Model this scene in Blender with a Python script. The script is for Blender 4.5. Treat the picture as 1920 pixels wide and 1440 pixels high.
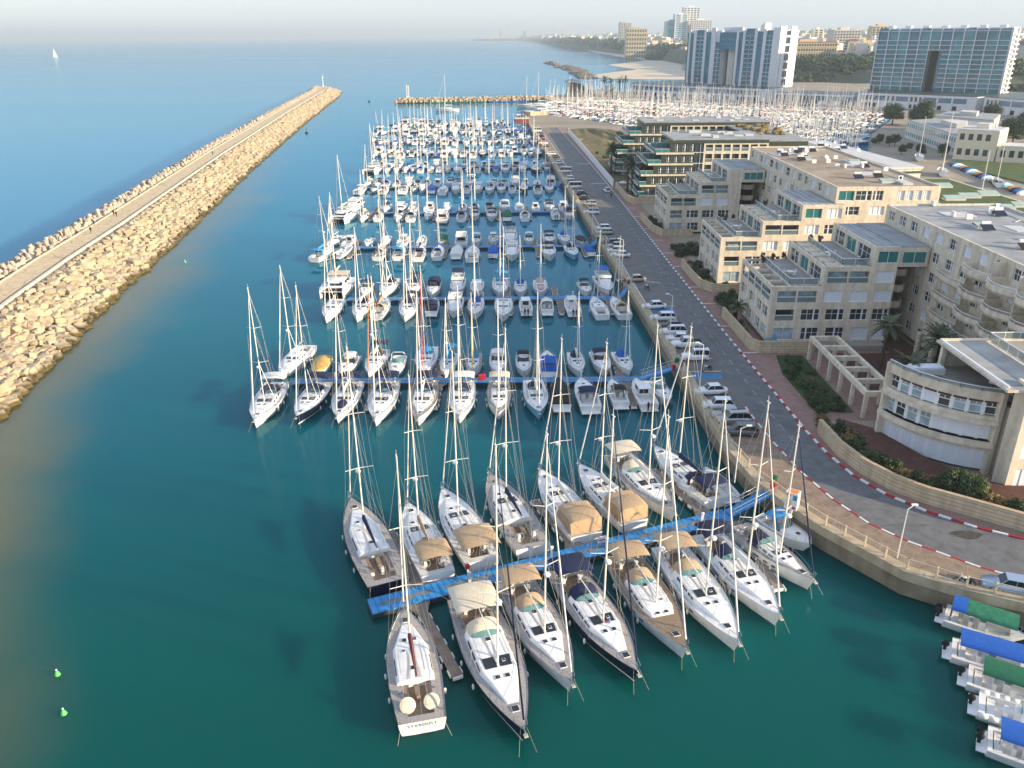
import bpy, bmesh, math, random
from mathutils import Vector, Matrix, noise
from mathutils.geometry import tessellate_polygon
R = math.radians
PI = math.pi
random.seed(7)
for o in list(bpy.data.objects): bpy.data.objects.remove(o)
SC = bpy.context.scene
COL = SC.collection
# ---------------------------------------------------------------- camera
FPX, CH, TH, RO = 1500.0, 50.0, math.atan(653.5/1500.0), R(0.39)
cam = bpy.data.objects.new("camera", bpy.data.cameras.new("camera"))
COL.objects.link(cam)
cam.data.sensor_width = 36; cam.data.lens = FPX/1920*36
cam.data.clip_start = 0.5; cam.data.clip_end = 120000
cam.matrix_world = Matrix.Translation((0, 0, CH)) @ Matrix.Rotation(PI/2-TH, 4, 'X') @ Matrix.Rotation(-RO, 4, 'Z')
SC.camera = cam
# ---------------------------------------------------------------- sky, sun, exposure
SUN_EL, SUN_DIR = R(13.5), (math.cos(R(19)), -math.sin(R(19)))
w = bpy.data.worlds.new("World"); SC.world = w; w.use_nodes = True
nt = w.node_tree; bg = nt.nodes["Background"]
sky = nt.nodes.new("ShaderNodeTexSky"); sky.sky_type = 'NISHITA'; sky.sun_disc = False
sky.sun_elevation = SUN_EL; sky.sun_rotation = math.atan2(SUN_DIR[0], SUN_DIR[1])
sky.air_density = 1.2; sky.dust_density = 0.2; sky.ozone_density = 2.0; sky.altitude = 30
tint = nt.nodes.new('ShaderNodeMixRGB'); tint.blend_type = 'MULTIPLY'; tint.inputs[0].default_value = 1; tint.inputs[2].default_value = (.92, .98, 1.10, 1)
# thin even veil of high haze over the clear sky
veil = nt.nodes.new('ShaderNodeMixRGB'); veil.inputs[0].default_value = .78; veil.inputs[2].default_value = (1.70, 1.97, 2.50, 1)
nt.links.new(sky.outputs[0], tint.inputs[1]); nt.links.new(tint.outputs[0], veil.inputs[1]); nt.links.new(veil.outputs[0], bg.inputs[0]); bg.inputs[1].default_value = 0.15
sun = bpy.data.objects.new("sun", bpy.data.lights.new("sun", 'SUN')); COL.objects.link(sun)
sun.data.energy = 4.4; sun.data.angle = R(0.53); sun.data.color = (1.0, 0.80, 0.54)
sv = Vector((SUN_DIR[0]*math.cos(SUN_EL), SUN_DIR[1]*math.cos(SUN_EL), math.sin(SUN_EL)))
sun.rotation_euler = (-sv).to_track_quat('-Z', 'Y').to_euler()
SC.view_settings.view_transform = 'Standard'; SC.view_settings.look = 'None'
SC.view_settings.exposure = 1.34; SC.view_settings.gamma = 1
SC.cycles.max_bounces = 6; SC.cycles.volume_bounces = 0; SC.cycles.transparent_max_bounces = 12
SC.cycles.caustics_reflective = False; SC.cycles.caustics_refractive = False
SC.cycles.sample_clamp_indirect = 6; SC.cycles.sample_clamp_direct = 12
try: SC.cycles.use_denoising = True
except Exception: pass
# a point of the ground plane z seen at a pixel of the 1920x1440 photograph
def G(px, py, z=0.0):
    u, v = px-960, py-720
    c, s = math.cos(RO), math.sin(RO)
    u, v = (u*c-v*s)/FPX, (u*s+v*c)/FPX
    dz = -math.sin(TH)-v*math.cos(TH); t = (z-CH)/dz
    return (u*t, (math.cos(TH)-v*math.sin(TH))*t)
# ---------------------------------------------------------------- tags and mesh builder
def tag(o, label=None, cat=None, group=None, kind=None):
    if label: o['label'] = label
    if cat: o['category'] = cat
    if group: o['group'] = group
    if kind: o['kind'] = kind
    return o
def empty(name, loc=(0,0,0), rz=0, label=None, cat=None, group=None):
    o = bpy.data.objects.new(name, None); COL.objects.link(o)
    o.location = loc; o.rotation_euler = (0, 0, rz); o.empty_display_size = .3
    return tag(o, label, cat, group)
def kids(o): return list(o.children)
def copy_tree(o, parent=None):
    c = o.copy(); COL.objects.link(c); c.parent = parent
    for ch in KID.get(o, ()):
        k = copy_tree(ch, c)
    return c
KID = {}
class MB:
    def __init__(s): s.v = []; s.f = []; s.mi = []; s.mats = []; s.cur = 0; s.T = None; s.sm = []; s.smooth = False
    def m(s, mat):
        if mat not in s.mats: s.mats.append(mat)
        s.cur = s.mats.index(mat); return s
    def pv(s, p):
        if s.T is not None: p = s.T @ Vector(p)
        s.v.append((p[0], p[1], p[2])); return len(s.v)-1
    def face(s, idx): s.f.append(tuple(idx)); s.mi.append(s.cur); s.sm.append(s.smooth)
    def poly(s, pts): s.face([s.pv(p) for p in pts])
    def box(s, x0, x1, y0, y1, z0, z1):
        i = [s.pv(p) for p in ((x0,y0,z0),(x1,y0,z0),(x1,y1,z0),(x0,y1,z0),(x0,y0,z1),(x1,y0,z1),(x1,y1,z1),(x0,y1,z1))]
        for q in ((0,3,2,1),(4,5,6,7),(0,1,5,4),(1,2,6,5),(2,3,7,6),(3,0,4,7)): s.face([i[k] for k in q])
        return s
    def prism(s, pts, z0, z1, top=True, bot=True):
        n = len(pts); a = [s.pv((p[0],p[1],z0)) for p in pts]; b = [s.pv((p[0],p[1],z1)) for p in pts]
        for k in range(n):
            l = (k+1) % n; s.face((a[k],a[l],b[l],b[k]))
        tri = tessellate_polygon([[Vector((p[0],p[1],0)) for p in pts]])
        for t in tri:
            ar = (pts[t[1]][0]-pts[t[0]][0])*(pts[t[2]][1]-pts[t[0]][1])-(pts[t[1]][1]-pts[t[0]][1])*(pts[t[2]][0]-pts[t[0]][0])
            if ar < 0: t = (t[0],t[2],t[1])
            if top: s.face([b[k] for k in t])
            if bot: s.face([a[k] for k in reversed(t)])
        return s
    def tube(s, p, q, r0, r1=None, n=6, caps=True):
        if r1 is None: r1 = r0
        p, q = Vector(p), Vector(q); d = (q-p)
        if d.length < 1e-6: return s
        d.normalize(); a = d.orthogonal().normalized(); b = d.cross(a)
        A = []; B = []
        for k in range(n):
            t = 2*PI*k/n; u = a*math.cos(t)+b*math.sin(t)
            A.append(s.pv(p+u*r0)); B.append(s.pv(q+u*r1))
        for k in range(n):
            l = (k+1) % n; s.face((A[k],A[l],B[l],B[k]))
        if caps: s.face(A[::-1]); s.face(B)
        return s
    def path(s, pts, r, n=5):
        for a, b in zip(pts[:-1], pts[1:]): s.tube(a, b, r, r, n)
        return s
    def grid(s, rows, closed=False, flip=False):
        R_ = [[s.pv(p) for p in row] for row in rows]
        for a, b in zip(R_[:-1], R_[1:]):
            n = len(a)
            for k in range(n if closed else n-1):
                l = (k+1) % n
                q = (a[k],a[l],b[l],b[k])
                s.face(q[::-1] if flip else q)
        return s
    def ell(s, c, r, nu=8, nv=5, half=False):
        rows = []
        v0 = 0 if half else -PI/2
        for j in range(nv+1):
            t = v0+(PI/2-v0)*j/nv
            rows.append([(c[0]+r[0]*math.cos(t)*math.cos(2*PI*k/nu), c[1]+r[1]*math.cos(t)*math.sin(2*PI*k/nu), c[2]+r[2]*math.sin(t)) for k in range(nu)])
        return s.grid(rows, True)
    def lathe(s, c, prof, n=10):
        return s.grid([[(c[0]+r*math.cos(2*PI*k/n), c[1]+r*math.sin(2*PI*k/n), c[2]+z) for k in range(n)] for r, z in prof], True)
    def build(s, name, mat=None, parent=None, label=None, cat=None, group=None, kind=None, loc=None, rz=0):
        me = bpy.data.meshes.new(name)
        me.from_pydata(s.v, [], s.f)
        mats = s.mats if s.mats else [mat]
        for m_ in mats: me.materials.append(m_)
        if len(mats) > 1: me.polygons.foreach_set('material_index', s.mi)
        if any(s.sm): me.polygons.foreach_set('use_smooth', s.sm)
        me.update()
        o = bpy.data.objects.new(name, me); COL.objects.link(o)
        if parent is not None:
            o.parent = parent; KID.setdefault(parent, []).append(o)
        if loc: o.location = loc
        if rz: o.rotation_euler = (0,0,rz)
        return tag(o, label, cat, group, kind)
def inst(name, me, loc=(0,0,0), rot=(0,0,0), sc=(1,1,1), parent=None, **k):
    o = bpy.data.objects.new(name, me); COL.objects.link(o)
    o.location = loc; o.rotation_euler = rot; o.scale = sc
    if parent is not None: o.parent = parent; KID.setdefault(parent, []).append(o)
    return tag(o, **k)
# ---------------------------------------------------------------- materials
def mat(name, col, rough=.5, metal=0, var=0, vscale=3, bump=0, bscale=20, ior=1.45, col2=None, alpha=1, spec=.5, coat=0):
    m = bpy.data.materials.new(name); m.use_nodes = True
    n = m.node_tree; b = n.nodes['Principled BSDF']; L = n.links.new
    b.inputs['Base Color'].default_value = (*col, 1); b.inputs['Roughness'].default_value = rough
    b.inputs['Metallic'].default_value = metal; b.inputs['IOR'].default_value = ior
    b.inputs['Specular IOR Level'].default_value = spec; b.inputs['Alpha'].default_value = alpha
    if coat: b.inputs['Coat Weight'].default_value = coat; b.inputs['Coat Roughness'].default_value = .1
    tc = n.nodes.new('ShaderNodeNewGeometry')
    if var or col2:
        nz = n.nodes.new('ShaderNodeTexNoise'); nz.inputs['Scale'].default_value = vscale; nz.inputs['Detail'].default_value = 5
        L(tc.outputs['Position'], nz.inputs['Vector'])
        rp = n.nodes.new('ShaderNodeValToRGB'); rp.color_ramp.elements[0].position = .32; rp.color_ramp.elements[1].position = .68
        c2 = col2 or tuple(c*(1+var) for c in col); c1 = col if col2 else tuple(c*(1-var) for c in col)
        rp.color_ramp.elements[0].color = (*c1, 1); rp.color_ramp.elements[1].color = (*c2, 1)
        L(nz.outputs['Fac'], rp.inputs[0]); L(rp.outputs[0], b.inputs['Base Color'])
    if bump:
        n2 = n.nodes.new('ShaderNodeTexNoise'); n2.inputs['Scale'].default_value = bscale; n2.inputs['Detail'].default_value = 6
        L(tc.outputs['Position'], n2.inputs['Vector'])
        bp = n.nodes.new('ShaderNodeBump'); bp.inputs['Strength'].default_value = bump; bp.inputs['Distance'].default_value = .1
        L(n2.outputs['Fac'], bp.inputs['Height']); L(bp.outputs[0], b.inputs['Normal'])
    return m
M = {}
def dm(k, *a, **kw): M[k] = mat(k, *a, **kw)
dm('gel', (.82,.82,.81), .25, var=.04, vscale=.8)
dm('gel_cream', (.74,.66,.50), .3, var=.05)
dm('gel_gray', (.42,.45,.48), .3, var=.05)
dm('deckw', (.78,.78,.77), .55, var=.06, vscale=1.5)
dm('teak', (.26,.185,.12), .7, var=.22, vscale=6)
dm('teakgray', (.34,.31,.29), .75, var=.2, vscale=6)
dm('hnavy', (.008,.014,.035), .18)
dm('hblue', (.02,.10,.32), .25)
dm('hlblue', (.22,.48,.62), .25)
dm('hwood', (.30,.13,.05), .4, var=.2)
dm('hblack', (.015,.015,.018), .25)
dm('navy', (.012,.02,.06), .85, var=.15)
dm('blue', (.01,.10,.42), .8, var=.1)
dm('lblue', (.03,.25,.45), .8, var=.1)
dm('green', (.01,.12,.06), .8, var=.1)
dm('black', (.012,.013,.015), .8)
dm('beige', (.44,.31,.185), .85, var=.08)
dm('cream', (.66,.58,.44), .85, var=.06)
dm('whitec', (.72,.71,.67), .8, var=.05)
dm('red', (.5,.02,.03), .6)
dm('orange', (.75,.22,.04), .6)
dm('yellow', (.75,.45,.03), .6)
dm('burg', (.12,.02,.03), .8)
dm('tarp', (.55,.33,.10), .8, var=.15)
dm('glassd', (.012,.016,.022), .08, spec=.8)
dm('plexi', (.10,.22,.22), .08, spec=.8)
dm('chrome', (.62,.62,.62), .25, metal=1)
dm('alum', (.66,.60,.50), .38, metal=.35)
dm('alumw', (.78,.74,.66), .35)
dm('spar_red', (.62,.05,.08), .5); dm('spar_yel', (.8,.5,.02), .5); dm('spar_org', (.75,.22,.06), .5)
dm('wire', (.55,.52,.46), .4, metal=.5)
dm('rubber', (.02,.02,.02), .7)
dm('rope', (.45,.40,.30), .9)
dm('dock', (.235,.19,.15), .85, var=.2, vscale=1.2)
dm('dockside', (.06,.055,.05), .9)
dm('pierblue', (.02,.20,.48), .6, col2=(.05,.31,.64), vscale=1.3)
dm('piergray', (.17,.18,.19), .8, var=.3, vscale=2)
dm('concrete', (.46,.385,.27), .85, var=.14, vscale=.6, bump=.15)
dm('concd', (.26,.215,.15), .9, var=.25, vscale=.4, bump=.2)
dm('gnd', (.30,.25,.19), .9, var=.15, vscale=.05)
dm('asphalt', (.15,.153,.16), .85, var=.12, vscale=.5, bump=.1, bscale=30)
dm('asphpatch', (.115,.117,.12), .9, var=.1); dm('stainm', (.07,.06,.045), .6, var=.3, vscale=2)
dm('asphw', (.155,.148,.142), .85, var=.15, vscale=.3)
dm('paint_w', (.72,.72,.70), .6, var=.12, vscale=4)
dm('paint_r', (.42,.025,.03), .6, var=.15, vscale=4)
dm('paint_b', (.03,.18,.36), .6, var=.1)
dm('paint_g', (.30,.30,.30), .7, var=.2, vscale=4)
dm('stone', (.72,.635,.50), .85, var=.10, vscale=1.2, bump=.12)
dm('stoneb', (.47,.36,.23), .85, var=.12, vscale=1.5, bump=.12)
dm('roofg', (.30,.31,.31), .8, var=.2, vscale=.35)
dm('rooft', (.25,.19,.13), .9, col2=(.40,.33,.25), vscale=.25)
dm('roofw', (.55,.55,.54), .7, var=.1, vscale=.4)
dm('roofgreen', (.34,.45,.40), .6, var=.1, vscale=.5)
dm('terr', (.34,.31,.28), .8, var=.12, vscale=.5)
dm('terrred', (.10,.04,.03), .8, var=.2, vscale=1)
dm('wglass', (.03,.045,.055), .06, spec=1)
dm('wcurt', (.33,.42,.47), .35, var=.25, vscale=.9)
dm('shutter', (.74,.78,.84), .5)
dm('wframe', (.80,.81,.82), .4)
dm('tealglass', (.02,.17,.17), .08, spec=1)
dm('railglass', (.22,.30,.31), .1, spec=.8, alpha=.55)
dm('cladgreen', (.05,.065,.05), .4, var=.1)
dm('tealrail', (.05,.25,.26), .1, alpha=.72, spec=.8)
dm('hotelblue', (.015,.13,.22), .1, var=.35, vscale=.09, spec=1)
dm('hotelglass', (.045,.23,.29), .12, var=.4, vscale=.12, spec=.9)
dm('hotelwhite', (.72,.72,.73), .6, var=.04)
dm('citywhite', (.58,.55,.50), .7, var=.08, vscale=.1)
dm('cityyel', (.52,.43,.27), .7, var=.1, vscale=.1)
dm('redroof', (.26,.07,.05), .8, var=.15)
dm('sandm', (.58,.50,.38), .95, var=.08, vscale=.02)
dm('scrub', (.20,.14,.06), .95, col2=(.075,.085,.025), vscale=.12)
dm('lawnm', (.022,.05,.010), .9, col2=(.045,.075,.018), vscale=.6)
dm('grass', (.035,.07,.014), .9, col2=(.085,.12,.025), vscale=.3)
dm('leafd', (.020,.042,.012), .7, col2=(.045,.08,.02), vscale=1.1)
dm('leafm', (.035,.065,.015), .7, col2=(.09,.12,.03), vscale=1.1)
dm('leafp', (.05,.07,.035), .6, col2=(.11,.13,.06), vscale=1.6)
dm('leafdry', (.16,.11,.04), .8, col2=(.24,.17,.06), vscale=1.6)
dm('bark', (.10,.07,.045), .9, var=.3, vscale=4)
dm('buoy', (.10,.55,.12), .5)
dm('postm', (.52,.46,.34), .5)
dm('railm', (.62,.52,.36), .5)
dm('carw', (.78,.79,.80), .2, coat=.6); dm('carsil', (.38,.40,.40), .28, metal=.5, coat=.5); dm('cargr', (.10,.115,.12), .25, metal=.4, coat=.5)
dm('carbk', (.015,.016,.02), .2, coat=.6); dm('carbl', (.03,.07,.22), .25, coat=.5); dm('carred', (.30,.02,.03), .25, coat=.5)
dm('carbeige', (.42,.38,.30), .3, metal=.3, coat=.4); dm('carlb', (.34,.44,.58), .25, metal=.4, coat=.5)
dm('headl', (.75,.75,.72), .1); dm('taill', (.4,.01,.01), .2)
dm('skin', (.42,.25,.17), .6); dm('tarpg', (.02,.17,.09), .7, var=.25, vscale=2); dm('pinkc', (.55,.40,.38), .8, var=.1)
# pavers: purple-red with pale wavy joints ; plain pink pavers
def paver(name, c1, c2, line, sc):
    m = mat(name, c1, .85, col2=c2, vscale=.9); n = m.node_tree; b = n.nodes['Principled BSDF']; L = n.links.new
    geo = n.nodes.new('ShaderNodeNewGeometry'); vo = n.nodes.new('ShaderNodeTexVoronoi'); vo.feature = 'DISTANCE_TO_EDGE'; vo.inputs['Scale'].default_value = sc
    L(geo.outputs['Position'], vo.inputs['Vector'])
    r = n.nodes.new('ShaderNodeValToRGB'); r.color_ramp.elements[0].position = .008; r.color_ramp.elements[1].position = .03
    r.color_ramp.elements[0].color = (1,1,1,1); r.color_ramp.elements[1].color = (0,0,0,1); L(vo.outputs[0], r.inputs[0])
    mx = n.nodes.new('ShaderNodeMixRGB'); mx.inputs[2].default_value = (*line, 1)
    src = b.inputs['Base Color'].links[0].from_socket
    L(src, mx.inputs[1]); L(r.outputs[0], mx.inputs[0]); L(mx.outputs[0], b.inputs['Base Color'])
    return m
M['paverp'] = paver('paverp', (.19,.135,.10), (.29,.215,.155), (.31,.235,.18), .55)
M['paverk'] = paver('paverk', (.23,.135,.11), (.30,.185,.15), (.32,.22,.19), 1.1)
M['paverq'] = paver('paverq', (.56,.43,.26), (.68,.54,.34), (.34,.26,.17), .35)
# facade stone with fine coursing
def coursed(name, c, c2, h=.45):
    m = mat(name, c, .85, col2=c2, vscale=1.4, bump=.1); n = m.node_tree; b = n.nodes['Principled BSDF']; L = n.links.new
    geo = n.nodes.new('ShaderNodeNewGeometry'); sp = n.nodes.new('ShaderNodeSeparateXYZ'); L(geo.outputs['Position'], sp.inputs[0])
    d = n.nodes.new('ShaderNodeMath'); d.operation = 'DIVIDE'; d.inputs[1].default_value = h; L(sp.outputs[2], d.inputs[0])
    f = n.nodes.new('ShaderNodeMath'); f.operation = 'FRACT'; L(d.outputs[0], f.inputs[0])
    l = n.nodes.new('ShaderNodeMath'); l.operation = 'LESS_THAN'; l.inputs[1].default_value = .12; L(f.outputs[0], l.inputs[0])
    mx = n.nodes.new('ShaderNodeMixRGB'); mx.blend_type = 'MULTIPLY'; mx.inputs[2].default_value = (.45,.42,.38,1)
    src = b.inputs['Base Color'].links[0].from_socket
    L(src, mx.inputs[1]); L(l.outputs[0], mx.inputs[0]); L(mx.outputs[0], b.inputs['Base Color'])
    return m
M['wallstone'] = coursed('wallstone', (.54,.43,.28), (.64,.53,.37))
# boulders: limestone, dark weed below the tide line
def rockmat(name, c, c2, weed):
    m = mat(name, c, .9, col2=c2, vscale=.35, bump=.5, bscale=2.5); n = m.node_tree; b = n.nodes['Principled BSDF']; L = n.links.new
    geo = n.nodes.new('ShaderNodeNewGeometry'); sp = n.nodes.new('ShaderNodeSeparateXYZ'); L(geo.outputs['Position'], sp.inputs[0])
    nz = n.nodes.new('ShaderNodeTexNoise'); nz.inputs['Scale'].default_value = .5; L(geo.outputs['Position'], nz.inputs['Vector'])
    ad = n.nodes.new('ShaderNodeMath'); ad.operation = 'ADD'; L(sp.outputs[2], ad.inputs[0]); L(nz.outputs['Fac'], ad.inputs[1])
    r = n.nodes.new('ShaderNodeMapRange'); r.inputs[1].default_value = 1.05; r.inputs[2].default_value = 1.5; L(ad.outputs[0], r.inputs[0])
    mx = n.nodes.new('ShaderNodeMixRGB'); mx.inputs[1].default_value = (*weed, 1)
    src = b.inputs['Base Color'].links[0].from_socket
    L(src, mx.inputs[2]); L(r.outputs[0], mx.inputs[0]); L(mx.outputs[0], b.inputs['Base Color'])
    return m
M['rock'] = rockmat('rock', (.33,.265,.175), (.47,.395,.275), (.10,.075,.025))
M['rockd'] = rockmat('rockd', (.17,.14,.11), (.24,.20,.16), (.05,.045,.03))
M['tetra'] = rockmat('tetra', (.36,.30,.235), (.46,.40,.32), (.05,.045,.04))
# water: teal in the harbour, sandy shallows and painted rock reflection by the breakwater, blue open sea
def watermat():
    m = bpy.data.materials.new('water'); m.use_nodes = True
    n = m.node_tree; b = n.nodes['Principled BSDF']; L = n.links.new; N = n.nodes.new
    geo = N('ShaderNodeNewGeometry'); sp = N('ShaderNodeSeparateXYZ'); L(geo.outputs['Position'], sp.inputs[0])
    def math_(op, a, bb=None, c=None):
        q = N('ShaderNodeMath'); q.operation = op
        for i, x in enumerate((a, bb, c)):
            if x is None: continue
            if isinstance(x, (int, float)): q.inputs[i].default_value = x
            else: L(x, q.inputs[i])
        return q.outputs[0]
    def mr(src, a, bb, c=0, d=1, t='SMOOTHSTEP'):
        q = N('ShaderNodeMapRange'); q.interpolation_type = t
        q.inputs[1].default_value = a; q.inputs[2].default_value = bb; q.inputs[3].default_value = c; q.inputs[4].default_value = d
        L(src, q.inputs[0]); return q.outputs[0]
    def mix(f, c1, c2):
        q = N('ShaderNodeMixRGB')
        for i, x in ((0,f),(1,c1),(2,c2)):
            if isinstance(x, tuple): q.inputs[i].default_value = (*x, 1)
            else: L(x, q.inputs[i])
        return q.outputs[0]
    X, Y = sp.outputs[0], sp.outputs[1]
    nz = N('ShaderNodeTexNoise'); nz.inputs['Scale'].default_value = .03; nz.inputs['Detail'].default_value = 3; L(geo.outputs['Position'], nz.inputs['Vector'])
    # signed distance east of the breakwater axis: x + 0.135*y + 79
    d = math_('ADD', math_('MULTIPLY_ADD', Y, .128, X), 66)
    d = math_('MULTIPLY_ADD', nz.outputs['Fac'], 26, d)
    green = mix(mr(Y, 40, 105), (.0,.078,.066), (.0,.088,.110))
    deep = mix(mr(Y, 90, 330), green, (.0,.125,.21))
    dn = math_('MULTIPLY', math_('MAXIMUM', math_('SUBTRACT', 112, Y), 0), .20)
    shal_refl = mr(math_('SUBTRACT', d, dn), 16, 36, 1, 0)
    shal_refl = math_('MULTIPLY', shal_refl, mr(Y, 150, 420, 1, .25))
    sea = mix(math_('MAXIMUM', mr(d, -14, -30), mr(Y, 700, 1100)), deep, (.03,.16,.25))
    col = mix(math_('MULTIPLY', shal_refl, mr(d, -16, -8)), sea, (.13,.125,.065))  # brown of the sandy bed, with the sunlit rocks' reflection painted in
    L(col, b.inputs['Base Color'])
    b.inputs['IOR'].default_value = 1.333; b.inputs['Specular IOR Level'].default_value = 0; b.inputs['Roughness'].default_value = 1
    b.inputs['Subsurface Weight'].default_value = .9; b.inputs['Subsurface Radius'].default_value = (1,1,1); b.inputs['Subsurface Scale'].default_value = 22
    gl = N('ShaderNodeBsdfGlossy'); gl.inputs['Color'].default_value = (.50,.67,.80,1)
    fr = N('ShaderNodeFresnel'); fr.inputs['IOR'].default_value = 1.30
    ms = N('ShaderNodeMixShader'); L(fr.outputs[0], ms.inputs[0]); L(b.outputs[0], ms.inputs[1]); L(gl.outputs[0], ms.inputs[2])
    L(ms.outputs[0], [q for q in n.nodes if q.type == 'OUTPUT_MATERIAL'][0].inputs['Surface'])
    # wind lanes
    mp = N('ShaderNodeMapping'); mp.inputs['Scale'].default_value = (.0018,.009,1); mp.inputs['Rotation'].default_value = (0,0,.12); L(geo.outputs['Position'], mp.inputs['Vector'])
    wl = N('ShaderNodeTexNoise'); wl.inputs['Scale'].default_value = 1; wl.inputs['Detail'].default_value = 5; wl.inputs['Distortion'].default_value = .6; L(mp.outputs[0], wl.inputs['Vector'])
    lane = mr(wl.outputs['Fac'], .42, .62)
    dist = math_('MAXIMUM', mr(d, -12, -34), mr(Y, 760, 1100))     # 1 = open sea
    rough = math_('MULTIPLY_ADD', math_('MULTIPLY', lane, dist), .07, .025)
    L(math_('MULTIPLY_ADD', mr(Y, 200, 900, 0, .06), 1, rough), gl.inputs['Roughness'])
    w1 = N('ShaderNodeTexNoise'); w1.inputs['Scale'].default_value = .9; w1.inputs['Detail'].default_value = 8; w1.inputs['Roughness'].default_value = .55
    mp2 = N('ShaderNodeMapping'); mp2.inputs['Scale'].default_value = (.8,1.7,1); mp2.inputs['Rotation'].default_value = (0,0,.5); L(geo.outputs['Position'], mp2.inputs['Vector']); L(mp2.outputs[0], w1.inputs['Vector'])
    bp = N('ShaderNodeBump'); bp.inputs['Distance'].default_value = .12
    L(math_('MULTIPLY_ADD', dist, .14, mr(Y, 20, 160, .30, .07)), bp.inputs['Strength'])
    L(w1.outputs['Fac'], bp.inputs['Height']); L(bp.outputs[0], gl.inputs['Normal']); L(bp.outputs[0], fr.inputs['Normal'])
    return m
M['water'] = watermat()

def planked(name, axis_scale=6.0, amt=.55):
    m = M[name]; n = m.node_tree; b = n.nodes['Principled BSDF']; L = n.links.new
    geo = n.nodes.new('ShaderNodeTexCoord'); wv = n.nodes.new('ShaderNodeTexWave'); wv.bands_direction = 'X'; wv.inputs['Scale'].default_value = axis_scale; L(geo.outputs['Object'], wv.inputs[0])
    r = n.nodes.new('ShaderNodeValToRGB'); r.color_ramp.elements[0].position = .0; r.color_ramp.elements[1].position = .12; r.color_ramp.elements[0].color = (amt,amt,amt,1); L(wv.outputs['Fac'], r.inputs[0])
    mx = n.nodes.new('ShaderNodeMixRGB'); mx.blend_type = 'MULTIPLY'; mx.inputs[0].default_value = 1; src = b.inputs['Base Color'].links[0].from_socket
    L(src, mx.inputs[1]); L(r.outputs[0], mx.inputs[2]); L(mx.outputs[0], b.inputs['Base Color'])
planked('pierblue', .5); planked('dock', 1.2, .6)

def streaks(name, amt=.80):
    m = M[name]; n = m.node_tree; b = n.nodes['Principled BSDF']; L = n.links.new
    geo = n.nodes.new('ShaderNodeNewGeometry'); mp = n.nodes.new('ShaderNodeMapping'); mp.inputs['Scale'].default_value = (1.1,1.1,.10); L(geo.outputs['Position'], mp.inputs[0])
    nz = n.nodes.new('ShaderNodeTexNoise'); nz.inputs['Scale'].default_value = 1; nz.inputs['Detail'].default_value = 4; L(mp.outputs[0], nz.inputs[0])
    r = n.nodes.new('ShaderNodeValToRGB'); r.color_ramp.elements[0].position = .35; r.color_ramp.elements[1].position = .6; r.color_ramp.elements[0].color = (amt,amt*.98,amt*.95,1); L(nz.outputs['Fac'], r.inputs[0])
    mx = n.nodes.new('ShaderNodeMixRGB'); mx.blend_type = 'MULTIPLY'; mx.inputs[0].default_value = 1; src = b.inputs['Base Color'].links[0].from_socket
    L(src, mx.inputs[1]); L(r.outputs[0], mx.inputs[2]); L(mx.outputs[0], b.inputs['Base Color'])
for k_ in ('stone','concrete','concd','gel','deckw','asphalt','hotelwhite','wallstone'): streaks(k_, .80 if k_ not in ('gel','deckw','hotelwhite') else .90)
# ================================================================ BOATS  (local frame: +X bow, origin amidships at the waterline)
def half(s, B, stern=.84, full=2.1):
    h = B/2
    if s < .42: return h*(stern+(1-stern)*math.sin(PI/2*s/.42))
    return max(h*(1-((s-.42)/.58)**full), .03)
def hull_mb(L, B, fb, hm, stern=.84, full=2.1, flare=.90, n=14, rake=.5, boot=None, wlm=None, rail=.06):
    """outer shell: returns builder and a function giving deck edge"""
    mb = MB(); mb.m(hm)
    def st(s):
        w = half(s, B, stern, full); h = fb*(.92+.28*s*s)
        return w, h
    rows = []
    for i in range(n+1):
        s = 1-(1-i/n)**1.25
        w, h = st(s); x = -L/2+L*s
        xb = x-rake*max(0, (s-.75)/.25)**1.5
        f = flare if s < .6 else flare*(1-.45*(s-.6)/.4)
        rows.append([(x, w, h+rail), (x-(x-xb)*.3, w*(1-(1-f)*.35), h*.62), (xb, w*f, .16), (xb, w*f*.96, .0), (xb-.1, w*f*.6, -.45), (xb-.1, 0, -.6),
                     (xb-.1, -w*f*.6, -.45), (xb, -w*f*.96, .0), (xb, -w*f, .16), (x-(x-xb)*.3, -w*(1-(1-f)*.35), h*.62), (x, -w, h+rail)])
    mb.smooth = True
    idx = [[mb.pv(p) for p in r] for r in rows]
    for a, b in zip(idx[:-1], idx[1:]):
        for k in range(10):
            mb.m(boot if boot and k in (2, 7) else (wlm if wlm and k in (3,4,5,6) else hm))
            mb.face((a[k], b[k], b[k+1], a[k+1]))
    mb.smooth = False; mb.m(hm)
    mb.face([idx[0][k] for k in range(11)])
    return mb, st
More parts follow.
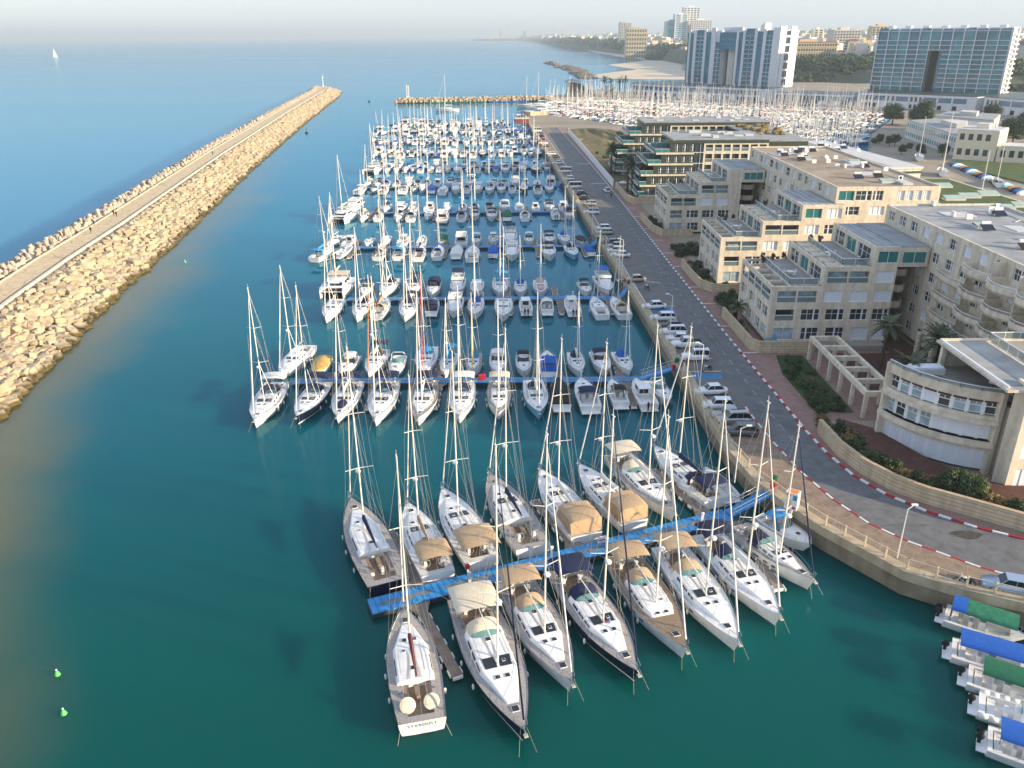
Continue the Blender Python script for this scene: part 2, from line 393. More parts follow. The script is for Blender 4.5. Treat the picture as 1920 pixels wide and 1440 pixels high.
def deck_mb(L, B, fb, st, dm_, cock=None, cm=None, cw=.55, n=22, deep=.5, inset=.04):
    mb = MB(); ss = sorted(set([i/n for i in range(n)]+[.985]+(list(cock) if cock else [])))
    rows = []
    for s in ss:
        w, h = st(s); w = max(w-inset, .01); x = -L/2+L*s; c = w*cw
        rows.append((s, x, w, h, c))
    for a, b in zip(rows[:-1], rows[1:]):
        inc = cock and a[0] >= cock[0]-1e-6 and b[0] <= cock[1]+1e-6
        mb.m(dm_)
        for sg in (1, -1):
            q = [(a[1], sg*a[2], a[3]), (b[1], sg*b[2], b[3]), (b[1], sg*b[4], b[3]+.03), (a[1], sg*a[4], a[3]+.03)]
            mb.poly(q if sg < 0 else q[::-1])
        if not inc:
            mb.poly([(a[1], -a[4], a[3]+.03), (b[1], -b[4], b[3]+.03), (b[1], b[4], b[3]+.03), (a[1], a[4], a[3]+.03)])
        else:
            mb.m(cm or dm_)
            mb.poly([(a[1], -a[4], a[3]-deep), (b[1], -b[4], b[3]-deep), (b[1], b[4], b[3]-deep), (a[1], a[4], a[3]-deep)])
            mb.m(M['gel'])
            for sg in (1, -1):
                q = [(a[1], sg*a[4], a[3]+.03), (b[1], sg*b[4], b[3]+.03), (b[1], sg*b[4], b[3]-deep), (a[1], sg*a[4], a[3]-deep)]
                mb.poly(q if sg > 0 else q[::-1])
    if cock:
        mb.m(M['gel'])
        for s in cock:
            w, h = st(s); c = (w-inset)*cw; x = -L/2+L*s
            mb.poly([(x, -c, h+.03), (x, c, h+.03), (x, c, h-deep), (x, -c, h-deep)])
    return mb
def loft_cabin(mb, secs, m_):
    """secs: (x, halfwidth, zbase, height)"""
    mb.m(m_); mb.smooth = False
    rows = [[(x, w, z), (x, w*.95, z+h*.55), (x, w*.84, z+h*.93), (x, w*.45, z+h), (x, -w*.45, z+h), (x, -w*.84, z+h*.93), (x, -w*.95, z+h*.55), (x, -w, z)] for x, w, z, h in secs]
    mb.grid(rows)
    mb.poly(rows[0][::-1]); mb.poly(rows[-1])
def canopy(mb, x0, x1, w, z, crown, m_, drop=.0, n=8, nx=4, sag=.0):
    """curved cloth roof with real thickness"""
    mb.m(m_); mb.smooth = True
    for off, fl in ((0, True), (-.035, False)):
        rows = []
        for i in range(nx+1):
            t = i/nx; x = x0+(x1-x0)*t; zz = z+sag*math.sin(PI*t)-drop*(abs(2*t-1)**3)
            rows.append([(x, w*math.sin(PI/2*(2*k/n-1))*1.0, zz+crown*math.cos(PI/2*(2*k/n-1))+off) for k in range(n+1)])
        mb.grid(rows, flip=fl)
    mb.smooth = False
def hatch(mb, x, y, z, a, b=None):
    b = b or a
    mb.m(M['gel']).box(x-a/2-.04, x+a/2+.04, y-b/2-.04, y+b/2+.04, z-.1, z+.035)
    mb.m(M['glassd']).box(x-a/2, x+a/2, y-b/2, y+b/2, z-.05, z+.05)
def torus(mb, c, R_, r, ax='x', n=14, k=4):
    rows = []
    for i in range(n+1):
        t = 2*PI*i/n; row = []
        for j in range(k):
            u = 2*PI*j/k; rr = R_+r*math.cos(u); d = r*math.sin(u)
            row.append((c[0]+d, c[1]+rr*math.cos(t), c[2]+rr*math.sin(t)) if ax == 'x' else (c[0]+rr*math.cos(t), c[1]+rr*math.sin(t), c[2]+d))
        rows.append(row)
    mb.grid(rows, True)
def yacht(root, L=13, B=4.1, fb=1.25, hm='gel', dk='deckw', det=2, bim=None, hood=None, bag='whitec', jib='whitec', cabin='salon', encl=False,
          mastm='alumw', mh=1.32, radar=True, wheels=2, name=None, hood_w=.62, stripe=None, bimx=(.015,.2), bimw=.42, bimz=2.15, dinghy=None, spread=2, flag=False, orangeitem=None, cockm='teak', raft=False, hatches=True, dropm=None):
    hb, st = hull_mb(L, B, fb, M[hm], boot=M[stripe] if stripe else (M['gel'] if hm == 'hnavy' else None), n=14 if det == 2 else 8)
    if det == 2 and hm != 'hnavy':        # hull ports
        hb.m(M['glassd'])
        for s0 in ((.38,.46),(.52,.57),(.62,.66)):
            for sg in (1, -1):
                pts = []
                for s, zf in ((s0[0],.60),(s0[1],.60),(s0[1],.72),(s0[0],.72)):
                    w, h = st(s); pts.append((-L/2+L*s, sg*(w*.985+.012), h*zf))
                hb.poly(pts if sg > 0 else pts[::-1])
    if orangeitem: pass
    hull = hb.build('hull', parent=root)
    if name and det == 2:
        cu = bpy.data.curves.new('hull_lettering', 'FONT'); cu.body = name; cu.size = .40; cu.extrude = .008; cu.align_x = 'CENTER'; cu.space_character = 1.25
        tmp = bpy.data.objects.new('tmp', cu); COL.objects.link(tmp); bpy.context.view_layer.update()
        me = bpy.data.meshes.new_from_object(tmp.evaluated_get(bpy.context.evaluated_depsgraph_get())); bpy.data.objects.remove(tmp)
        me.materials.clear(); me.materials.append(M['carsil']); t = bpy.data.objects.new('hull_lettering', me); COL.objects.link(t)
        t.parent = hull; t.location = (-L/2-.03, 0, fb*.58); t.rotation_euler = (R(90), 0, R(-90)); KID.setdefault(hull, []).append(t)
    dkb = deck_mb(L, B, fb, st, M[dk], (.05,.31), M[cockm], n=20 if det == 2 else 9)
    w0, h0 = st(.18)
    if det == 2:    # cockpit lockers, table
        xa, xb_ = -L/2+L*.10, -L/2+L*.31
        c = (w0-.04)*.55
        dkb.m(M['gel'])
        for sg in (1, -1): dkb.box(xa+.6, xb_, *(sorted((sg*(c-.42), sg*c))), h0-.5, h0-.1)
        dkb.m(M['teak'])
        for sg in (1, -1): dkb.box(xa+.65, xb_-.05, *(sorted((sg*(c-.40), sg*(c-.04)))), h0-.1, h0-.06)
        dkb.box(xa+1.3, xb_-.5, -.2, .2, h0-.5, h0+.12)
        if hatches:
            for s, a in ((.86, .55),): 
                w_, h_ = st(s); hatch(dkb, -L/2+L*s, 0, h_+.06, a)
    deck = dkb.build('deck', parent=root)
    # coachroof
    cb = MB(); secs = []; hc = .52 if cabin != 'flush' else .36
    s1 = .82 if cabin != 'short' else .68
    for s, k in ((.305,1),(.36,1.0),(.44,1.0),(.52,.92),(.60,.72),(.68 if cabin != 'short' else .65,.55),(s1,.12)):
        w, h = st(s); secs.append((-L/2+L*s, min(w*.74, B*.35)*(1 if s < .6 else (1-.5*(s-.6)/.22)), h+.02, hc*k))
    loft_cabin(cb, secs, M['gel'])
    # side windows + front windscreen
    cb.m(M['glassd'])
    for sg in (1, -1):
        for a, b in (((1,2),(2,3),(3,4)) if cabin != 'flush' else ((1,3),)):
            A, Bq = secs[a], secs[b]; g = .12
            p = [(A[0]+g, sg*(A[1]*.975+.01), A[2]+A[3]*.34), (Bq[0]-g, sg*(Bq[1]*.975+.01), Bq[2]+Bq[3]*.34), (Bq[0]-g, sg*(Bq[1]*.925+.012), Bq[2]+Bq[3]*.72), (A[0]+g, sg*(A[1]*.925+.012), A[2]+A[3]*.72)]
            cb.poly(p if sg > 0 else p[::-1])
    if cabin == 'salon':
        A, Bq = secs[3], secs[4]
        for sg in (1, -1):
            y0, y1 = .12, A[1]*.72
            p = [(A[0]+.1, sg*y0, A[2]+A[3]+.008), (A[0]+.1, sg*y1, A[2]+A[3]*.965+.008), (Bq[0]-.05, sg*y1*.9, Bq[2]+Bq[3]*.965+.03), (Bq[0]-.05, sg*y0, Bq[2]+Bq[3]+.03)]
            cb.poly(p[::-1] if sg > 0 else p)
    cab = cb.build('cabin', parent=root)
    if det >= 1 and hatches:
        for s, y, a in ((.40,.0,.42),(.66,.42,.38),(.66,-.42,.38),(.56,.6,.22)) if det == 2 else ((.40,0,.5),(.66,.0,.5)):
            x = -L/2+L*s
            z = None
            for A, Bq in zip(secs[:-1], secs[1:]):
                if A[0] <= x <= Bq[0]:
                    t = (x-A[0])/(Bq[0]-A[0]); z = A[2]+A[3]+(Bq[2]+Bq[3]-A[2]-A[3])*t
            if z: hb_ = MB(); hatch(hb_, x, y, z+.01, a); hb_.build('hatch', parent=cab)
    zc = secs[0][2]; xh = -L/2+L*.31; w3, h3 = st(.3)
    # sprayhood
    if hood:
        sb = MB(); W = w3*hood_w; rows = []; sb.m(M[hood]); sb.smooth = True
        for x, k, z in ((xh-.55,1,1.42),(xh+.1,1.0,1.45),(xh+.75,.97,1.05),(xh+1.25,.93,.56)):
            rows.append([(x, W*k*math.cos(PI*j/8), zc+max(.0,(z-.1)*abs(math.sin(PI*j/8))**.6)) for j in range(9)])
        if det == 2:
            sb.grid(rows[:3], flip=False); sb.m(M['plexi' if not encl else hood]); sb.grid([[(x, y, z) for x, y, z in r] for r in rows[2:]], flip=False)
        else: sb.grid(rows)
        sb.build('sprayhood', parent=root)
    if bim:
        bb = MB(); x0, x1 = -L/2+L*bimx[0], -L/2+L*bimx[1]; W = B*bimw; z = h3+bimz-.45
        canopy(bb, x0, x1, W, z, .28, M[bim], drop=.14, nx=6)
        if encl:
            bb.m(M[bim])
            bb.grid([[(x0, W*math.sin(PI/2*(2*k/8-1)), z+.28*math.cos(PI/2*(2*k/8-1))-.14) for k in range(9)], [(x0-.15, W*.96*(2*k/8-1), h3+.25) for k in range(9)]], flip=True)
            for sg in (1, -1): bb.poly([(x0, sg*W, z-.14), (x1+.6, sg*W, z-.05), (x1+1.6, sg*W*.95, h3+.15), (x0-.1, sg*W*.97, h3+.15)])
            canopy(bb, x1, x1+.9, W*.97, z-.1, .26, M[bim], nx=3)
        bo = bb.build('bimini', parent=root)
        if det >= 1:
            fbm = MB(); fbm.m(M['chrome'])
            for x in (x0+.1, (x0+x1)/2, x1-.1):
                for sg in (1, -1): fbm.tube((x, sg*W*.99, z), ((x0+x1)/2, sg*W*.97, h3), .02, n=4)
            fbm.build('frame', parent=bo)
    # steering
    if det == 2 and wheels and not encl:
        xw = -L/2+L*.115
        for sg in ((1,-1) if wheels == 2 else (0,)):
            wb = MB()
            wb.m(M['gel']).box(xw+.1, xw+.4, sg*.85-.14, sg*.85+.14, h3-.5, h3+.42)
            if raft: wb.T = Matrix.Translation((xw-.05, sg*.95, h3+.35)) @ Matrix.Rotation(R(-50),4,'Y'); wb.m(M['cream']).lathe((0,0,0), [(0,-.05),(.6,-.05),(.64,.02),(.4,.10),(0,.14)], 16); wb.T = None
            else: wb.m(M['chrome' if wheels == 2 else 'black']); torus(wb, (xw, sg*.85, h3+.28), .47, .035)
            wb.build('steering_wheel', parent=root)
    # mast
    xm = -L/2+L*.575; zm = h3+.3; H = L*mh
    rake = -.012*H
    mb = MB(); mb.m(M[mastm]).tube((xm, 0, zm-.1), (xm+rake, 0, zm+H), .092 if det == 2 else .11, .06, n=8 if det == 2 else 5)
    if det == 2:
        mb.m(M['alumw']).box(xm+rake-.25, xm+rake+.25, -.05, .05, zm+H, zm+H+.05); mb.tube((xm+rake, 0, zm+H), (xm+rake-.1, 0, zm+H+.6), .014, n=4)
    mast = mb.build('mast', parent=root)
    fr = (.36,.66) if spread == 2 else (.5,)
    tips = []
    for f in fr:
        sp = MB(); sp.m(M['alumw'])
        z = zm+H*f; xx = xm+rake*f; wd = B*(.30 if f < .6 else .23)
        tips.append((xx-.35, wd, z+.1))
        for sg in (1, -1): sp.tube((xx, 0, z), (xx-.35, sg*wd, z+.1), .045, .03, n=4)
        sp.build('spreader', parent=mast)
    if radar and det >= 1:
        rb = MB(); rb.m(M['gel']); rx = xm+rake*.33+.42; rb.lathe((rx, 0, zm+H*.33), [(.0,-.1),(.26,-.1),(.3,0),(.24,.16),(.0,.2)], 10); rb.box(rx-.4, rx, -.05, .05, zm+H*.33-.12, zm+H*.33-.06)
        rb.build('radar', parent=mast)
    # boom + sail bag
    bz = zm+1.15; xe = xm-L*.36
    bb = MB(); bb.m(M['alumw']).tube((xm-.1, 0, bz), (xe, 0, bz+.12), .075, .06, n=6)
    bo = bb.build('boom', parent=root)
    if bag and bag != 'none':
        sb = MB(); sb.m(M[bag]); rows = []; sb.smooth = True
        for i in range(6):
            t = i/5; x = xm-.05+(xe-xm+.25)*t; hh = .62*(1-t)**.7+.20; ww = .17*(1-t)+.10
            rows.append([(x, ww*math.cos(2*PI*k/7)*(1 if math.sin(2*PI*k/7) < 0 else .7), bz+.1*t+hh*.42+hh*.5*math.sin(2*PI*k/7)) for k in range(7)])
        sb.grid(rows, True); sb.poly(rows[0]); sb.poly(rows[-1][::-1]); sb.build('sail_cover', parent=bo)
    # forestay with furled sail
    wb, hb2 = st(.985); xf = L/2-.12
    top = (xm+rake*.96, 0, zm+H*.965); low = (xf, 0, hb2+.3)
    jb = MB(); jb.m(M[jib]); n_ = 5; pa = Vector(low); pb = Vector(top)
    jb.tube(pa+(pb-pa)*.03, pa+(pb-pa)*.5, .09, .075, n=6); jb.tube(pa+(pb-pa)*.5, pa+(pb-pa)*.95, .075, .03, n=6)
    jb.build('furled_jib', parent=root)
    if det >= 1:
        wr = .013 if det == 2 else .016
        rg = MB(); rg.m(M['wire'])
        rg.tube(low, top, wr, n=3); rg.tube((xm+rake, 0, zm+H), (-L/2+.1, .0, fb+.1), wr, n=3)
        wm, hm_ = st(.55)
        for sg in (1, -1):
            last = (xm+rake*.95, 0, zm+H*.96)
            for t_ in tips[::-1]:
                p = (t_[0], sg*t_[1], t_[2]); rg.tube(last, p, wr, n=3); last = p
            rg.tube(last, (xm-.45, sg*(wm-.12), hm_), wr, n=3)
            rg.tube((xm+rake*fr[0], 0, zm+H*fr[0]), (xm+.4, sg*(wm-.15), hm_), wr, n=3)
            if det == 2:
                rg.tube((xm+rake*.62, 0, zm+H*.62), (xm-.9, sg*(wm-.12), hm_), wr, n=3)
                rg.tube((xm+rake*.7, 0, zm+H*.7), (xe, sg*.1, bz+.3), wr, n=3)
        rg.build('rigging', parent=mast)
        # lifelines, pulpit, pushpit
        rl = MB(); rl.m(M['chrome']); rr = .016
        prev = None
        sl = [.06,.16,.26,.36,.46,.56,.66,.76,.86,.93] if det == 2 else [.1,.3,.5,.7,.9]
        for sg in (1, -1):
            prev = None
            for s in sl:
                w, h = st(s); x = -L/2+L*s; p = (x, sg*(w-.07), h); q = (x, sg*(w-.09), h+.62)
                rl.tube(p, q, rr, n=3)
                if prev: rl.tube(prev, q, rr*.7, n=3)
                prev = q
            rl.tube(prev, (L/2+.05, sg*.16, hb2+.72), rr*1.3, n=4)
            rl.tube((L/2+.05, sg*.16, hb2+.72), (L/2-.15, sg*.1, hb2), rr*1.3, n=4)
        rl.tube((L/2+.05, .16, hb2+.72), (L/2+.05, -.16, hb2+.72), rr*1.3, n=4)
        w1, h1 = st(.06)
        rl.tube((-L/2+.06*L, w1-.09, h1+.62), (-L/2+.1, w1*.6, h1+.62), rr*1.3, n=4); rl.tube((-L/2+.06*L, -w1+.09, h1+.62), (-L/2+.1, -w1*.6, h1+.62), rr*1.3, n=4)
        rl.build('railing', parent=root)
    if det == 2:
        for sg in (1, -1):
            ml = MB(); ml.m(M['rope']).tube((L/2-.35, sg*.25, hb2+.05), (L/2+1.0, sg*.8, -.3), .012, n=4); ml.build('mooring_line', parent=root)
            ml = MB(); ml.m(M['rope']).tube((-L/2+.25, sg*w1*.8, h1+.05), (-L/2-1.4, sg*(w1*.8+.5), .62), .02, n=4); ml.build('mooring_line', parent=root)
        # deck gear: grab rails, winches, halyards led aft, non-slip panels
        for sg in (1, -1):
            g = MB(); g.m(M['chrome'])
            for A, Bq in zip(secs[1:4], secs[2:5]): g.tube((A[0], sg*A[1]*.72, A[2]+A[3]+.08), (Bq[0], sg*Bq[1]*.72, Bq[2]+Bq[3]+.08), .022, n=4)
            g.build('grab_rail', parent=cab)
        for sg in (1, -1):
            for s_ in (.16,.24):
                w_, h_ = st(s_); q = MB(); q.m(M['chrome']).lathe((-L/2+L*s_, sg*w_*.66, h_+.02), [(.10,0),(.08,.1),(.1,.18),(0,.19)], 8); q.build('winch', parent=deck)
        q = MB(); q.m(M['rope'])
        for yy in (-.35,-.25,.25,.35): q.tube((xm-.2, yy*.4, secs[3][2]+secs[3][3]+.05), (secs[0][0]+.1, yy*1.6, secs[0][2]+secs[0][3]+.04), .018, n=4)
        q.build('halyard', parent=cab)
        ns = MB(); ns.m(M['gel_gray'] if dk == 'deckw' else M['deckw'])
        for sg in (1, -1):
            for a_, b_ in ((.36,.5),(.52,.64)):
                (wa, ha), (wb_, hb_2) = st(a_), st(b_); pts = [(-L/2+L*a_, sg*(wa-.16), ha+.006), (-L/2+L*b_, sg*(wb_-.16), hb_2+.006), (-L/2+L*b_, sg*(wb_-.40), hb_2+.012), (-L/2+L*a_, sg*(wa-.40), ha+.012)]
                if dk == 'deckw': ns.poly(pts if sg < 0 else pts[::-1])
        if ns.f: ns.build('nonslip_panel', parent=deck)
        ab = MB(); ab.m(M['chrome']); ab.tube((L/2-.5, 0, hb2+.08), (L/2+.35, 0, hb2+.05), .05, n=5)
        ab.m(M['alum']); ab.box(L/2+.05, L/2+.42, -.16, .16, hb2-.2, hb2-.12); ab.tube((L/2+.3, 0, hb2+.05), (L/2+.18, 0, hb2-.35), .035, n=5); ab.build('anchor', parent=root)
    if det >= 1:
        for s in ((.25,.45,.62) if det == 2 else (.4,)):
            for sg in (1, -1):
                fb_ = MB(); fb_.smooth = True
                w, h = st(s); x = -L/2+L*s
                fb_.m(M['gel' if hm != 'gel' or sg > 0 else 'whitec']); fb_.ell((x, sg*(w+.12), h*.42), (.13,.13,.34), 6, 4)
                fb_.build('fender', parent=root)
    if dinghy:
        d = MB(); d.m(M[dinghy]); d.smooth = True; w, h = st(.74); d.ell((-L/2+L*.70, 0, h+.25), (1.5,.75,.32), 10, 6); d.build('deck_cover', parent=root)
    if flag:
        f = MB(); f.m(M['wframe']).tube((-L/2+.1, -w1*.8, h1), (-L/2-.2, -w1*.8, h1+1.4), .02, n=4); f.m(M['whitec']).box(-L/2-.85, -L/2-.2, -w1*.8-.01, -w1*.8+.01, h1+.95, h1+1.35); f.build('flag', parent=root)
    return root
def motor(root, L=9, B=3.0, fb=1.15, hm='gel', top='navy', style='express', det=1, ob=0, dk='deckw', canopyfull=False, stripe=None, arch=True, plexm='glassd', topx=None, top2=None):
    hb, st = hull_mb(L, B, fb, M[hm], stern=.93, full=2.4, flare=.84, n=10, rake=.8, boot=M[stripe] if stripe else None)
    hb.build('hull', parent=root)
    ck = {'express': (.04,.50), 'fly': (.04,.26), 'open': (.06,.80), 'cabin': (.05,.42), 'rib': (.08,.85), 'covered': None}[style]
    d = deck_mb(L, B, fb, st, M[dk], ck, M['teak' if style in ('fly',) else 'deckw'], cw=.78, n=10, deep=.55)
    w0, h0 = st(.2)
    if ck and det:
        d.m(M['whitec'])
        d.box(-L/2+L*(ck[0]+.02), -L/2+L*(ck[0]+.02)+.55, -w0*.68, w0*.68, h0-.55, h0-.12)
        if style == 'express':
            for sg in (1,-1): d.box(-L/2+L*.36, -L/2+L*.36+.5, sg*.55-.28, sg*.55+.28, h0-.55, h0+.25)
    # swim platform
    d.m(M['gel' if style != 'fly' else 'teak']).box(-L/2-.7, -L/2+.02, -B*.40, B*.40, .28, .38)
    d.build('deck', parent=root)
    X = lambda s: -L/2+L*s
    if style in ('express', 'cabin', 'fly'):
        cb = MB()
        if style == 'express':
            secs = [(X(.50), w0*.72, h0, .42), (X(.56), w0*.72, h0, .48), (X(.66), w0*.64, h0+.05, .38), (X(.78), w0*.45, h0+.12, .22), (X(.88), w0*.2, h0+.18, .05)]
            loft_cabin(cb, secs, M['gel']); hatch(cb, X(.72), 0, h0+.42, .45)
        elif style == 'cabin':
            secs = [(X(.40), w0*.66, h0-.1, 1.25), (X(.60), w0*.62, h0-.05, 1.3), (X(.66), w0*.58, h0+.05, .95), (X(.70), w0*.52, h0+.05, .4), (X(.85), w0*.25, h0+.15, .12)]
            loft_cabin(cb, secs, M['gel'])
            cb.m(M['glassd'])
            for sg in (1,-1):
                p = [(X(.42), sg*(w0*.64), h0+.45), (X(.59), sg*(w0*.605), h0+.5), (X(.59), sg*(w0*.58), h0+.95), (X(.42), sg*(w0*.60), h0+.95)]
                cb.poly([(a, b+sg*.02, c) for a, b, c in (p if sg > 0 else p[::-1])])
            cb.poly([(X(.605)+.03, -w0*.5, h0+1.16), (X(.605)+.03, w0*.5, h0+1.16), (X(.665)+.05, w0*.46, h0+.62), (X(.665)+.05, -w0*.46, h0+.62)][::-1])
            cb.poly([(X(.40)-.02, -w0*.45, h0+.1), (X(.40)-.02, w0*.45, h0+.1), (X(.40)-.02, w0*.45, h0+.95), (X(.40)-.02, -w0*.45, h0+.95)][::-1])
            cb.m(M['gel']).box(X(.30), X(.62), -w0*.66, w0*.66, h0+1.18, h0+1.26)
        else:
            secs = [(X(.26), w0*.84, h0-.1, 1.25), (X(.50), w0*.80, h0-.05, 1.3), (X(.60), w0*.72, h0+.05, 1.0), (X(.68), w0*.6, h0+.1, .45), (X(.85), w0*.3, h0+.2, .12)]
            loft_cabin(cb, secs, M['gel']); cb.m(M['glassd'])
            for sg in (1,-1):
                p = [(X(.28), sg*(w0*.82), h0+.45), (X(.52), sg*(w0*.775), h0+.5), (X(.50), sg*(w0*.73), h0+1.0), (X(.28), sg*(w0*.77), h0+1.0)]
                cb.poly([(a, b+sg*.02, c) for a, b, c in (p if sg > 0 else p[::-1])])
            cb.poly([(X(.52), -w0*.55, h0+1.28), (X(.52), w0*.55, h0+1.28), (X(.605)+.06, w0*.5, h0+.75), (X(.605)+.06, -w0*.5, h0+.75)][::-1])
            cb.poly([(X(.26)-.02, -w0*.6, h0-.0), (X(.26)-.02, w0*.6, h0-.0), (X(.26)-.02, w0*.6, h0+1.0), (X(.26)-.02, -w0*.6, h0+1.0)][::-1])
        cb.build('cabin', parent=root)
    if style == 'fly':
        f = MB(); f.m(M['gel']); z = h0+1.2
        f.box(X(.10), X(.50), -w0*.8, w0*.8, z, z+.08)
        for sg in (1,-1): f.box(X(.10), X(.48), *sorted((sg*w0*.8, sg*w0*.74)), z+.08, z+.5)
        f.box(X(.46), X(.50), -w0*.8, w0*.8, z+.08, z+.62); f.m(M['whitec']).box(X(.14), X(.2), -w0*.6, w0*.6, z+.08, z+.5); f.box(X(.36), X(.40), -.5, .5, z+.08, z+.7)
        f.build('flybridge', parent=root)
        if top:
            c = MB(); canopy(c, X(.14), X(.44), w0*.74, z+1.5, .15, M[top], nx=4); c.m(M['chrome'])
            for x in (X(.16), X(.42)):
                for sg in (1,-1): c.tube((x, sg*w0*.72, z+1.5), (x, sg*w0*.75, z+.4), .03, n=4)
            c.build('bimini', parent=root)
    if style in ('express',):
        g = MB(); g.m(M[plexm]); g.smooth = True; W = w0*.74; zt = h0+.95
        rows = []
        for k in range(9):
            t = PI*(k/8-.5); rows.append([(X(.38)+L*.17*math.cos(t)**.7, W*math.sin(t), h0+.05+.3*math.cos(t)), (X(.36)+L*.12*math.cos(t)**.7, W*.9*math.sin(t), zt)])
        g.grid(rows, flip=False); g.smooth = False; g.m(M['chrome'])
        for a, b in zip(rows[:-1], rows[1:]): g.tube(a[1], b[1], .03, n=4)
        g.build('windscreen', parent=root)
        if top:
            c = MB(); x0, x1 = (X(.06) if canopyfull else X(.18)), X(.42)
            canopy(c, x0, x1, w0*.80, h0+1.25, .32, M[top], drop=.12, nx=5)
            if canopyfull:
                for sg in (1,-1): c.poly([(x0, sg*w0*.8, h0+1.13), (x1, sg*w0*.8, h0+1.15), (x1, sg*w0*.78, h0+.1), (x0-.3, sg*w0*.8, h0+.05)])
                c.poly([(x0, -w0*.8, h0+1.13), (x0, w0*.8, h0+1.13), (x0-.3, w0*.8, h0+.05), (x0-.3, -w0*.8, h0+.05)])
            else:
                c.m(M['chrome'])
                for x in (x0+.1, x1-.1):
                    for sg in (1,-1): c.tube((x, sg*w0*.79, h0+1.2), ((x0+x1)/2, sg*w0*.82, h0), .022, n=4)
            c.build('canopy', parent=root)
        if arch:
            a = MB(); a.m(M['gel']); xx = X(.22); pts = [(xx-.3, w0*.9, h0), (xx, w0*.84, h0+1.0), (xx+.1, w0*.6, h0+1.35), (xx+.1, -w0*.6, h0+1.35), (xx, -w0*.84, h0+1.0), (xx-.3, -w0*.9, h0)]
            a.path(pts, .07, 5); a.build('radar_arch', parent=root)
    if style in ('open', 'rib'):
        c = MB(); c.m(M['gel']).box(X(.42), X(.50), -.42, .42, h0-.55, h0+.5); c.m(M['plexi']).box(X(.49), X(.50), -.4, .4, h0+.5, h0+.85)
        c.m(M['whitec']).box(X(.30), X(.35), -.45, .45, h0-.55, h0+.2); c.build('console', parent=root)
        if style == 'rib':
            t = MB(); t.m(M['whitec']); t.smooth = True
            for sg in (1,-1):
                pr = None
                for i in range(9):
                    s = i/8; w, h = st(s*.96); p = (X(s*.98), sg*w, h-.1)
                    if pr: t.tube(pr, p, .25, n=8)
                    pr = p
            t.build('tube', parent=root)
        if top:
            c = MB(); t0, t1 = topx or (.28,.58)
            if topx: canopy(c, X(t0), X(t1), w0*.85, h0+1.4, .3, M[top], nx=4)
            else: c.m(M[top]).box(X(t0), X(t1), -w0*.6, w0*.6, h0+1.5, h0+1.58)
            if top2: canopy(c, X(t1), X(min(.92, t1+.62) if top2 == 'tarpg' else t1+.3), w0*.84, h0+1.35, .3, M[top2], nx=3)
            c.m(M['chrome'])
            for x in (X(t0+.02), X(t1-.03)):
                for sg in (1,-1): c.tube((x, sg*w0*.56, h0+1.5), (x, sg*w0*.6, h0-.3), .03, n=4)
            c.build('hardtop', parent=root)
    if style == 'covered':
        c = MB(); c.m(M[top]); c.smooth = True; rows = []
        for i in range(9):
            s = i/8*.97+.01; w, h = st(s); cr = .35+.5*math.sin(PI*min(1, s*1.25))**.7 if s < .8 else .35
            rows.append([(X(s), (w+.05)*math.sin(PI/2*(2*k/6-1)), h-.05+(cr)*math.cos(PI/2*(2*k/6-1))) for k in range(7)])
        c.grid(rows, flip=True); c.poly(rows[0]); c.build('tarpaulin', parent=root)
    if det:
        r = MB(); r.m(M['chrome'])
        for sg in (1,-1):
            pr = None
            for s in (.55,.68,.8,.92,.985):
                w, h = st(s); p = (X(s), sg*max(w-.08,.05), h+.5); r.tube((p[0], p[1], h), p, .018, n=3)
                if pr: r.tube(pr, p, .018, n=3)
                pr = p
        w, h = st(.985); r.tube((X(.985), max(w-.08,.05), h+.5), (X(.985), -max(w-.08,.05), h+.5), .018, n=3); r.build('railing', parent=root)
    for k in range(ob):
        y = (k-(ob-1)/2)*.62; o = MB(); o.m(M['black']); x = -L/2-.55
        o.smooth = True; o.ell((x, y, h0+.22), (.34,.2,.36), 8, 5); o.smooth = False
        o.box(x-.12, x+.12, y-.09, y+.09, -.3, h0); o.m(M['alum']).box(x-.3, x-.05, y-.02, y+.02, -.35, -.1); o.build('outboard_motor', parent=root)
    return root
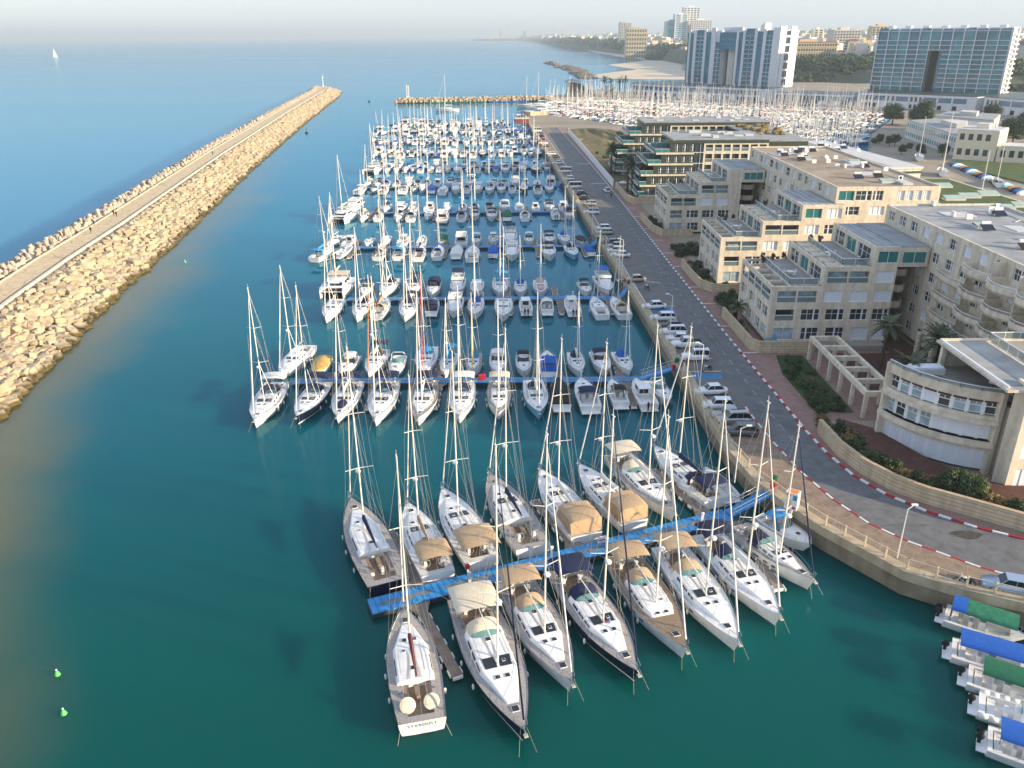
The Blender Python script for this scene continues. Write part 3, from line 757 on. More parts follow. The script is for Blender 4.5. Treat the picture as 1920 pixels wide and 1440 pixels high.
def catamaran(root, L=12, B=6.4, top='cream'):
    for sg in (1, -1):
        hb, st = hull_mb(L, 1.7, 1.5, M['gel'], stern=.8, n=8)
        for i, v in enumerate(hb.v): hb.v[i] = (v[0], v[1]+sg*(B/2-.85), v[2])
        hb.m(M['gel']); n0 = len(hb.v)
        d = deck_mb(L, 1.7, 1.5, st, M['deckw'], n=6)
        off = len(hb.v)
        hb.v += [(v[0], v[1]+sg*(B/2-.85), v[2]) for v in d.v]
        for f in d.f: hb.face([k+off for k in f])
        hb.build('hull', parent=root)
    d = MB(); d.m(M['deckw']).box(-L*.46, L*.18, -B/2+.9, B/2-.9, 1.0, 1.5); d.m(M['black']).box(L*.18, L*.44, -B/2+1.2, B/2-1.2, 1.42, 1.46); d.m(M['gel']).tube((L*.44, -B/2+.8, 1.5), (L*.44, B/2-.8, 1.5), .12)
    d.m(M['teak']).box(-L*.42, -L*.2, -B/2+1.3, B/2-1.3, 1.5, 1.53); d.build('bridge_deck', parent=root)
    c = MB(); loft_cabin(c, [(-L*.2, B*.36, 1.45, 1.35), (-L*.05, B*.37, 1.45, 1.45), (L*.1, B*.33, 1.45, 1.2), (L*.2, B*.26, 1.45, .2)], M['gel'])
    c.m(M['glassd'])
    for sg in (1,-1):
        p = [(-L*.18, sg*(B*.36), 2.1), (L*.08, sg*B*.335, 2.1), (L*.06, sg*B*.32, 2.6), (-L*.18, sg*B*.34, 2.6)]; c.poly([(a, b+sg*.03, z) for a, b, z in (p if sg > 0 else p[::-1])])
    c.poly([(L*.105+.05, -B*.27, 2.5), (L*.105+.05, B*.27, 2.5), (L*.18, B*.25, 1.95), (L*.18, -B*.25, 1.95)][::-1])
    c.poly([(-L*.2-.02, -B*.25, 1.6), (-L*.2-.02, B*.25, 1.6), (-L*.2-.02, B*.25, 2.6), (-L*.2-.02, -B*.25, 2.6)][::-1])
    c.build('cabin', parent=root)
    c = MB(); c.m(M[top]).box(-L*.42, -L*.12, -B*.34, B*.34, 3.2, 3.28)
    for x in (-L*.4, -L*.22):
        for sg in (1,-1): c.m(M['gel']).tube((x, sg*B*.32, 3.2), (x, sg*B*.33, 1.5), .05, n=5)
    c.build('bimini', parent=root)
    m_ = MB(); m_.m(M['alumw']).tube((0, 0, 2.6), (-.2, 0, 2.6+L*1.35), .13, .08, n=6); mo = m_.build('mast', parent=root)
    r = MB(); r.m(M['wire']).tube((-.2, 0, 2.6+L*1.33), (L*.44, 0, 1.6), .05, n=4)
    for sg in (1,-1): r.tube((-.2, 0, 2.6+L*1.3), (-.5, sg*B*.45, 1.6), .016, n=3)
    r.build('rigging', parent=mo)
    b = MB(); b.m(M['alumw']).tube((-.1, 0, 4.2), (-L*.42, 0, 4.3), .09, n=6); b.m(M['cream']).tube((-.2, 0, 4.45), (-L*.40, 0, 4.4), .3, .14, n=7); b.build('boom', parent=root)
    return root
BOATN = {}
def place(root, x, y, hd, label, group):
    root.location = (x, y, random.uniform(-.03, .03)); root.rotation_euler = (R(random.uniform(-.6,.6)), 0, hd); tag(root, label, root.get('category'), group); return root
PROTO = {}
def proto(kind, key, **kw):
    """first call builds the prototype and uses it; later calls copy it"""
    k = (kind, key)
    if k in PROTO: return copy_tree(PROTO[k])
    nm, cat = {'y': ('sailing_yacht', 'sailboat'), 'm': ('motor_boat', 'motorboat'), 'c': ('catamaran', 'catamaran')}[kind]
    r = empty(nm, cat=cat); PROTO[k] = r
    {'y': yacht, 'm': motor, 'c': catamaran}[kind](r, **kw)
    return r
def put(root, bow, stern, z, label, group):
    """place by where its bow and stern stand on the water plane"""
    b = Vector(G(*bow, z)); s = Vector(G(*stern, z)); c = (b+s)/2; d = b-s
    place(root, c.x, c.y, math.atan2(d.y, d.x), label, group); return d.length
ORD = ['first','second','third','fourth','fifth','sixth','seventh','eighth','ninth','tenth','eleventh','twelfth','thirteenth','fourteenth','fifteenth','sixteenth','seventeenth','eighteenth','nineteenth','twentieth','twenty-first','twenty-second','twenty-third','twenty-fourth','twenty-fifth','twenty-sixth','twenty-seventh','twenty-eighth','twenty-ninth','thirtieth']
def nth(i): return ORD[i] if i < len(ORD) else '%dth' % (i+1)
# ---------------- nearest pontoon: every boat its own
def near(kind, bow, stern, label, z=1.2, **kw):
    b = Vector(G(*bow, z)); s = Vector(G(*stern, z)); L = (b-s).length
    nm, cat = ('sailing_yacht', 'sailboat') if kind == 'y' else ('motor_boat', 'motorboat')
    r = empty(nm, cat=cat)
    if kind == 'y': kw.setdefault('B', L*.30 if L < 15 else L*.29)
    (yacht if kind == 'y' else motor)(r, L=L, det=2 if kind == 'y' else 1, **kw)
    put(r, bow, stern, z, label, 'boats moored at the nearest blue pontoon')
    assert 4 <= len(label.split()) <= 16, label
    return r
near('y', (657,935), (728,1092), 'navy hulled yacht with grey deck, outermost boat above the nearest blue pontoon', hm='hnavy', dk='teakgray', bag='navy', cabin='flush', wheels=1, mh=1.25)
near('y', (764,945), (822,1075), 'white yacht with small tan bimini and brown boom cover beside a finger dock', bim='beige', hood='beige', bag='beige', encl=False, bimx=(.02,.24))
near('y', (830,918), (905,1050), 'white yacht under a broad tan bimini between two bare topped yachts', bim='beige', hood='beige', bag=None, bimx=(.0,.26), bimw=.46)
near('y', (917,890), (1000,1025), 'yacht with grey side decks and blue boom cover, open cockpit with two black wheels', dk='teakgray', bag='navy', wheels=2, hm='gel', raft=False)
near('y', (1012,882), (1100,1002), 'white yacht with tan cockpit tent and long dark cabin windows, left of its twin', bim='beige', hood='beige', encl=True, bag='whitec', cabin='salon')
near('y', (1085,872), (1190,978), 'white yacht with tan cockpit tent and long dark cabin windows, right of its twin', bim='beige', hood='beige', encl=True, bag='whitec', cabin='salon')
near('y', (1265,965), (1158,850), 'white deck saloon yacht with pale grey bimini lying bow towards the pontoon', bim='cream', hood='cream', bag='whitec', dk='teakgray', bimx=(.0,.2))
near('y', (1225,838), (1345,935), 'slim white yacht with a large navy cockpit cover near the quay wall', bim='navy', hood='navy', bag='navy', wheels=1)
near('m', (1322,872), (1372,925), 'small white open boat with red fenders tucked against the quay', style='open', top=None, B=2.6, fb=.8)
near('y', (757,1142), (792,1352), 'white racing yacht named on its stern, lying bow in, with twin round wheel covers', dk='teakgray', bag='burg', name='STARDUST', raft=True, cabin='flush', B=4.5, stripe=None, mh=1.4, radar=False, z=1.2)
near('y', (984,1378), (878,1118), 'big navy hulled yacht with wide cream bimini and grey teak decks', hm='hnavy', dk='teakgray', bim='cream', hood='cream', bag=None, bimx=(.02,.24), jib='hnavy', mh=1.2)
near('y', (1073,1285), (962,1085), 'white hulled yacht with brown bimini and grey teak side decks', dk='teakgray', bim='beige', hood='beige', bag=None, bimx=(.02,.2))
near('y', (1196,1265), (1056,1065), 'navy hulled yacht with navy bimini, blue cloth lying on its foredeck', hm='hnavy', dk='teakgray', bim='navy', hood='navy', bag=None, jib='navy', flag=True)
near('y', (1287,1222), (1165,1040), 'pale hulled yacht with tan bimini and full brown teak foredeck', dk='teak', bim='beige', hood='beige', bag=None, cabin='short', jib='whitec')
near('y', (1385,1208), (1252,1022), 'all white yacht with tan bimini and broad dark saloon windscreen', bim='beige', hood='beige', bag=None)
near('y', (1462,1160), (1325,1000), 'all white yacht with dark blue bimini and blue fenders', bim='navy', hood='navy', bag='whitec')
near('y', (1525,1092), (1385,985), 'white yacht with grey side decks and pointed navy cockpit tent, last sailboat before the quay', dk='teakgray', hood='navy', bag='whitec', jib='navy', hood_w=.75)
near('m', (1522,1022), (1432,962), 'white sports cruiser with bright blue bimini close to the quay wall', style='express', top='pierblue', B=3.1, plexm='plexi')
near('m', (1322,852), (1372,900), 'white launch squeezed behind the navy covered yacht', style='cabin', top=None, B=2.4, fb=.8, z=1.0) if False else None
# loose cloths and paddle board on foredecks
def lump(name, px, z, cols, sc, label, cat):
    x, y = G(*px, z); b = MB(); b.smooth = True
    for i, c in enumerate(cols):
        b.m(M[c]).ell((x+.35*i*sc, y+.2*i*sc, z+.1), (.3*sc,.2*sc,.14*sc+.15*i), 8, 5)
    return b.build(name, label=label, cat=cat)
lump('folded_cloth', (1138,1168), 1.75, ['red','pierblue'], .6, 'red and blue bundle beside the mast of the navy hulled yacht', 'cloth')
# small open boats by the quay corner
for i, (st_, bw, kw, lab) in enumerate((((1772,1150),(1925,1200),dict(style='open',top='blue',top2='tarpg',topx=(.06,.24),ob=2),'small white boat under blue and green awnings, uppermost of the corner group'),
  ((1785,1215),(1945,1262),dict(style='open',top='blue',topx=(.06,.80),ob=1),'small white boat under one long bright blue awning, second of the corner group'),
  ((1815,1265),(1975,1318),dict(style='open',top='green',topx=(.14,.80),ob=1),'small white boat with green awning, middle of the corner group'),
  ((1835,1318),(1995,1372),dict(style='rib',top=None,ob=1),'grey white inflatable boat with dark cockpit, fourth of the corner group'),
  ((1852,1385),(2010,1440),dict(style='open',top='blue',top2='whitec',topx=(.10,.46),ob=2),'small white boat with blue and white roof, lowest of the corner group'))):
    r = empty('motor_boat', cat='motorboat'); b_ = Vector(G(*bw, .7)); s_ = Vector(G(*st_, .7)); L_ = (b_-s_).length
    motor(r, L=L_, B=3.0, fb=.85, **kw); put(r, bw, st_, .7, lab, 'small open boats in the near quay corner')
# ---------------- parametric rows along the other pontoons
PY = [None, 0, 115.0, 157.5, 201.5, 245, 290, 335, 380, 425, 470, 512]
PNAME = ['', '', 'second','third','fourth','fifth','sixth','seventh','eighth','ninth','tenth','eleventh']
PEND = {2:(-34.2,20.1),3:(-33.7,22.1),4:(-43.3,20.7),5:(-45,17.5),6:(-52,16.5),7:(-57,14.5),8:(-61,13),9:(-70,11),10:(-74,8.5),11:(-74,0)}
def pierx(k): return PEND[k]
YV = {  # yacht variants: look phrase, args
 'navbim': ('white sailboat with navy bimini', dict(bim='navy', hood='navy', bag='navy')),
 'navhull': ('navy hulled sailboat with navy bimini', dict(hm='hnavy', bim='navy', hood='navy', bag='navy')),
 'whbim': ('white sailboat with white bimini and navy hood', dict(bim='whitec', hood='navy', bag='navy')),
 'blustr': ('blue striped sailboat with navy deck cover', dict(hood='navy', bag='whitec', dinghy='navy', stripe='hblue', bim='navy')),
 'grydk': ('white sailboat with grey deck and navy bimini', dict(dk='teakgray', bim='navy', hood='navy', bag='whitec')),
 'hood': ('white sailboat with navy sprayhood', dict(hood='navy', bag='whitec')),
 'bluebag': ('white sailboat with blue boom cover', dict(hood='blue', bag='blue')),
 'lbl': ('white sailboat with light blue canvas', dict(hood='lblue', bag='lblue', bim='lblue')),
 'plain': ('plain white sailboat with bare boom', dict(bag=None)),
 'bluehull': ('light blue hulled sailboat', dict(hm='hlblue', bag='whitec', hood='navy')),
 'wood': ('white sailboat with brown teak deck', dict(dk='teak', bag='cream', hood='cream')),
 'redjib': ('white sailboat with red furled sail', dict(jib='spar_red', hood='lblue', bag='blue')),
 'yeljib': ('small grey sailboat with yellow furled sail', dict(jib='spar_yel', hood='lblue', bag='orange', dk='teakgray')),
 'orgjib': ('white sailboat with orange furled sail', dict(jib='spar_org', hood='navy', bim='navy', bag='whitec')),
 'old': ('weathered blue and white sailboat with orange board', dict(stripe='hblue', bag='blue', dk='teakgray', bim='cream')),
 'mauve': ('white sailboat under a dusty pink deck cover', dict(bag='pinkc', hood='pinkc', dinghy='pinkc')),
 'dark': ('dark hulled sailboat with white cabin', dict(hm='hblack', hood='whitec', bag='whitec')),
 'tan': ('white sailboat with tan boom cover', dict(hood='beige', bag='beige')),
}
MV = {
 'expn': ('white motorboat with navy canopy', dict(style='express', top='navy')),
 'expfull': ('white motorboat with enclosed navy canopy', dict(style='express', top='navy', canopyfull=True, arch=False)),
 'expk': ('white motorboat with black canopy', dict(style='express', top='black')),
 'expb': ('motorboat under a bright blue cockpit cover', dict(style='express', top='blue', canopyfull=True, arch=False)),
 'expo': ('white motorboat with open cockpit and green windscreen', dict(style='express', top=None, plexm='plexi')),
 'expw': ('white motorboat with white hardtop', dict(style='express', top='whitec')),
 'navm': ('navy hulled sports motorboat', dict(style='express', top='navy', hm='hnavy', plexm='plexi')),
 'cab': ('white cabin motorboat with outboards', dict(style='cabin', top=None, ob=2)),
 'cab1': ('white cabin motorboat', dict(style='cabin', top=None)),
 'fly': ('white flybridge motor yacht', dict(style='fly', top=None)),
 'flyn': ('white flybridge motor yacht with navy bimini', dict(style='fly', top='navy')),
 'flyb': ('white flybridge motor yacht with blue bimini', dict(style='fly', top='blue')),
 'open': ('small open motorboat with outboard', dict(style='open', top=None, ob=1)),
 'ttop': ('white fishing boat with T-top and outboards', dict(style='open', top='whitec', ob=2)),
 'rib': ('inflatable boat with outboard', dict(style='rib', top=None, ob=1)),
 'tarp': ('dinghy under a yellow brown tarpaulin', dict(style='covered', top='tarp')),
 'tarpb': ('boat under a blue tarpaulin', dict(style='covered', top='blue')),
 'tarpg': ('boat under a green tarpaulin', dict(style='covered', top='green')),
 'tarpw': ('boat under a white cover', dict(style='covered', top='whitec')),
 'ribk': ('black covered dinghy', dict(style='covered', top='black')),
 'tarpr': ('boat under a red tarpaulin', dict(style='covered', top='red')),
}
def rowboat(k, side, i, x, key, L=None, out=True, rot=0, dx=0):
    y = PY[k]+(115.0-157.5)*0; sg = -1 if side == 'near' else 1
    det = 2 if k == 2 else (1 if k <= 4 else 0)
    sail = key in YV; cat = key == 'cat'
    if L is None: L = (12.5 if sail else 8.5)
    if cat: L = 12
    Lq = {0: 2, 1: 1}.get(0, 1); Lr = round(L)
    if cat: r = proto('c', 0)
    elif sail:
        v = dict(YV[key][1]); v.update(L=Lr, B=Lr*(.32 if Lr < 11 else .31), fb=.95+.02*Lr, det=1 if k == 2 else min(det,1) if k < 5 else 0, radar=(i % 3 == 0), mh=1.32 if i % 2 else 1.22, spread=2 if Lr > 9 else 1)
        if k == 2 and side == 'near': v['det'] = 2; v['spread'] = 2
        r = proto('y', (key, Lr, v['det'], i % 2, i % 3 == 0), **v)
    else:
        v = dict(MV[key][1]); v.update(L=Lr, B=Lr*.34 if Lr < 11 else Lr*.31, fb=.7+.06*Lr, det=1 if k < 8 else 0)
        r = proto('m', (key, Lr, v['det']), **v)
    yy = y+sg*(1.5+L/2); hd = (sg*PI/2 if out else -sg*PI/2)+R(rot)
    look = 'white catamaran with wide coachroof' if cat else (YV if sail else MV)[key][0]
    lab = '%s, %s from left %s %s pontoon' % (look, nth(i), 'near side of' if side == 'near' else 'beyond', PNAME[k])
    place(r, x+dx, yy, hd, lab, 'boats moored in the rows of the harbour')
def rowpx(k, side, items):
    pyx = lambda px: G(px, P_row(k), 1.0)[0]
    for i, it in enumerate(items):
        px, key = it[0], it[1]; L = it[2] if len(it) > 2 else None; out = it[3] if len(it) > 3 else True; rot = it[4] if len(it) > 4 else 0
        # px is read at the middle of the boat
        LL = L or (12.5 if key in YV else 8.5)
        ymid = PY[k]+(-1 if side == 'near' else 1)*(1.5+LL/2)
        x = px_to_x(px, ymid, 1.0)
        rowboat(k, side, i, x, key, L, out, rot)
def P_(x, y, z):
    zc = y*math.cos(TH)-(z-CH)*math.sin(TH); vc = -y*math.sin(TH)-(z-CH)*math.cos(TH)
    u = x/zc*FPX; v = vc/zc*FPX; c, s = math.cos(RO), math.sin(RO)
    return (960+u*c+v*s, 720-u*s+v*c)
def px_to_x(px, y, z):
    a, b = -500, 900
    for _ in range(50):
        m_ = (a+b)/2
        if P_(m_, y, z)[0] < px: a = m_
        else: b = m_
    return a
rowpx(2, 'near', [(500,'whbim',14,True,2),(582,'navhull',13,True,-4),(648,'blustr',13,True,0),(717,'navbim',13.5,True,0),(793,'grydk',13.5,True,0),(866,'whbim',13,True,0),(936,'old',12.5,True,0),(1005,'bluehull',12,True,3),(1050,'ribk',9,False),(1098,'expn',9.5,False,4),(1155,'expk',8.5,False,4),(1204,'cab',9,False,5),(1240,'expo',8.5,True,8)])
rowpx(2, 'far', [(552,'plain',13,False,-6),(601,'tarp',7.5,False),(652,'expw',8,False,-6),(704,'orgjib',11,False,-3),(744,'expo',8,False),(799,'redjib',12,False),(840,'lbl',9,False,-4),(888,'yeljib',9,False),(934,'expw',9,False),(982,'expk',8,False),(1027,'expb',9,True),(1081,'hood',9,False,2),(1128,'expn',9,False,4),(1169,'bluebag',9,False,6)])
rowpx(3, 'near', [(622,'plain',12,True,0),(678,'hood',11.5),(717,'tan',10,False,-5),(765,'navbim',12),(812,'expfull',8.5,False),(853,'fly',10),(892,'bluebag',11),(944,'plain',12.5),(985,'cab',8.5,False,2),(1025,'expw',8.5,False),(1071,'ttop',9,False,4),(1121,'plain',11,False,4),(1160,'tan',11,False,6)])
rowpx(3, 'far', [(631,'cat',12,False,0),(686,'expn',8.5,False),(728,'hood',12,False,-4),(775,'navbim',11,False),(813,'expfull',9,False),(858,'flyn',11,False),(894,'cab1',9,False),(938,'lbl',11.5,False),(976,'bluebag',9,False),(1013,'mauve',10,False),(1097,'expk',8,False,4),(1133,'flyb',12,False,4)])
rowpx(4, 'near', [(607,'lbl',11,False,-14),(645,'rib',8,False,-16),(715,'wood',10,False,-3),(750,'lbl',10,False),(787,'navbim',11,False),(822,'bluebag',10,False),(857,'tarpw',9,False),(886,'plain',12,False),(925,'tarpb',8,False),(960,'fly',12),(1029,'expk',12,True,2),(1072,'bluehull',11,True,4),(1104,'tarpb',7,False,6)])
rowpx(4, 'far', [(628,'plain',10,False,-12),(657,'cab1',8.5,True,-8),(692,'open',7,False,-6),(722,'tarpw',8,False),(757,'cab1',9,True),(792,'open',8,True),(828,'tarpg',9,False),(866,'fly',11,True),(893,'expw',8,False),(925,'ttop',8.5,False),(957,'flyn',12,False),(992,'expw',8.5,False),(1030,'expk',10,False),(1058,'bluebag',10,False,3),(1090,'ribk',7,False,6)])
rowpx(5, 'near', [(642,'cat',13,True,-8),(683,'wood',10,True,-3),(711,'tan',9,False),(747,'grydk',10,True),(772,'hood',10,False),(803,'plain',8.5),(831,'fly',12,False),(866,'navbim',10,False),(890,'expk',9),(922,'expk',10),(951,'tarpg',9,False),(984,'tan',10,False),(1040,'ttop',8,False,3),(1067,'expfull',9,True,3)])
rowpx(5, 'far', [(662,'fly',13,False,-8),(724,'orgjib',10,False),(752,'cab1',10,False),(776,'ttop',9,True),(806,'cab1',10,True),(838,'cab',8,False),(868,'bluebag',9),(890,'lbl',10),(918,'expn',9),(946,'expw',10,False),(974,'plain',10),(1004,'cab1',8),(1030,'expk',10,False),(1056,'cab1',10)])
rnd = random.Random(11)
SY = ['plain','hood','navbim','bluebag','lbl','tan','wood','dark','redjib','whbim']; SM = ['expn','expk','expw','fly','flyn','cab1','cab','open','ttop','expo','tarpw','flyb','expo','tarpb']
for k in range(6, 12):
    x0, x1 = pierx(k)
    if k == 11: x0 += 6; x1 -= 4
    for side in ('near', 'far'):
        x = x0-2; i = 0
        while x < x1:
            sail = rnd.random() < (.40 if k < 10 else .3)
            key = rnd.choice(SY if sail else SM)
            if k == 7 and side == 'near' and i == 0: key = 'cat'
            L = rnd.choice((9,10,11,12)) if (sail or 'fly' in key) else rnd.choice((7,8,9,10))
            if k >= 10 and 'fly' in key: L = 13
            wd = L*.33+.55 if key != 'cat' else 7.5
            x += wd/2
            if rnd.random() > .05: rowboat(k, side, i, x, key, L, rnd.random() < .55, rnd.uniform(-2,2)+(-8 if x < x0+4 else 0)); i += 1
            x += wd/2+rnd.choice((0,.1,.2,.9))
# ================================================================ WATER, LAND, QUAY, ROAD
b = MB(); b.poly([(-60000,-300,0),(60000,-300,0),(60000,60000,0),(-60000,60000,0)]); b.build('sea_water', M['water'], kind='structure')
QE = [(110,30),(80,45.5),(60,52.5),(46.3,58.5),(42,60.4),(37.7,63.2),(32.6,70.7),(30.2,75.5),(28.3,80.5),(27.1,88),(26.6,100),(25.8,124),(24.4,156),(21.9,218),(18.6,300),(15.6,380),(12.5,453),(10.5,520),(9.5,545)]
BAS = [(22,552),(60,487),(95,420),(118,350),(128,330),(146,342),(163,374),(186,428),(222,490),(256,556),(236,604),(190,644),(150,678),(100,708),(60,705),(30,700)]
SEAE = [(18,712),(50,742),(100,768),(150,795),(190,845),(232,935),(243,1080),(262,1300)]
b = MB(); b.m(M['gnd'])
pts = QE+BAS+SEAE+[(330,1640),(900,1640),(1400,900),(1400,-250),(110,-250)]
b.prism(pts, -2, 2.5, bot=False); b.build('ground', kind='structure')
ZG = 2.5
def offset(poly, d):
    out = []
    for i, p in enumerate(poly):
        a = poly[max(i-1,0)]; c = poly[min(i+1,len(poly)-1)]
        dx, dy = c[0]-a[0], c[1]-a[1]; l = math.hypot(dx, dy); out.append((p[0]+dy/l*d, p[1]-dx/l*d))
    return out
def strip(mb, A, B, z, zb=None):
    for i in range(len(A)-1): mb.poly([(A[i][0],A[i][1],z),(B[i][0],B[i][1],z),(B[i+1][0],B[i+1][1],z),(A[i+1][0],A[i+1][1],z)])
def ribbon_box(mb, A, B, z0, z1):
    n = len(A)
    for i in range(n-1):
        a, c, d, e = A[i], B[i], B[i+1], A[i+1]
        mb.poly([(*a,z1),(*c,z1),(*d,z1),(*e,z1)]); mb.poly([(*a,z0),(*a,z1),(*e,z1),(*e,z0)]); mb.poly([(*c,z1),(*c,z0),(*d,z0),(*d,z1)])
    for i in (0, n-1): mb.poly([(*A[i],z0),(*B[i],z0),(*B[i],z1),(*A[i],z1)])
QE2 = QE
q1 = offset(QE2, .35) ; q0 = offset(QE2, -.12)
def fix(A): return A
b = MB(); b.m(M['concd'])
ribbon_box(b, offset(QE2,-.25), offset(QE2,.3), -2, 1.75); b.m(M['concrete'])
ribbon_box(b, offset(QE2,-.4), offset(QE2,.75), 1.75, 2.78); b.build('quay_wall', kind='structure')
# road polylines (left edge, right edge), south to north
RLp = [(90,42),(70,50.5),(55,58.5),(48.4,62),(45.3,63.9),(40.3,68.3),(37.7,71.6),(35.7,76.4),(34.2,82.5),(33.2,90),(32.6,98),(31.6,130),(30.1,183),(28.4,250),(26.6,330),(24,400),(21.5,470)]
RRp = [(96,50),(76,58.5),(60,65.5),(52.1,68.3),(48.4,70.4),(44.6,73.6),(41.7,77.2),(39.7,81.5),(38.6,87),(38.1,93),(37.9,99),(36.8,130),(35.5,183),(34.2,250),(31.9,330),(29,400),(26.2,470)]
QEr = [(88,36),(68,45),(52,53.5),(46.5,59.4),(42.8,60.9),(38.4,64.0),(33.6,71.4),(31.2,76.2),(29.3,81.2),(28.1,88.5),(27.6,100),(26.8,124),(25.0,168),(22.9,220),(19.6,300),(15.6,400),(13,455)]
b = MB(); strip(b, QEr, RLp, ZG+.012); b.build('promenade', M['paverp'], kind='structure')
b = MB(); strip(b, RRp, [(p[0]+ (5.5 if p[1] > 95 else 3.0), p[1]) for p in RRp], ZG+.004); b.build('pavement', M['paverk'], kind='structure')
b = MB(); b.m(M['paverk']).box(41, 66, 96, 156, ZG, ZG+.006); b.build('pavement', kind='structure')
b = MB(); strip(b, RLp, RRp, ZG+.008); b.build('road', M['asphalt'], kind='structure')
# worn pale band at the road bend
# kerbs : left white/red worn, right red and white painted
def resample(poly, step):
    out = [poly[0]]; acc = 0
    for a, c in zip(poly[:-1], poly[1:]):
        l = math.hypot(c[0]-a[0], c[1]-a[1]); n = max(1, round(l/step))
        out += [(a[0]+(c[0]-a[0])*k/n, a[1]+(c[1]-a[1])*k/n) for k in range(1, n+1)]
    return out
def catmull(poly, m=6):
    out = []
    for i in range(len(poly)-1):
        p0, p1, p2, p3 = poly[max(i-1,0)], poly[i], poly[i+1], poly[min(i+2,len(poly)-1)]
        for k in range(m):
            t = k/m
            out.append(tuple(.5*(2*p1[j]+(-p0[j]+p2[j])*t+(2*p0[j]-5*p1[j]+4*p2[j]-p3[j])*t*t+(-p0[j]+3*p1[j]-3*p2[j]+p3[j])*t**3) for j in (0,1)))
    return out+[poly[-1]]
RRs = resample(RRp, 1.25); o1 = offset(RRs, -.0); o2 = offset(RRs, .3)
b = MB()
for i in range(len(RRs)-1):
    yy = RRs[i][1]; red = (i//1) % 2 == 0
    b.m(M['paint_r'] if red and yy < 122 else (M['paint_w'] if not red else M['piergray']))
    A = RRs[i:i+2]; Bq = o2[i:i+2]; ribbon_box(b, A, Bq, ZG, ZG+.16)
b.build('kerb', kind='structure')
RLs = resample(RLp, 1.25); o3 = offset(RLs, -.22)
b = MB()
for i in range(len(RLs)-1):
    if RLs[i][1] > 100: break
    b.m(M['paint_r'] if i % 2 else M['paint_w']); ribbon_box(b, o3[i:i+2], RLs[i:i+2], ZG, ZG+.05)
b.build('kerb', kind='structure')
# centre dashes, parking surface and stripes
b = MB(); b.m(M['paint_g'])
ctr = [((a[0]+c[0])/2, (a[1]+c[1])/2) for a, c in zip(RLp, RRp)]; cs = resample(ctr, 2.0)
for i in range(0, len(cs)-1, 2):
    if cs[i][1] > 86:
        a, c = cs[i], cs[i+1]; b.poly([(a[0]-.06,a[1],ZG+.013),(a[0]+.06,a[1],ZG+.013),(c[0]+.06,c[1],ZG+.013),(c[0]-.06,c[1],ZG+.013)])
def xon(poly, y):
    for a, c in zip(poly[:-1], poly[1:]):
        if min(a[1],c[1]) <= y <= max(a[1],c[1]): return a[0]+(c[0]-a[0])*(y-a[1])/(c[1]-a[1]+1e-9)
    return poly[-1][0]
b.m(M['paint_w'])
for y in (330, 283): b.box(xon(RLp,y), xon(RRp,y), y, y+.5, ZG+.009, ZG+.014)
b.build('road_marking', kind='structure')
b = MB(); b.m(M['asphw'])
pk = [y for y in range(97, 440, 6)]
A = [(xon(RLp,y)-5.2 if y < 300 else xon(RLp,y)-4.6, y) for y in pk]; Bq = [(xon(RLp,y)+.3, y) for y in pk]
strip(b, A, Bq, ZG+.017); b.build('parking_area', kind='structure')
b = MB(); b.m(M['paint_w'])
for i in range(len(A)-1):
    a, c = A[i], A[i+1]; b.poly([(a[0]-.08,a[1],ZG+.022),(a[0]+.08,a[1],ZG+.022),(c[0]+.08,c[1],ZG+.022),(c[0]-.08,c[1],ZG+.022)])
for y in (97.2, 113.3, 118.6, 145.6): b.box(xon(RLp,y)-5.2, xon(RLp,y), y, y+.16, ZG+.0175, ZG+.022)
b.m(M['paint_b'])
for y in (110.4, 142.9): b.box(xon(RLp,y)-5.0, xon(RLp,y)-.4, y, y+2.0, ZG+.0175, ZG+.021)
b.build('parking_marking', kind='structure')
b = MB(); b.m(M['paint_w'])
for y in (121,134,147,158,174,186,199,212,228,240): b.box(xon(RRp,y)+.3, xon(RRp,y)+3.0, y, y+.25, ZG+.005, ZG+.012)
b.build('pavement_marking', kind='structure')
b = MB(); b.m(M['asphalt'])
for x, y in (G(1565,895,2.5), G(1597,899,2.5), G(1903,1045,2.5), G(1770,1000,2.5)): b.lathe((x,y,ZG), [(.0,.018),(.38,.018),(.42,.012)], 12)
b.build('manhole_cover', kind='structure')
# ---------------- pontoons
def pontoon(a, c, wd, label, key=('blue'), fingers=(), gang=None, strips=True):
    d = Vector((c[0]-a[0], c[1]-a[1], 0)); L = d.length; ang = math.atan2(d.y, d.x)
    r = empty('pontoon', (a[0], a[1], 0), ang, label, 'pontoon', 'blue decked pontoons of the harbour')
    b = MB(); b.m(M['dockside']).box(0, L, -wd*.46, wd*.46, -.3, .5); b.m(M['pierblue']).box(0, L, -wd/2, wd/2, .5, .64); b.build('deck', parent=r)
    b = MB(); b.m(M['piergray'])
    x = 1
    while x < L-2: l = random.choice((3,5,6)); b.box(x, min(x+l, L-.5), -.26, .26, .64, .655); x += l+random.choice((.3,.5,1.5))
    b.build('grip_strip', parent=r)
    for f in fingers:
        fx, side, ln, sk = f; fb = MB(); T = Matrix.Translation((fx, side*wd/2, 0)) @ Matrix.Rotation(side*(PI/2)+sk, 4, 'Z')
        fb.T = T; fb.m(M['dock'])
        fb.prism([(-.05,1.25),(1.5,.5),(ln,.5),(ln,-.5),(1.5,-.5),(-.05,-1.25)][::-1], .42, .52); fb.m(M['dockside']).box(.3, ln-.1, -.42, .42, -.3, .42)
        fb.m(M['gel'])
        x = 1.8
        while x < ln-.5:
            for s_ in (1,-1): fb.box(x, x+.75, *sorted((s_*.5, s_*.6)), .22, .5)
            x += 1.9
        fb.box(ln, ln+.1, -.45, .45, .2, .5); fb.T = None
        fb.build('finger_dock', parent=r)
    return r, L, ang
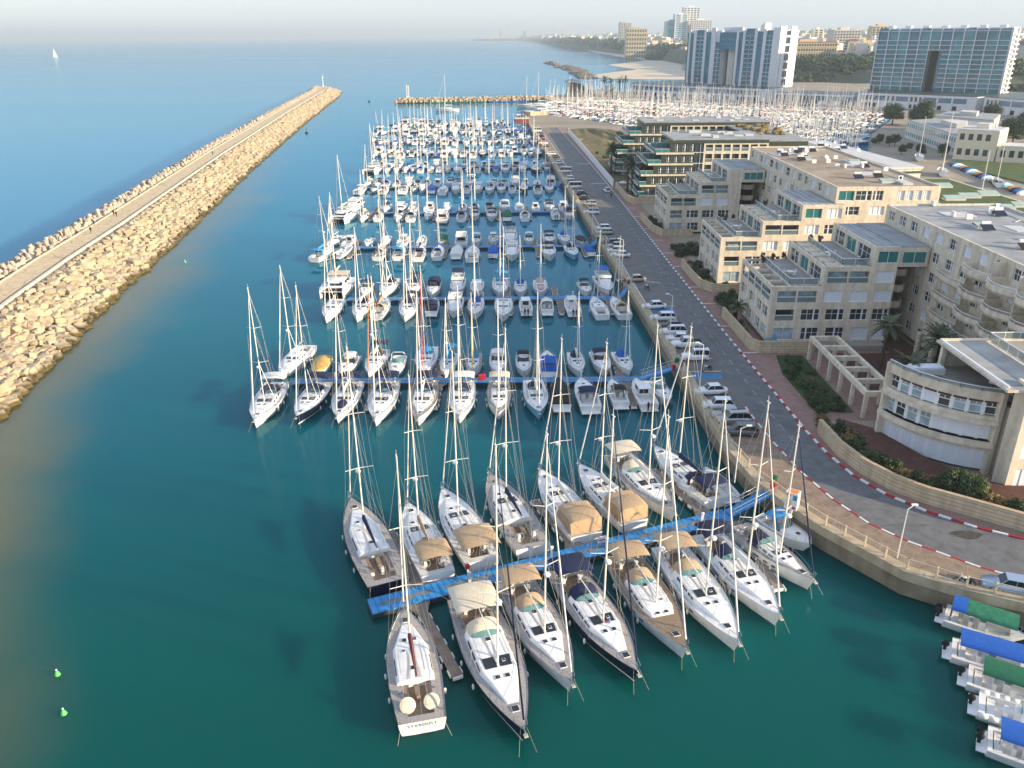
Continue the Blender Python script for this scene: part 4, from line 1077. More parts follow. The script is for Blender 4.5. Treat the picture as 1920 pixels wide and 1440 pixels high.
def rowfing(k, n, dets=1):
    x0, x1 = pierx(k); out = []
    for i in range(n):
        x = 3+(x1-x0-6)*i/(n-1); out += [(x, 1, 8, 0), (x+.6, -1, 9, 0)]
    return out
p1a, p1b = G(693,1138,.6), G(1365,965,.6)
L1 = math.hypot(p1b[0]-p1a[0], p1b[1]-p1a[1]); a1 = math.atan2(p1b[1]-p1a[1], p1b[0]-p1a[0])
def fing(px0, px1):
    a, c = Vector(G(*px0,.5)), Vector(G(*px1,.5)); o = Vector(p1a); d = Vector((math.cos(a1), math.sin(a1)))
    side = 1 if (c-o).cross(d) < 0 else -1
    # root = end nearer to the pontoon
    return a, c
FN = [((790,1108),(735,1003)),((1078,1026),(1003,940)),((1318,962),(1225,880)),((785,1135),(858,1268)),((1085,1055),(1165,1182)),((1372,978),(1460,1100))]
fg = []
for pr, pt in FN:
    a, c = Vector(G(*pr,.5)), Vector(G(*pt,.5)); o = Vector(p1a); d = Vector((math.cos(a1), math.sin(a1))); nrm = Vector((-d.y, d.x))
    fx = (a-o).dot(d); side = 1 if (c-a).dot(nrm) > 0 else -1
    da = c-a; ang = math.atan2(da.dot(nrm), da.dot(d)); fg.append((fx, side, da.length+.3, ang-side*PI/2))
pontoon(p1a, p1b, 2.3, 'nearest blue pontoon, slanting, with six brown finger docks', fingers=fg)
for k in range(2, 12):
    x0, x1 = pierx(k)
    pontoon((x0, PY[k]), (x1, PY[k]), 1.9, 'blue pontoon with brown fingers, %s from the camera end' % PNAME[k], fingers=rowfing(k, 6 if k < 5 else 7))
def gangway(a, c, label, w_=1.5):
    L = math.hypot(c[0]-a[0], c[1]-a[1]); ang = math.atan2(c[1]-a[1], c[0]-a[0]); r = empty('gangway', (a[0],a[1],0), ang, label, 'gangway', 'gangways from quay to pontoons')
    b = MB(); b.m(M['pierblue']); b.poly([(0,-w_/2,.75),(L,-w_/2,2.6),(L,w_/2,2.6),(0,w_/2,.75)]); b.poly([(0,w_/2,.6),(L,w_/2,2.45),(L,-w_/2,2.45),(0,-w_/2,.6)]); b.build('ramp', parent=r)
    for sg in (1,-1):
        b = MB(); b.m(M['chrome'])
        for h in (.5, 1.0): b.tube((0, sg*w_/2, .7+h), (L, sg*w_/2, 2.55+h), .03, n=5)
        for t in (0,.33,.66,1): b.tube((L*t, sg*w_/2, .7+1.85*t), (L*t, sg*w_/2, 1.7+1.85*t), .03, n=5)
        b.build('handrail', parent=r)
gangway(p1b, G(1450,920,2.5), 'blue gangway with handrails from the nearest pontoon up to the quay')
for k in range(2, 12):
    x0, x1 = pierx(k); ex = xon(QE, PY[k]+3)
    if ex-x1 > 1.5: gangway((x1, PY[k]), (ex+.3, PY[k]+ (1.5 if k > 2 else .5)), 'gangway at the quay end of the %s pontoon' % PNAME[k])
# service pedestals, red boxes, sign on the pontoons
PM = MB(); PM.m(M['gel']).box(-.14,.14,-.14,.14,0,1.0); PM.lathe((0,0,1.0),[(.2,0),(.2,.12),(.0,.2)],8)
pm0 = None
def ped(x, y, label):
    global pm0
    if pm0 is None: pm0 = PM.build('service_pedestal'); o = pm0
    else: o = pm0.copy(); COL.objects.link(o)
    o.location = (x, y, .64); tag(o, label, 'pedestal', 'white service pedestals on the pontoons')
for px, py, l in ((881,1090,'left end'),(1034,1042,'middle'),(1137,1025,'middle beside the small sign'),(1316,978,'right end')):
    x, y = G(px, py, .64); ped(x, y, 'white service pedestal near the %s of the nearest pontoon' % l)
for k in (2,3,4):
    for j, t in enumerate((.12,.5,.83)): ped(pierx(k)[0]+(pierx(k)[1]-pierx(k)[0])*t, PY[k]+.6, 'white service pedestal, %s from left on the %s pontoon' % (nth(j), PNAME[k]))
def small(name, cols, boxes, loc, label, cat, rz=0, group=None):
    b = MB()
    for c, bx in zip(cols, boxes): b.m(M[c]).box(*bx)
    return b.build(name, loc=loc, rz=rz, label=label, cat=cat, group=group)
x, y = G(1128,1020,.64); small('sign_board', ['wframe','red'], [(-.5,.5,-.03,.03,.2,.95),(-.4,.4,-.036,.036,.45,.6)], (x,y,.64), 'white and red sign board on the nearest pontoon', 'sign', a1)
x, y = G(877,1074,.64); small('life_buoy_box', ['red','gel'], [(-.2,.2,-.15,.15,.5,1.0),(-.06,.06,-.06,.06,0,.5)], (x,y,.64), 'red rescue box on a post on the nearest pontoon', 'rescue box', a1)
small('equipment_box', ['red'], [(-.55,.55,-.4,.4,0,.75)], (G(904,712,.64)[0], PY[2]+.2, .64), 'red box standing on the second pontoon', 'box')
# ---------------- quay fence: panels of pale rail, one thing per stretch
def fence_run(pts, label, h=1.1, step=2.0):
    r = empty('railing', (pts[0][0], pts[0][1], 2.78), 0, label, 'railing', 'pale railing panels along the quay edge'); o = pts[0]
    b = MB(); b.m(M['railm']); P = [(p[0]-o[0], p[1]-o[1]) for p in pts]
    for a, c in zip(P[:-1], P[1:]):
        for z in (.25, h): b.tube((*a,z),(*c,z),.045 if z > .5 else .03,n=4)
        L = math.hypot(c[0]-a[0],c[1]-a[1]); n = max(1, int(L/.35))
        for k in range(1, n): b.tube((a[0]+(c[0]-a[0])*k/n, a[1]+(c[1]-a[1])*k/n, .25), (a[0]+(c[0]-a[0])*k/n, a[1]+(c[1]-a[1])*k/n, h), .012, n=3, caps=False)
    b.build('rail', parent=r)
    for i, a in enumerate(P):
        b = MB(); b.m(M['railm']).box(a[0]-.08, a[0]+.08, a[1]-.08, a[1]+.08, 0, h+.1); b.build('post', parent=r)
qe = resample(offset(QE, .15), 2.4)
segs = []; cur = []
for p in qe:
    if p[1] < 50 or p[1] > 470: continue
    cur.append(p)
    gap = any(abs(p[1]-(PY[k]+2)) < 1.3 for k in range(2, 11)) or (abs(p[1]-79.5) < 1.4)
    if gap or len(cur) >= 14: segs.append(cur); cur = [p] if not gap else []
if len(cur) > 1: segs.append(cur)
for i, s_ in enumerate([s for s in segs if len(s) > 1]): fence_run(s_, 'pale quay edge railing, %s stretch counting from the nearest' % nth(i))
# ---------------- breakwater
BC = [(-70,-60),(-74,0),(-83,60),(-91.5,110),(-97.6,145),(-102,175),(-106,210),(-115,276),(-124.5,346),(-131,400),(-150,560),(-173,775),(-184,840)]
BCs = resample(BC, 3.0)
def bw_frame(i):
    a = BCs[max(i-1,0)]; c = BCs[min(i+1,len(BCs)-1)]; d = Vector((c[0]-a[0], c[1]-a[1])).normalized(); return Vector(BCs[i]), d, Vector((d.y, -d.x))
b = MB(); rows = []
PROF = [(-19,-2.0),(-13.5,1.0),(-7.0,3.6),(-3.4,4.9),(3.4,4.9),(6,4.2),(12.5,.6),(17,-2)]
for i in range(len(BCs)):
    p, d, n = bw_frame(i); rows.append([(p.x+n.x*o, p.y+n.y*o, z) for o, z in PROF])
p, d, n = bw_frame(len(BCs)-1)
b.m(M['rockd']); b.grid(rows)
for k in range(5):   # round head
    t0 = PI*k/5; 
hd = []
for k in range(9):
    t = PI*k/8; v = n*math.cos(t)+d*math.sin(t); hd.append([(p.x+v.x*r_, p.y+v.y*r_, z) for r_, z in ((0,4.9),(3.6,4.9),(11,1.5),(18,-2))])
b.grid(hd); b.build('breakwater_core', kind='structure')
b = MB(); b.m(M['paverq']); L_, R_ = [], []
for i in range(len(BCs)):
    p, d, n = bw_frame(i); L_.append(tuple(p-n*3.3)); R_.append(tuple(p+n*2.2))
ribbon_box(b, L_, R_, 4.7, 5.05); b.build('breakwater_path', kind='structure')
b = MB(); b.m(M['stone']); A, Bq = [], []
for i in range(len(BCs)):
    p, d, n = bw_frame(i); A.append(tuple(p+n*2.9)); Bq.append(tuple(p+n*3.5))
ribbon_box(b, A, Bq, 4.2, 5.3)
b.build('parapet_wall', label='long low stone parapet between breakwater path and boulders', cat='wall')
b = MB(); b.m(M['postm']); A, Bq = [], []
for i in range(len(BCs)):
    p, d, n = bw_frame(i); A.append(tuple(p-n*3.75)); Bq.append(tuple(p-n*3.35))
ribbon_box(b, A, Bq, 4.2, 5.35); b.build('path_edging', label='pale concrete edging along the seaward side of the breakwater path', cat='wall')
# boulder shapes
rk = random.Random(5)
def rockmesh(seed, flat=.7):
    bm = bmesh.new(); bmesh.ops.create_cube(bm, size=2)
    r_ = random.Random(seed)
    bmesh.ops.subdivide_edges(bm, edges=bm.edges[:], cuts=1, use_grid_fill=True)
    for v in bm.verts:
        l = max(abs(v.co.x), abs(v.co.y), abs(v.co.z)); k = v.co.length
        v.co = v.co*(1-.14*(k-1)/.73); v.co += Vector((r_.uniform(-.22,.22), r_.uniform(-.22,.22), r_.uniform(-.2,.2)))
        v.co.z *= flat
    bmesh.ops.bevel(bm, geom=bm.edges[:], offset=.07, segments=1, affect='EDGES')
    me = bpy.data.meshes.new('boulder'); bm.to_mesh(me); bm.free(); me.materials.append(M['rock']); return me
RM = [rockmesh(i, rk.uniform(.6,.95)) for i in range(9)]
RMv = [([v.co.copy() for v in m_.vertices], [tuple(p.vertices) for p in m_.polygons]) for m_ in RM]
spots = []
acc = 0
tot = len(BCs)
def bw_at(s_):
    i = min(int(s_), tot-2); f = s_-i; a, d, n = bw_frame(i); c, _, n2 = bw_frame(i+1); return a+(c-a)*f, d, (n*(1-f)+n2*f)
s_ = 0.0
while s_ < tot-1:
    p, d, n = bw_at(s_)
    for r_ in range(10):
        o2 = 4.8+r_*1.27+rk.uniform(-.3,.3)
        z = 4.45-(o2-5.0)*.405+rk.uniform(-.2,.35)
        sz = (.45 if r_ == 0 else rk.uniform(.5,1.0)*(1.45 if rk.random() < .15 else 1))
        q = p+n*o2+d*rk.uniform(-.7,.7); spots.append((q.x, q.y, z, sz, rk.randrange(9), (rk.uniform(-.35,.35), rk.uniform(-.35,.35), rk.uniform(0,6.28))))
        if r_ == 0:
            for _ in range(2):
                q = p+n*(4.3+rk.uniform(-.5,.5))+d*rk.uniform(-1,1); spots.append((q.x,q.y,4.4,rk.uniform(.25,.4),rk.randrange(9),(0,0,rk.uniform(0,6))))
    s_ += .50
p, d, n = bw_frame(tot-1)
for k in range(60):
    t = rk.uniform(0, PI); rr = rk.uniform(4,16); v = n*math.cos(t)+d*math.sin(t); q = p+v*rr; spots.append((q.x,q.y,4.6-rr*.3,rk.uniform(.9,1.5),rk.randrange(9),(0,0,rk.uniform(0,6))))
def inview(x, y, z):
    if y < 20: return False
    u, v = P_(x, y, z); return -60 < u < 1980 and -60 < v < 1500
vis = [s for s in spots if inview(s[0], s[1], s[2])]
vis.sort(key=lambda s: -s[3]/math.hypot(s[0], s[1], s[2]-50))
near300 = vis[:300]; ids = set(id(s) for s in near300)
for s in near300:
    inst('boulder', RM[s[4]], s[:3], s[5], (s[3],)*3, label='pale limestone boulder on the harbour side slope of the breakwater', cat='boulder', group='largest boulders heaped on the inner breakwater slope')
b = MB(); b.m(M['rock'])
for s in spots:
    if id(s) in ids or s[1] < 20: continue
    T = Matrix.Translation(s[:3]) @ Matrix.Rotation(s[5][2],4,'Z') @ Matrix.Rotation(s[5][0],4,'X') @ Matrix.Rotation(s[5][1],4,'Y') @ Matrix.Scale(s[3],4)
    vs, fs = RMv[s[4]]; off = len(b.v)
    for v in vs:
        w_ = T @ v; b.v.append((w_.x, w_.y, w_.z))
    for f in fs: b.f.append(tuple(k+off for k in f)); b.mi.append(0); b.sm.append(False)
b.build('boulder_heap', label='pale limestone rubble of the inner breakwater slope', cat='boulders', kind='stuff')
# concrete armour units on the sea side
def tetra():
    b = MB(); b.m(M['tetra']); b.smooth = False
    dirs = [Vector((0,0,1))]+[Vector((math.cos(t)*.943, math.sin(t)*.943, -.333)) for t in (0, 2*PI/3, 4*PI/3)]
    for d_ in dirs: b.tube((0,0,0), d_*1.75, .78, .48, n=8)
    o = b.build('concrete_tetrapod'); return o
T0 = tetra(); first = True; s_ = 18.0; cnt = 0; tl = []
while s_ < tot-1:
    p, d, n = bw_at(s_)
    for r_, (o, z, sc) in enumerate(((5.2,4.9,.85),(7.2,4.4,1.0),(9.6,3.2,1.05),(12.2,1.5,1.05))):
        q = p-n*(o+rk.uniform(-.4,.4))+d*rk.uniform(-.5,.5); tl.append((q.x, q.y, z+rk.uniform(-.3,.4), sc*rk.uniform(.85,1.1), (rk.uniform(-.5,.5), rk.uniform(-.5,.5), rk.uniform(0,6.28))))
    s_ += .85
tl = [t for t in tl if inview(*t[:3]) and t[2] > .5]
tl.sort(key=lambda s: (s[2] < 3.9, math.hypot(s[0], s[1])))
for t in tl[:300]:
    if first: o = T0; first = False
    else: o = T0.copy(); COL.objects.link(o)
    o.location = t[:3]; o.rotation_euler = t[4]; o.scale = (t[3],)*3; tag(o, 'grey concrete armour block with stubby legs on the seaward breakwater edge', 'armour block', 'concrete armour blocks along the seaward edge')
tv = [v.co.copy() for v in T0.data.vertices]; tf = [tuple(p.vertices) for p in T0.data.polygons]
b = MB(); b.m(M['tetra'])
for s in tl[300:]:
    T = Matrix.Translation(s[:3]) @ Matrix.Rotation(s[4][2],4,'Z') @ Matrix.Rotation(s[4][0],4,'X') @ Matrix.Scale(s[3],4); off = len(b.v)
    for v in tv:
        w_ = T @ v; b.v.append((w_.x, w_.y, w_.z))
    for f in tf: b.f.append(tuple(k+off for k in f)); b.mi.append(0); b.sm.append(False)
b.build('armour_heap', label='heaped concrete armour blocks low on the seaward slope', cat='armour blocks', kind='stuff')
# beacon at the head, jetty with beacons and net floats, groynes, buoys, distant sail
x, y = BC[-1]
b = MB(); b.m(M['gel']).lathe((0,0,0),[(.9,0),(.75,1),(.35,1.2),(.3,8.0),(1.0,8.1),(1.0,8.9),(.2,9.0),(.15,11),(0,11)],10); b.build('harbour_beacon', loc=(x,y,5), label='slim white beacon tower at the end of the long breakwater', cat='beacon')
b = MB(); b.m(M['gel']); b.box(-1.1,-.3,-.4,.4,0,10.5); b.box(.3,1.1,-.4,.4,0,9.8); b.box(-1.6,1.6,-1,1,0,1.2); x, y = G(765,183,3); b.build('twin_beacon', loc=(x,y,2.6), label='pair of white beacon columns at the tip of the far jetty', cat='beacon')
JT = [(-92,691),(-60,695),(-20,700),(14,706),(34,712)]
b = MB(); b.m(M['rockd']); ribbon_box(b, offset(JT,-4), offset(JT,4), -1, 2.6); b.build('jetty', kind='structure')
b = MB(); b.m(M['rock']); js = resample(JT, 2.0)
for q in js:
    for o in (-5,-2.5,0,2.5,5):
        s = rk.uniform(.9,1.6); T = Matrix.Translation((q[0]+rk.uniform(-1,1), q[1]+o+rk.uniform(-.5,.5), 2.6-abs(o)*.35+rk.uniform(0,.6))) @ Matrix.Rotation(rk.uniform(0,6),4,'Z') @ Matrix.Scale(s,4); vs, fs = RMv[rk.randrange(9)]; off = len(b.v)
        for v in vs:
            w_ = T @ v; b.v.append((w_.x, w_.y, w_.z))
        for f in fs: b.f.append(tuple(k+off for k in f)); b.mi.append(0); b.sm.append(False)
b.build('jetty_boulders', label='brown rubble armouring the far jetty', cat='boulders', kind='stuff')
for i, (x0, x1, c) in enumerate(((-66,-42,'green'),(-40,-20,'green'),(-16,16,'blue'))):
    b = MB(); b.m(M[c]); rows = []
    for k in range(13):
        t = k/12; rows.append([(x0+(x1-x0)*t, 688+.28*(x0+(x1-x0)*t+60)*.4-y_, .15+.7*math.sin(PI*j/4)+.15*math.sin(k*2.1)) for j, y_ in enumerate((3.2,2.4,1.6,.8,0))])
    b.grid(rows, flip=True); b.build('net_boom', label='floating %s net boom moored below the far jetty, %s' % (c, ['left end','beside its twin','right end'][i]), cat='net')
GR = [[(1018,118),(1035,116),(1052,122),(1045,125)],[(1034,125),(1060,122),(1090,130),(1108,135),(1070,134)],[(1066,136),(1085,133),(1110,140),(1124,148),(1085,148)]]
for i, g in enumerate(GR):
    P0 = [G(px, py, 0) for px, py in g]; cx = sum(p[0] for p in P0)/len(P0); cy = sum(p[1] for p in P0)/len(P0)
    b = MB(); b.m(M['rockd'])
    for k in range(len(P0)):
        a, c = P0[k], P0[(k+1) % len(P0)]; b.poly([(*a,-.5),(*c,-.5),(c[0]*.35+cx*.65, c[1]*.35+cy*.65, 3.2),(a[0]*.35+cx*.65, a[1]*.35+cy*.65, 3.2)])
    b.prism([(p[0]*.35+cx*.65, p[1]*.35+cy*.65) for p in P0], 3.0, 3.4); 
    for _ in range(120):
        t = rk.random(); e = rk.randrange(len(P0)); a, c = P0[e], P0[(e+1) % len(P0)]; u = rk.uniform(0,1); m_ = rk.uniform(.05,.95); x_ = (a[0]+(c[0]-a[0])*u)*(1-m_)+cx*m_; y_ = (a[1]+(c[1]-a[1])*u)*(1-m_)+cy*m_
        s = rk.uniform(1.2,2.4); vs, fs = RMv[rk.randrange(9)]; off = len(b.v); T = Matrix.Translation((x_,y_,m_*3.4)) @ Matrix.Scale(s,4)
        for v in vs:
            w_ = T @ v; b.v.append((w_.x,w_.y,w_.z))
        for f in fs: b.f.append(tuple(q+off for q in f)); b.mi.append(0); b.sm.append(False)
    b.build('rock_groyne', label='dark rock groyne off the beach, %s' % ['farthest and smallest of three','middle of three','nearest and longest of three'][i], cat='groyne', group='rock groynes off the beach')
for px, py, s, l in ((107,1262,.62,'nearer the middle of the water'),(119,1335,.62,'lower of the near pair'),(347,491,.7,'beside the long breakwater')):
    x, y = G(px, py, .2); b = MB(); b.smooth = True; b.m(M['buoy']).lathe((0,0,-.2),[(.36*s,0),(.42*s,.2),(.34*s,.35),(.16*s,.95*s),(.12*s,1.0*s),(0,1.02*s)],12); b.m(M['gel']).lathe((0,0,.8*s),[(.12*s,0),(.13*s,.1),(0,.12)],8)
    b.build('buoy', loc=(x,y,0), label='green conical buoy, '+{'nearer the middle of the water':'upper of the near pair'}.get(l,l), cat='buoy', group='green conical buoys')
for px, py in ((575,250),(692,191)):
    x, y = G(px,py,0); b = MB(); b.m(M['black']).lathe((0,0,0),[(1.0,0),(.9,.6),(.15,.8),(.12,2.6),(.3,2.7),(0,3)],8); b.build('channel_marker', loc=(x,y,0), label='dark channel marker floating %s the breakwater head' % ('short of' if px < 600 else 'across from'), cat='marker')
x, y = G(104,108,0)
r = empty('sailing_boat', (x,y,0), R(200), 'tiny white sailboat under full sail alone on the open sea', 'sailboat')
b = MB(); b.m(M['gel']); hb_, st_ = hull_mb(13,4,1.3,M['gel']); hb_.build('hull', parent=r)
b = MB(); b.m(M['whitec'])
for x0, x1, h, yo in ((.8,-5.5,26,0),(6.2,1.2,24,.15)):
    n_ = 6; rows = []
    for i in range(n_+1):
        t = i/n_; z = 1.8+h*t; rows.append([(x0+(-.3)*t if x0 < 3 else x0-(x0-1.0)*t, yo, z), ((x0+x1)/2*(1-t)+ (x0 if x0<3 else 1.0)*t, yo+.9*(1-t), z), (x1*(1-t)+(x0 if x0<3 else 1.0)*t, yo, z)])
    b.grid(rows); b.grid([[(p[0], p[1]-.05, p[2]) for p in r_] for r_ in rows], flip=True)
b.build('sail', parent=r)

dk = empty('floating_dock', (47.8,56,0), 0, 'short brown dock at the bows of the small boats in the quay corner', 'pontoon'); b = MB(); b.m(M['dock']).box(-.8,.8,-22,0,.35,.5); b.build('deck', parent=dk); b = MB(); b.m(M['dockside']).box(-.7,.7,-21.8,-.1,-.3,.35); b.build('float', parent=dk)

for i, (px, py, a_, b_) in enumerate(((1812,1002,1.6,.8),(1640,930,1.2,.5),(1480,800,.9,1.8),(1340,640,.8,2.4),(1250,520,.7,3.0),(1700,985,2.2,.35))):
    x, y = G(px, py, ZG); r_ = random.Random(i); pts = [(x+a_*math.cos(t)*r_.uniform(.7,1.2), y+b_*math.sin(t)*r_.uniform(.7,1.2)) for t in [2*PI*k/11 for k in range(11)]]
    b = MB(); b.m(M['asphpatch'] if i else M['stainm']).prism(pts, ZG+.0085, ZG+.0115, bot=False); b.build('road_patch', kind='structure')
# ================================================================ BUILDINGS
def facT(O, u, side):
    """local (a, d, z): a along u, d inward, z up; side=+1 puts inward to the left of u"""
    n = (-u[1]*side, u[0]*side)
    return Matrix(((u[0], n[0], 0, O[0]), (u[1], n[1], 0, O[1]), (0, 0, 1, 0), (0, 0, 0, 1)))
def windowpart(parent, T, a, b, z0, z1, kind, dep=.22):
    g = MB(); g.T = T
    if kind == 'l':      # loggia: glass rail in the opening, glazed doors deep inside
        g.m(M['wcurt' if random.random() < .6 else 'wglass']).box(a+.15, b-.15, 1.15, 1.2, z0+.05, z1-.1)
        g.m(M['railglass']).box(a, b, .08, .12, z0, z0+.85); g.m(M['wframe']).box(a, b, .05, .14, z0+.85, z0+.95); g.box(a-.07, a+.0, .05, .2, z0, z1)
        o = g.build('balcony_opening', parent=parent); return o
    gm = {'w': 'wglass', 's': 'shutter', 'g': 'tealglass', 'c': 'wcurt', 'k': 'wglass', 'h': 'wglass' if random.random() < .6 else 'wcurt'}[kind]
    g.m(M[gm]).box(a, b, dep, dep+.04, z0, z1); o = g.build('window', parent=parent)
    f = MB(); f.T = T; f.m(M['wframe'])
    t = .07; d0, d1 = dep-.05, dep+.0
    f.box(a, a+t, d0, d1, z0, z1); f.box(b-t, b, d0, d1, z0, z1); f.box(a+t, b-t, d0, d1, z0, z0+t); f.box(a+t, b-t, d0, d1, z1-t, z1)
    w_ = b-a
    if kind == 'h':
        f.box(a+t, b-t, d0-.02, d1-.003, z0+(z1-z0)*.52, z0+(z1-z0)*.52+.09); f.box((a+b)/2-.04, (a+b)/2+.04, d0-.01, d1-.006, z0+(z1-z0)*.55, z1-t)
    elif kind in ('w', 'k'):
        p = random.choice((.3,.7,.5)) if w_ > 2 else .5
        f.box(a+w_*p-.12, a+w_*p+.12, d0-.01, d1-.003, z0+t, z1-t)
        f.box(a+t, b-t, d0+.01, d1-.006, z0+(z1-z0)*.55, z0+(z1-z0)*.55+.06)
        if w_ > 2: f.box(a+w_*(p/2 if p > .5 else (1+p)/2)-.03, a+w_*(p/2 if p > .5 else (1+p)/2)+.03, d0+.012, d1-.009, z0+t, z1-t)
    elif kind == 's':
        for q in (.28+.1*random.random(),.66): f.box(a+w_*q-.04, a+w_*q+.04, d0-.01, d1-.003, z0+t, z1-t)
    else:
        n = max(2, int(w_/1.4))
        for k in range(1, n): f.box(a+w_*k/n-.035, a+w_*k/n+.035, d0, d1-.003, z0+t, z1-t)
    f.build('window_frame', parent=o); return o
def facade(parent, mw, O, u, side, W, rows, th=.32, wm='stone', a0=0):
    """wall leaf with true openings; rows = (zr0, zr1, zo0, zo1, [(a,b,kind)], start)"""
    T = facT(O, u, side); mw.T = T; mw.m(M[wm])
    for row in rows:
        zr0, zr1, zo0, zo1, ops = row[:5]; s0 = row[5] if len(row) > 5 else a0; e0 = row[6] if len(row) > 6 else W
        ops = [o for o in sorted(ops) if o[0] > s0 and o[1] < e0]
        mw.box(s0, e0, 0, th, zr0, zo0); mw.box(s0, e0, 0, th, zo1, zr1)
        x = s0
        for a, b, k in ops:
            mw.box(x, a, 0, th, zo0, zo1); x = b
            if k != 'o': windowpart(parent, T, a, b, zo0, zo1, k)
        mw.box(x, e0, 0, th, zo0, zo1)
    mw.T = None
def glassrail(parent, pts, z, h=1.0, post=1.9, glass='railglass'):
    b = MB()
    for p, q in zip(pts[:-1], pts[1:]):
        d = Vector((q[0]-p[0], q[1]-p[1])); L = d.length; d.normalize(); n = Vector((-d.y, d.x))*.02
        b.m(M[glass]).prism([(p[0]-n.x,p[1]-n.y),(q[0]-n.x,q[1]-n.y),(q[0]+n.x,q[1]+n.y),(p[0]+n.x,p[1]+n.y)], z+.08, z+h-.06)
        b.m(M['wframe']).tube((*p, z+h), (*q, z+h), .055, n=5)
        k = max(1, round(L/post))
        for i in range(k+1): x, y = p[0]+(q[0]-p[0])*i/k, p[1]+(q[1]-p[1])*i/k; b.tube((x,y,z), (x,y,z+h), .035, n=4)
    return b.build('roof_railing', parent=parent)
def roofjunk(x0, x1, y0, y1, z, n, seed, where):
    r_ = random.Random(seed)
    for i in range(n):
        x, y = r_.uniform(x0+1.5, x1-1.5), r_.uniform(y0+1.5, y1-1.5); k = r_.random()
        b = MB()
        if k < .45:
            b.m(M['gel']).box(-.5,.5,-.22,.22,.12,.95); b.m(M['black']); b.T = Matrix.Translation((0,-.225,.53)) @ Matrix.Rotation(PI/2,4,'X'); b.lathe((0,0,0),[(.0,0),(.28,0),(.28,.01)],10); b.T = None
            b.m(M['chrome']).box(-.45,.45,-.2,.2,0,.1)
            b.build('air_conditioner', loc=(x,y,z), rz=r_.choice((0,PI/2,PI)), label='boxy white air conditioner standing %s' % where, cat='air conditioner', group='air conditioners '+where)
        elif k < .62:
            b.m(M['chrome']).tube((0,0,0),(0,0,.9),.05,n=5); b.m(M['gel']); b.T = Matrix.Translation((0,0,1.1)) @ Matrix.Rotation(R(50),4,'X'); b.lathe((0,0,0),[(0,0),(.35,.06),(.6,.2),(.62,.2),(.35,.03),(0,-.03)],14); b.T = None
            b.build('satellite_dish', loc=(x,y,z), rz=r_.uniform(-.6,.6), label='round white satellite dish %s' % where, cat='satellite dish', group='satellite dishes '+where)
        elif k < .8:
            b.m(M['roofw']).box(-1.3,1.3,-.9,.9,0,.35); b.m(M['roofgreen']).poly([(-1.3,-.9,.36),(1.3,-.9,.36),(1.3,.9,.7),(-1.3,.9,.7)]); b.m(M['roofw']).poly([(-1.3,.9,.35),(-1.3,.9,.7),(1.3,.9,.7),(1.3,.9,.35)])
            b.build('skylight', loc=(x,y,z), label='low green glazed skylight %s' % where, cat='skylight', group='skylights '+where)
        else:
            b.m(M['hnavy' if r_.random()<.5 else 'black']).poly([(-1,-.7,.15),(1,-.7,.15),(1,.7,.8),(-1,.7,.8)]); b.m(M['gel']).tube((-.7,.8,1.0),(.7,.8,1.0),.28,n=9); b.m(M['chrome']); b.tube((-.8,.7,0),(-.8,.7,.9),.03,n=4); b.tube((.8,.7,0),(.8,.7,.9),.03,n=4)
            b.build('solar_heater', loc=(x,y,z), label='solar water heater with white tank %s' % where, cat='solar heater', group='solar heaters '+where)
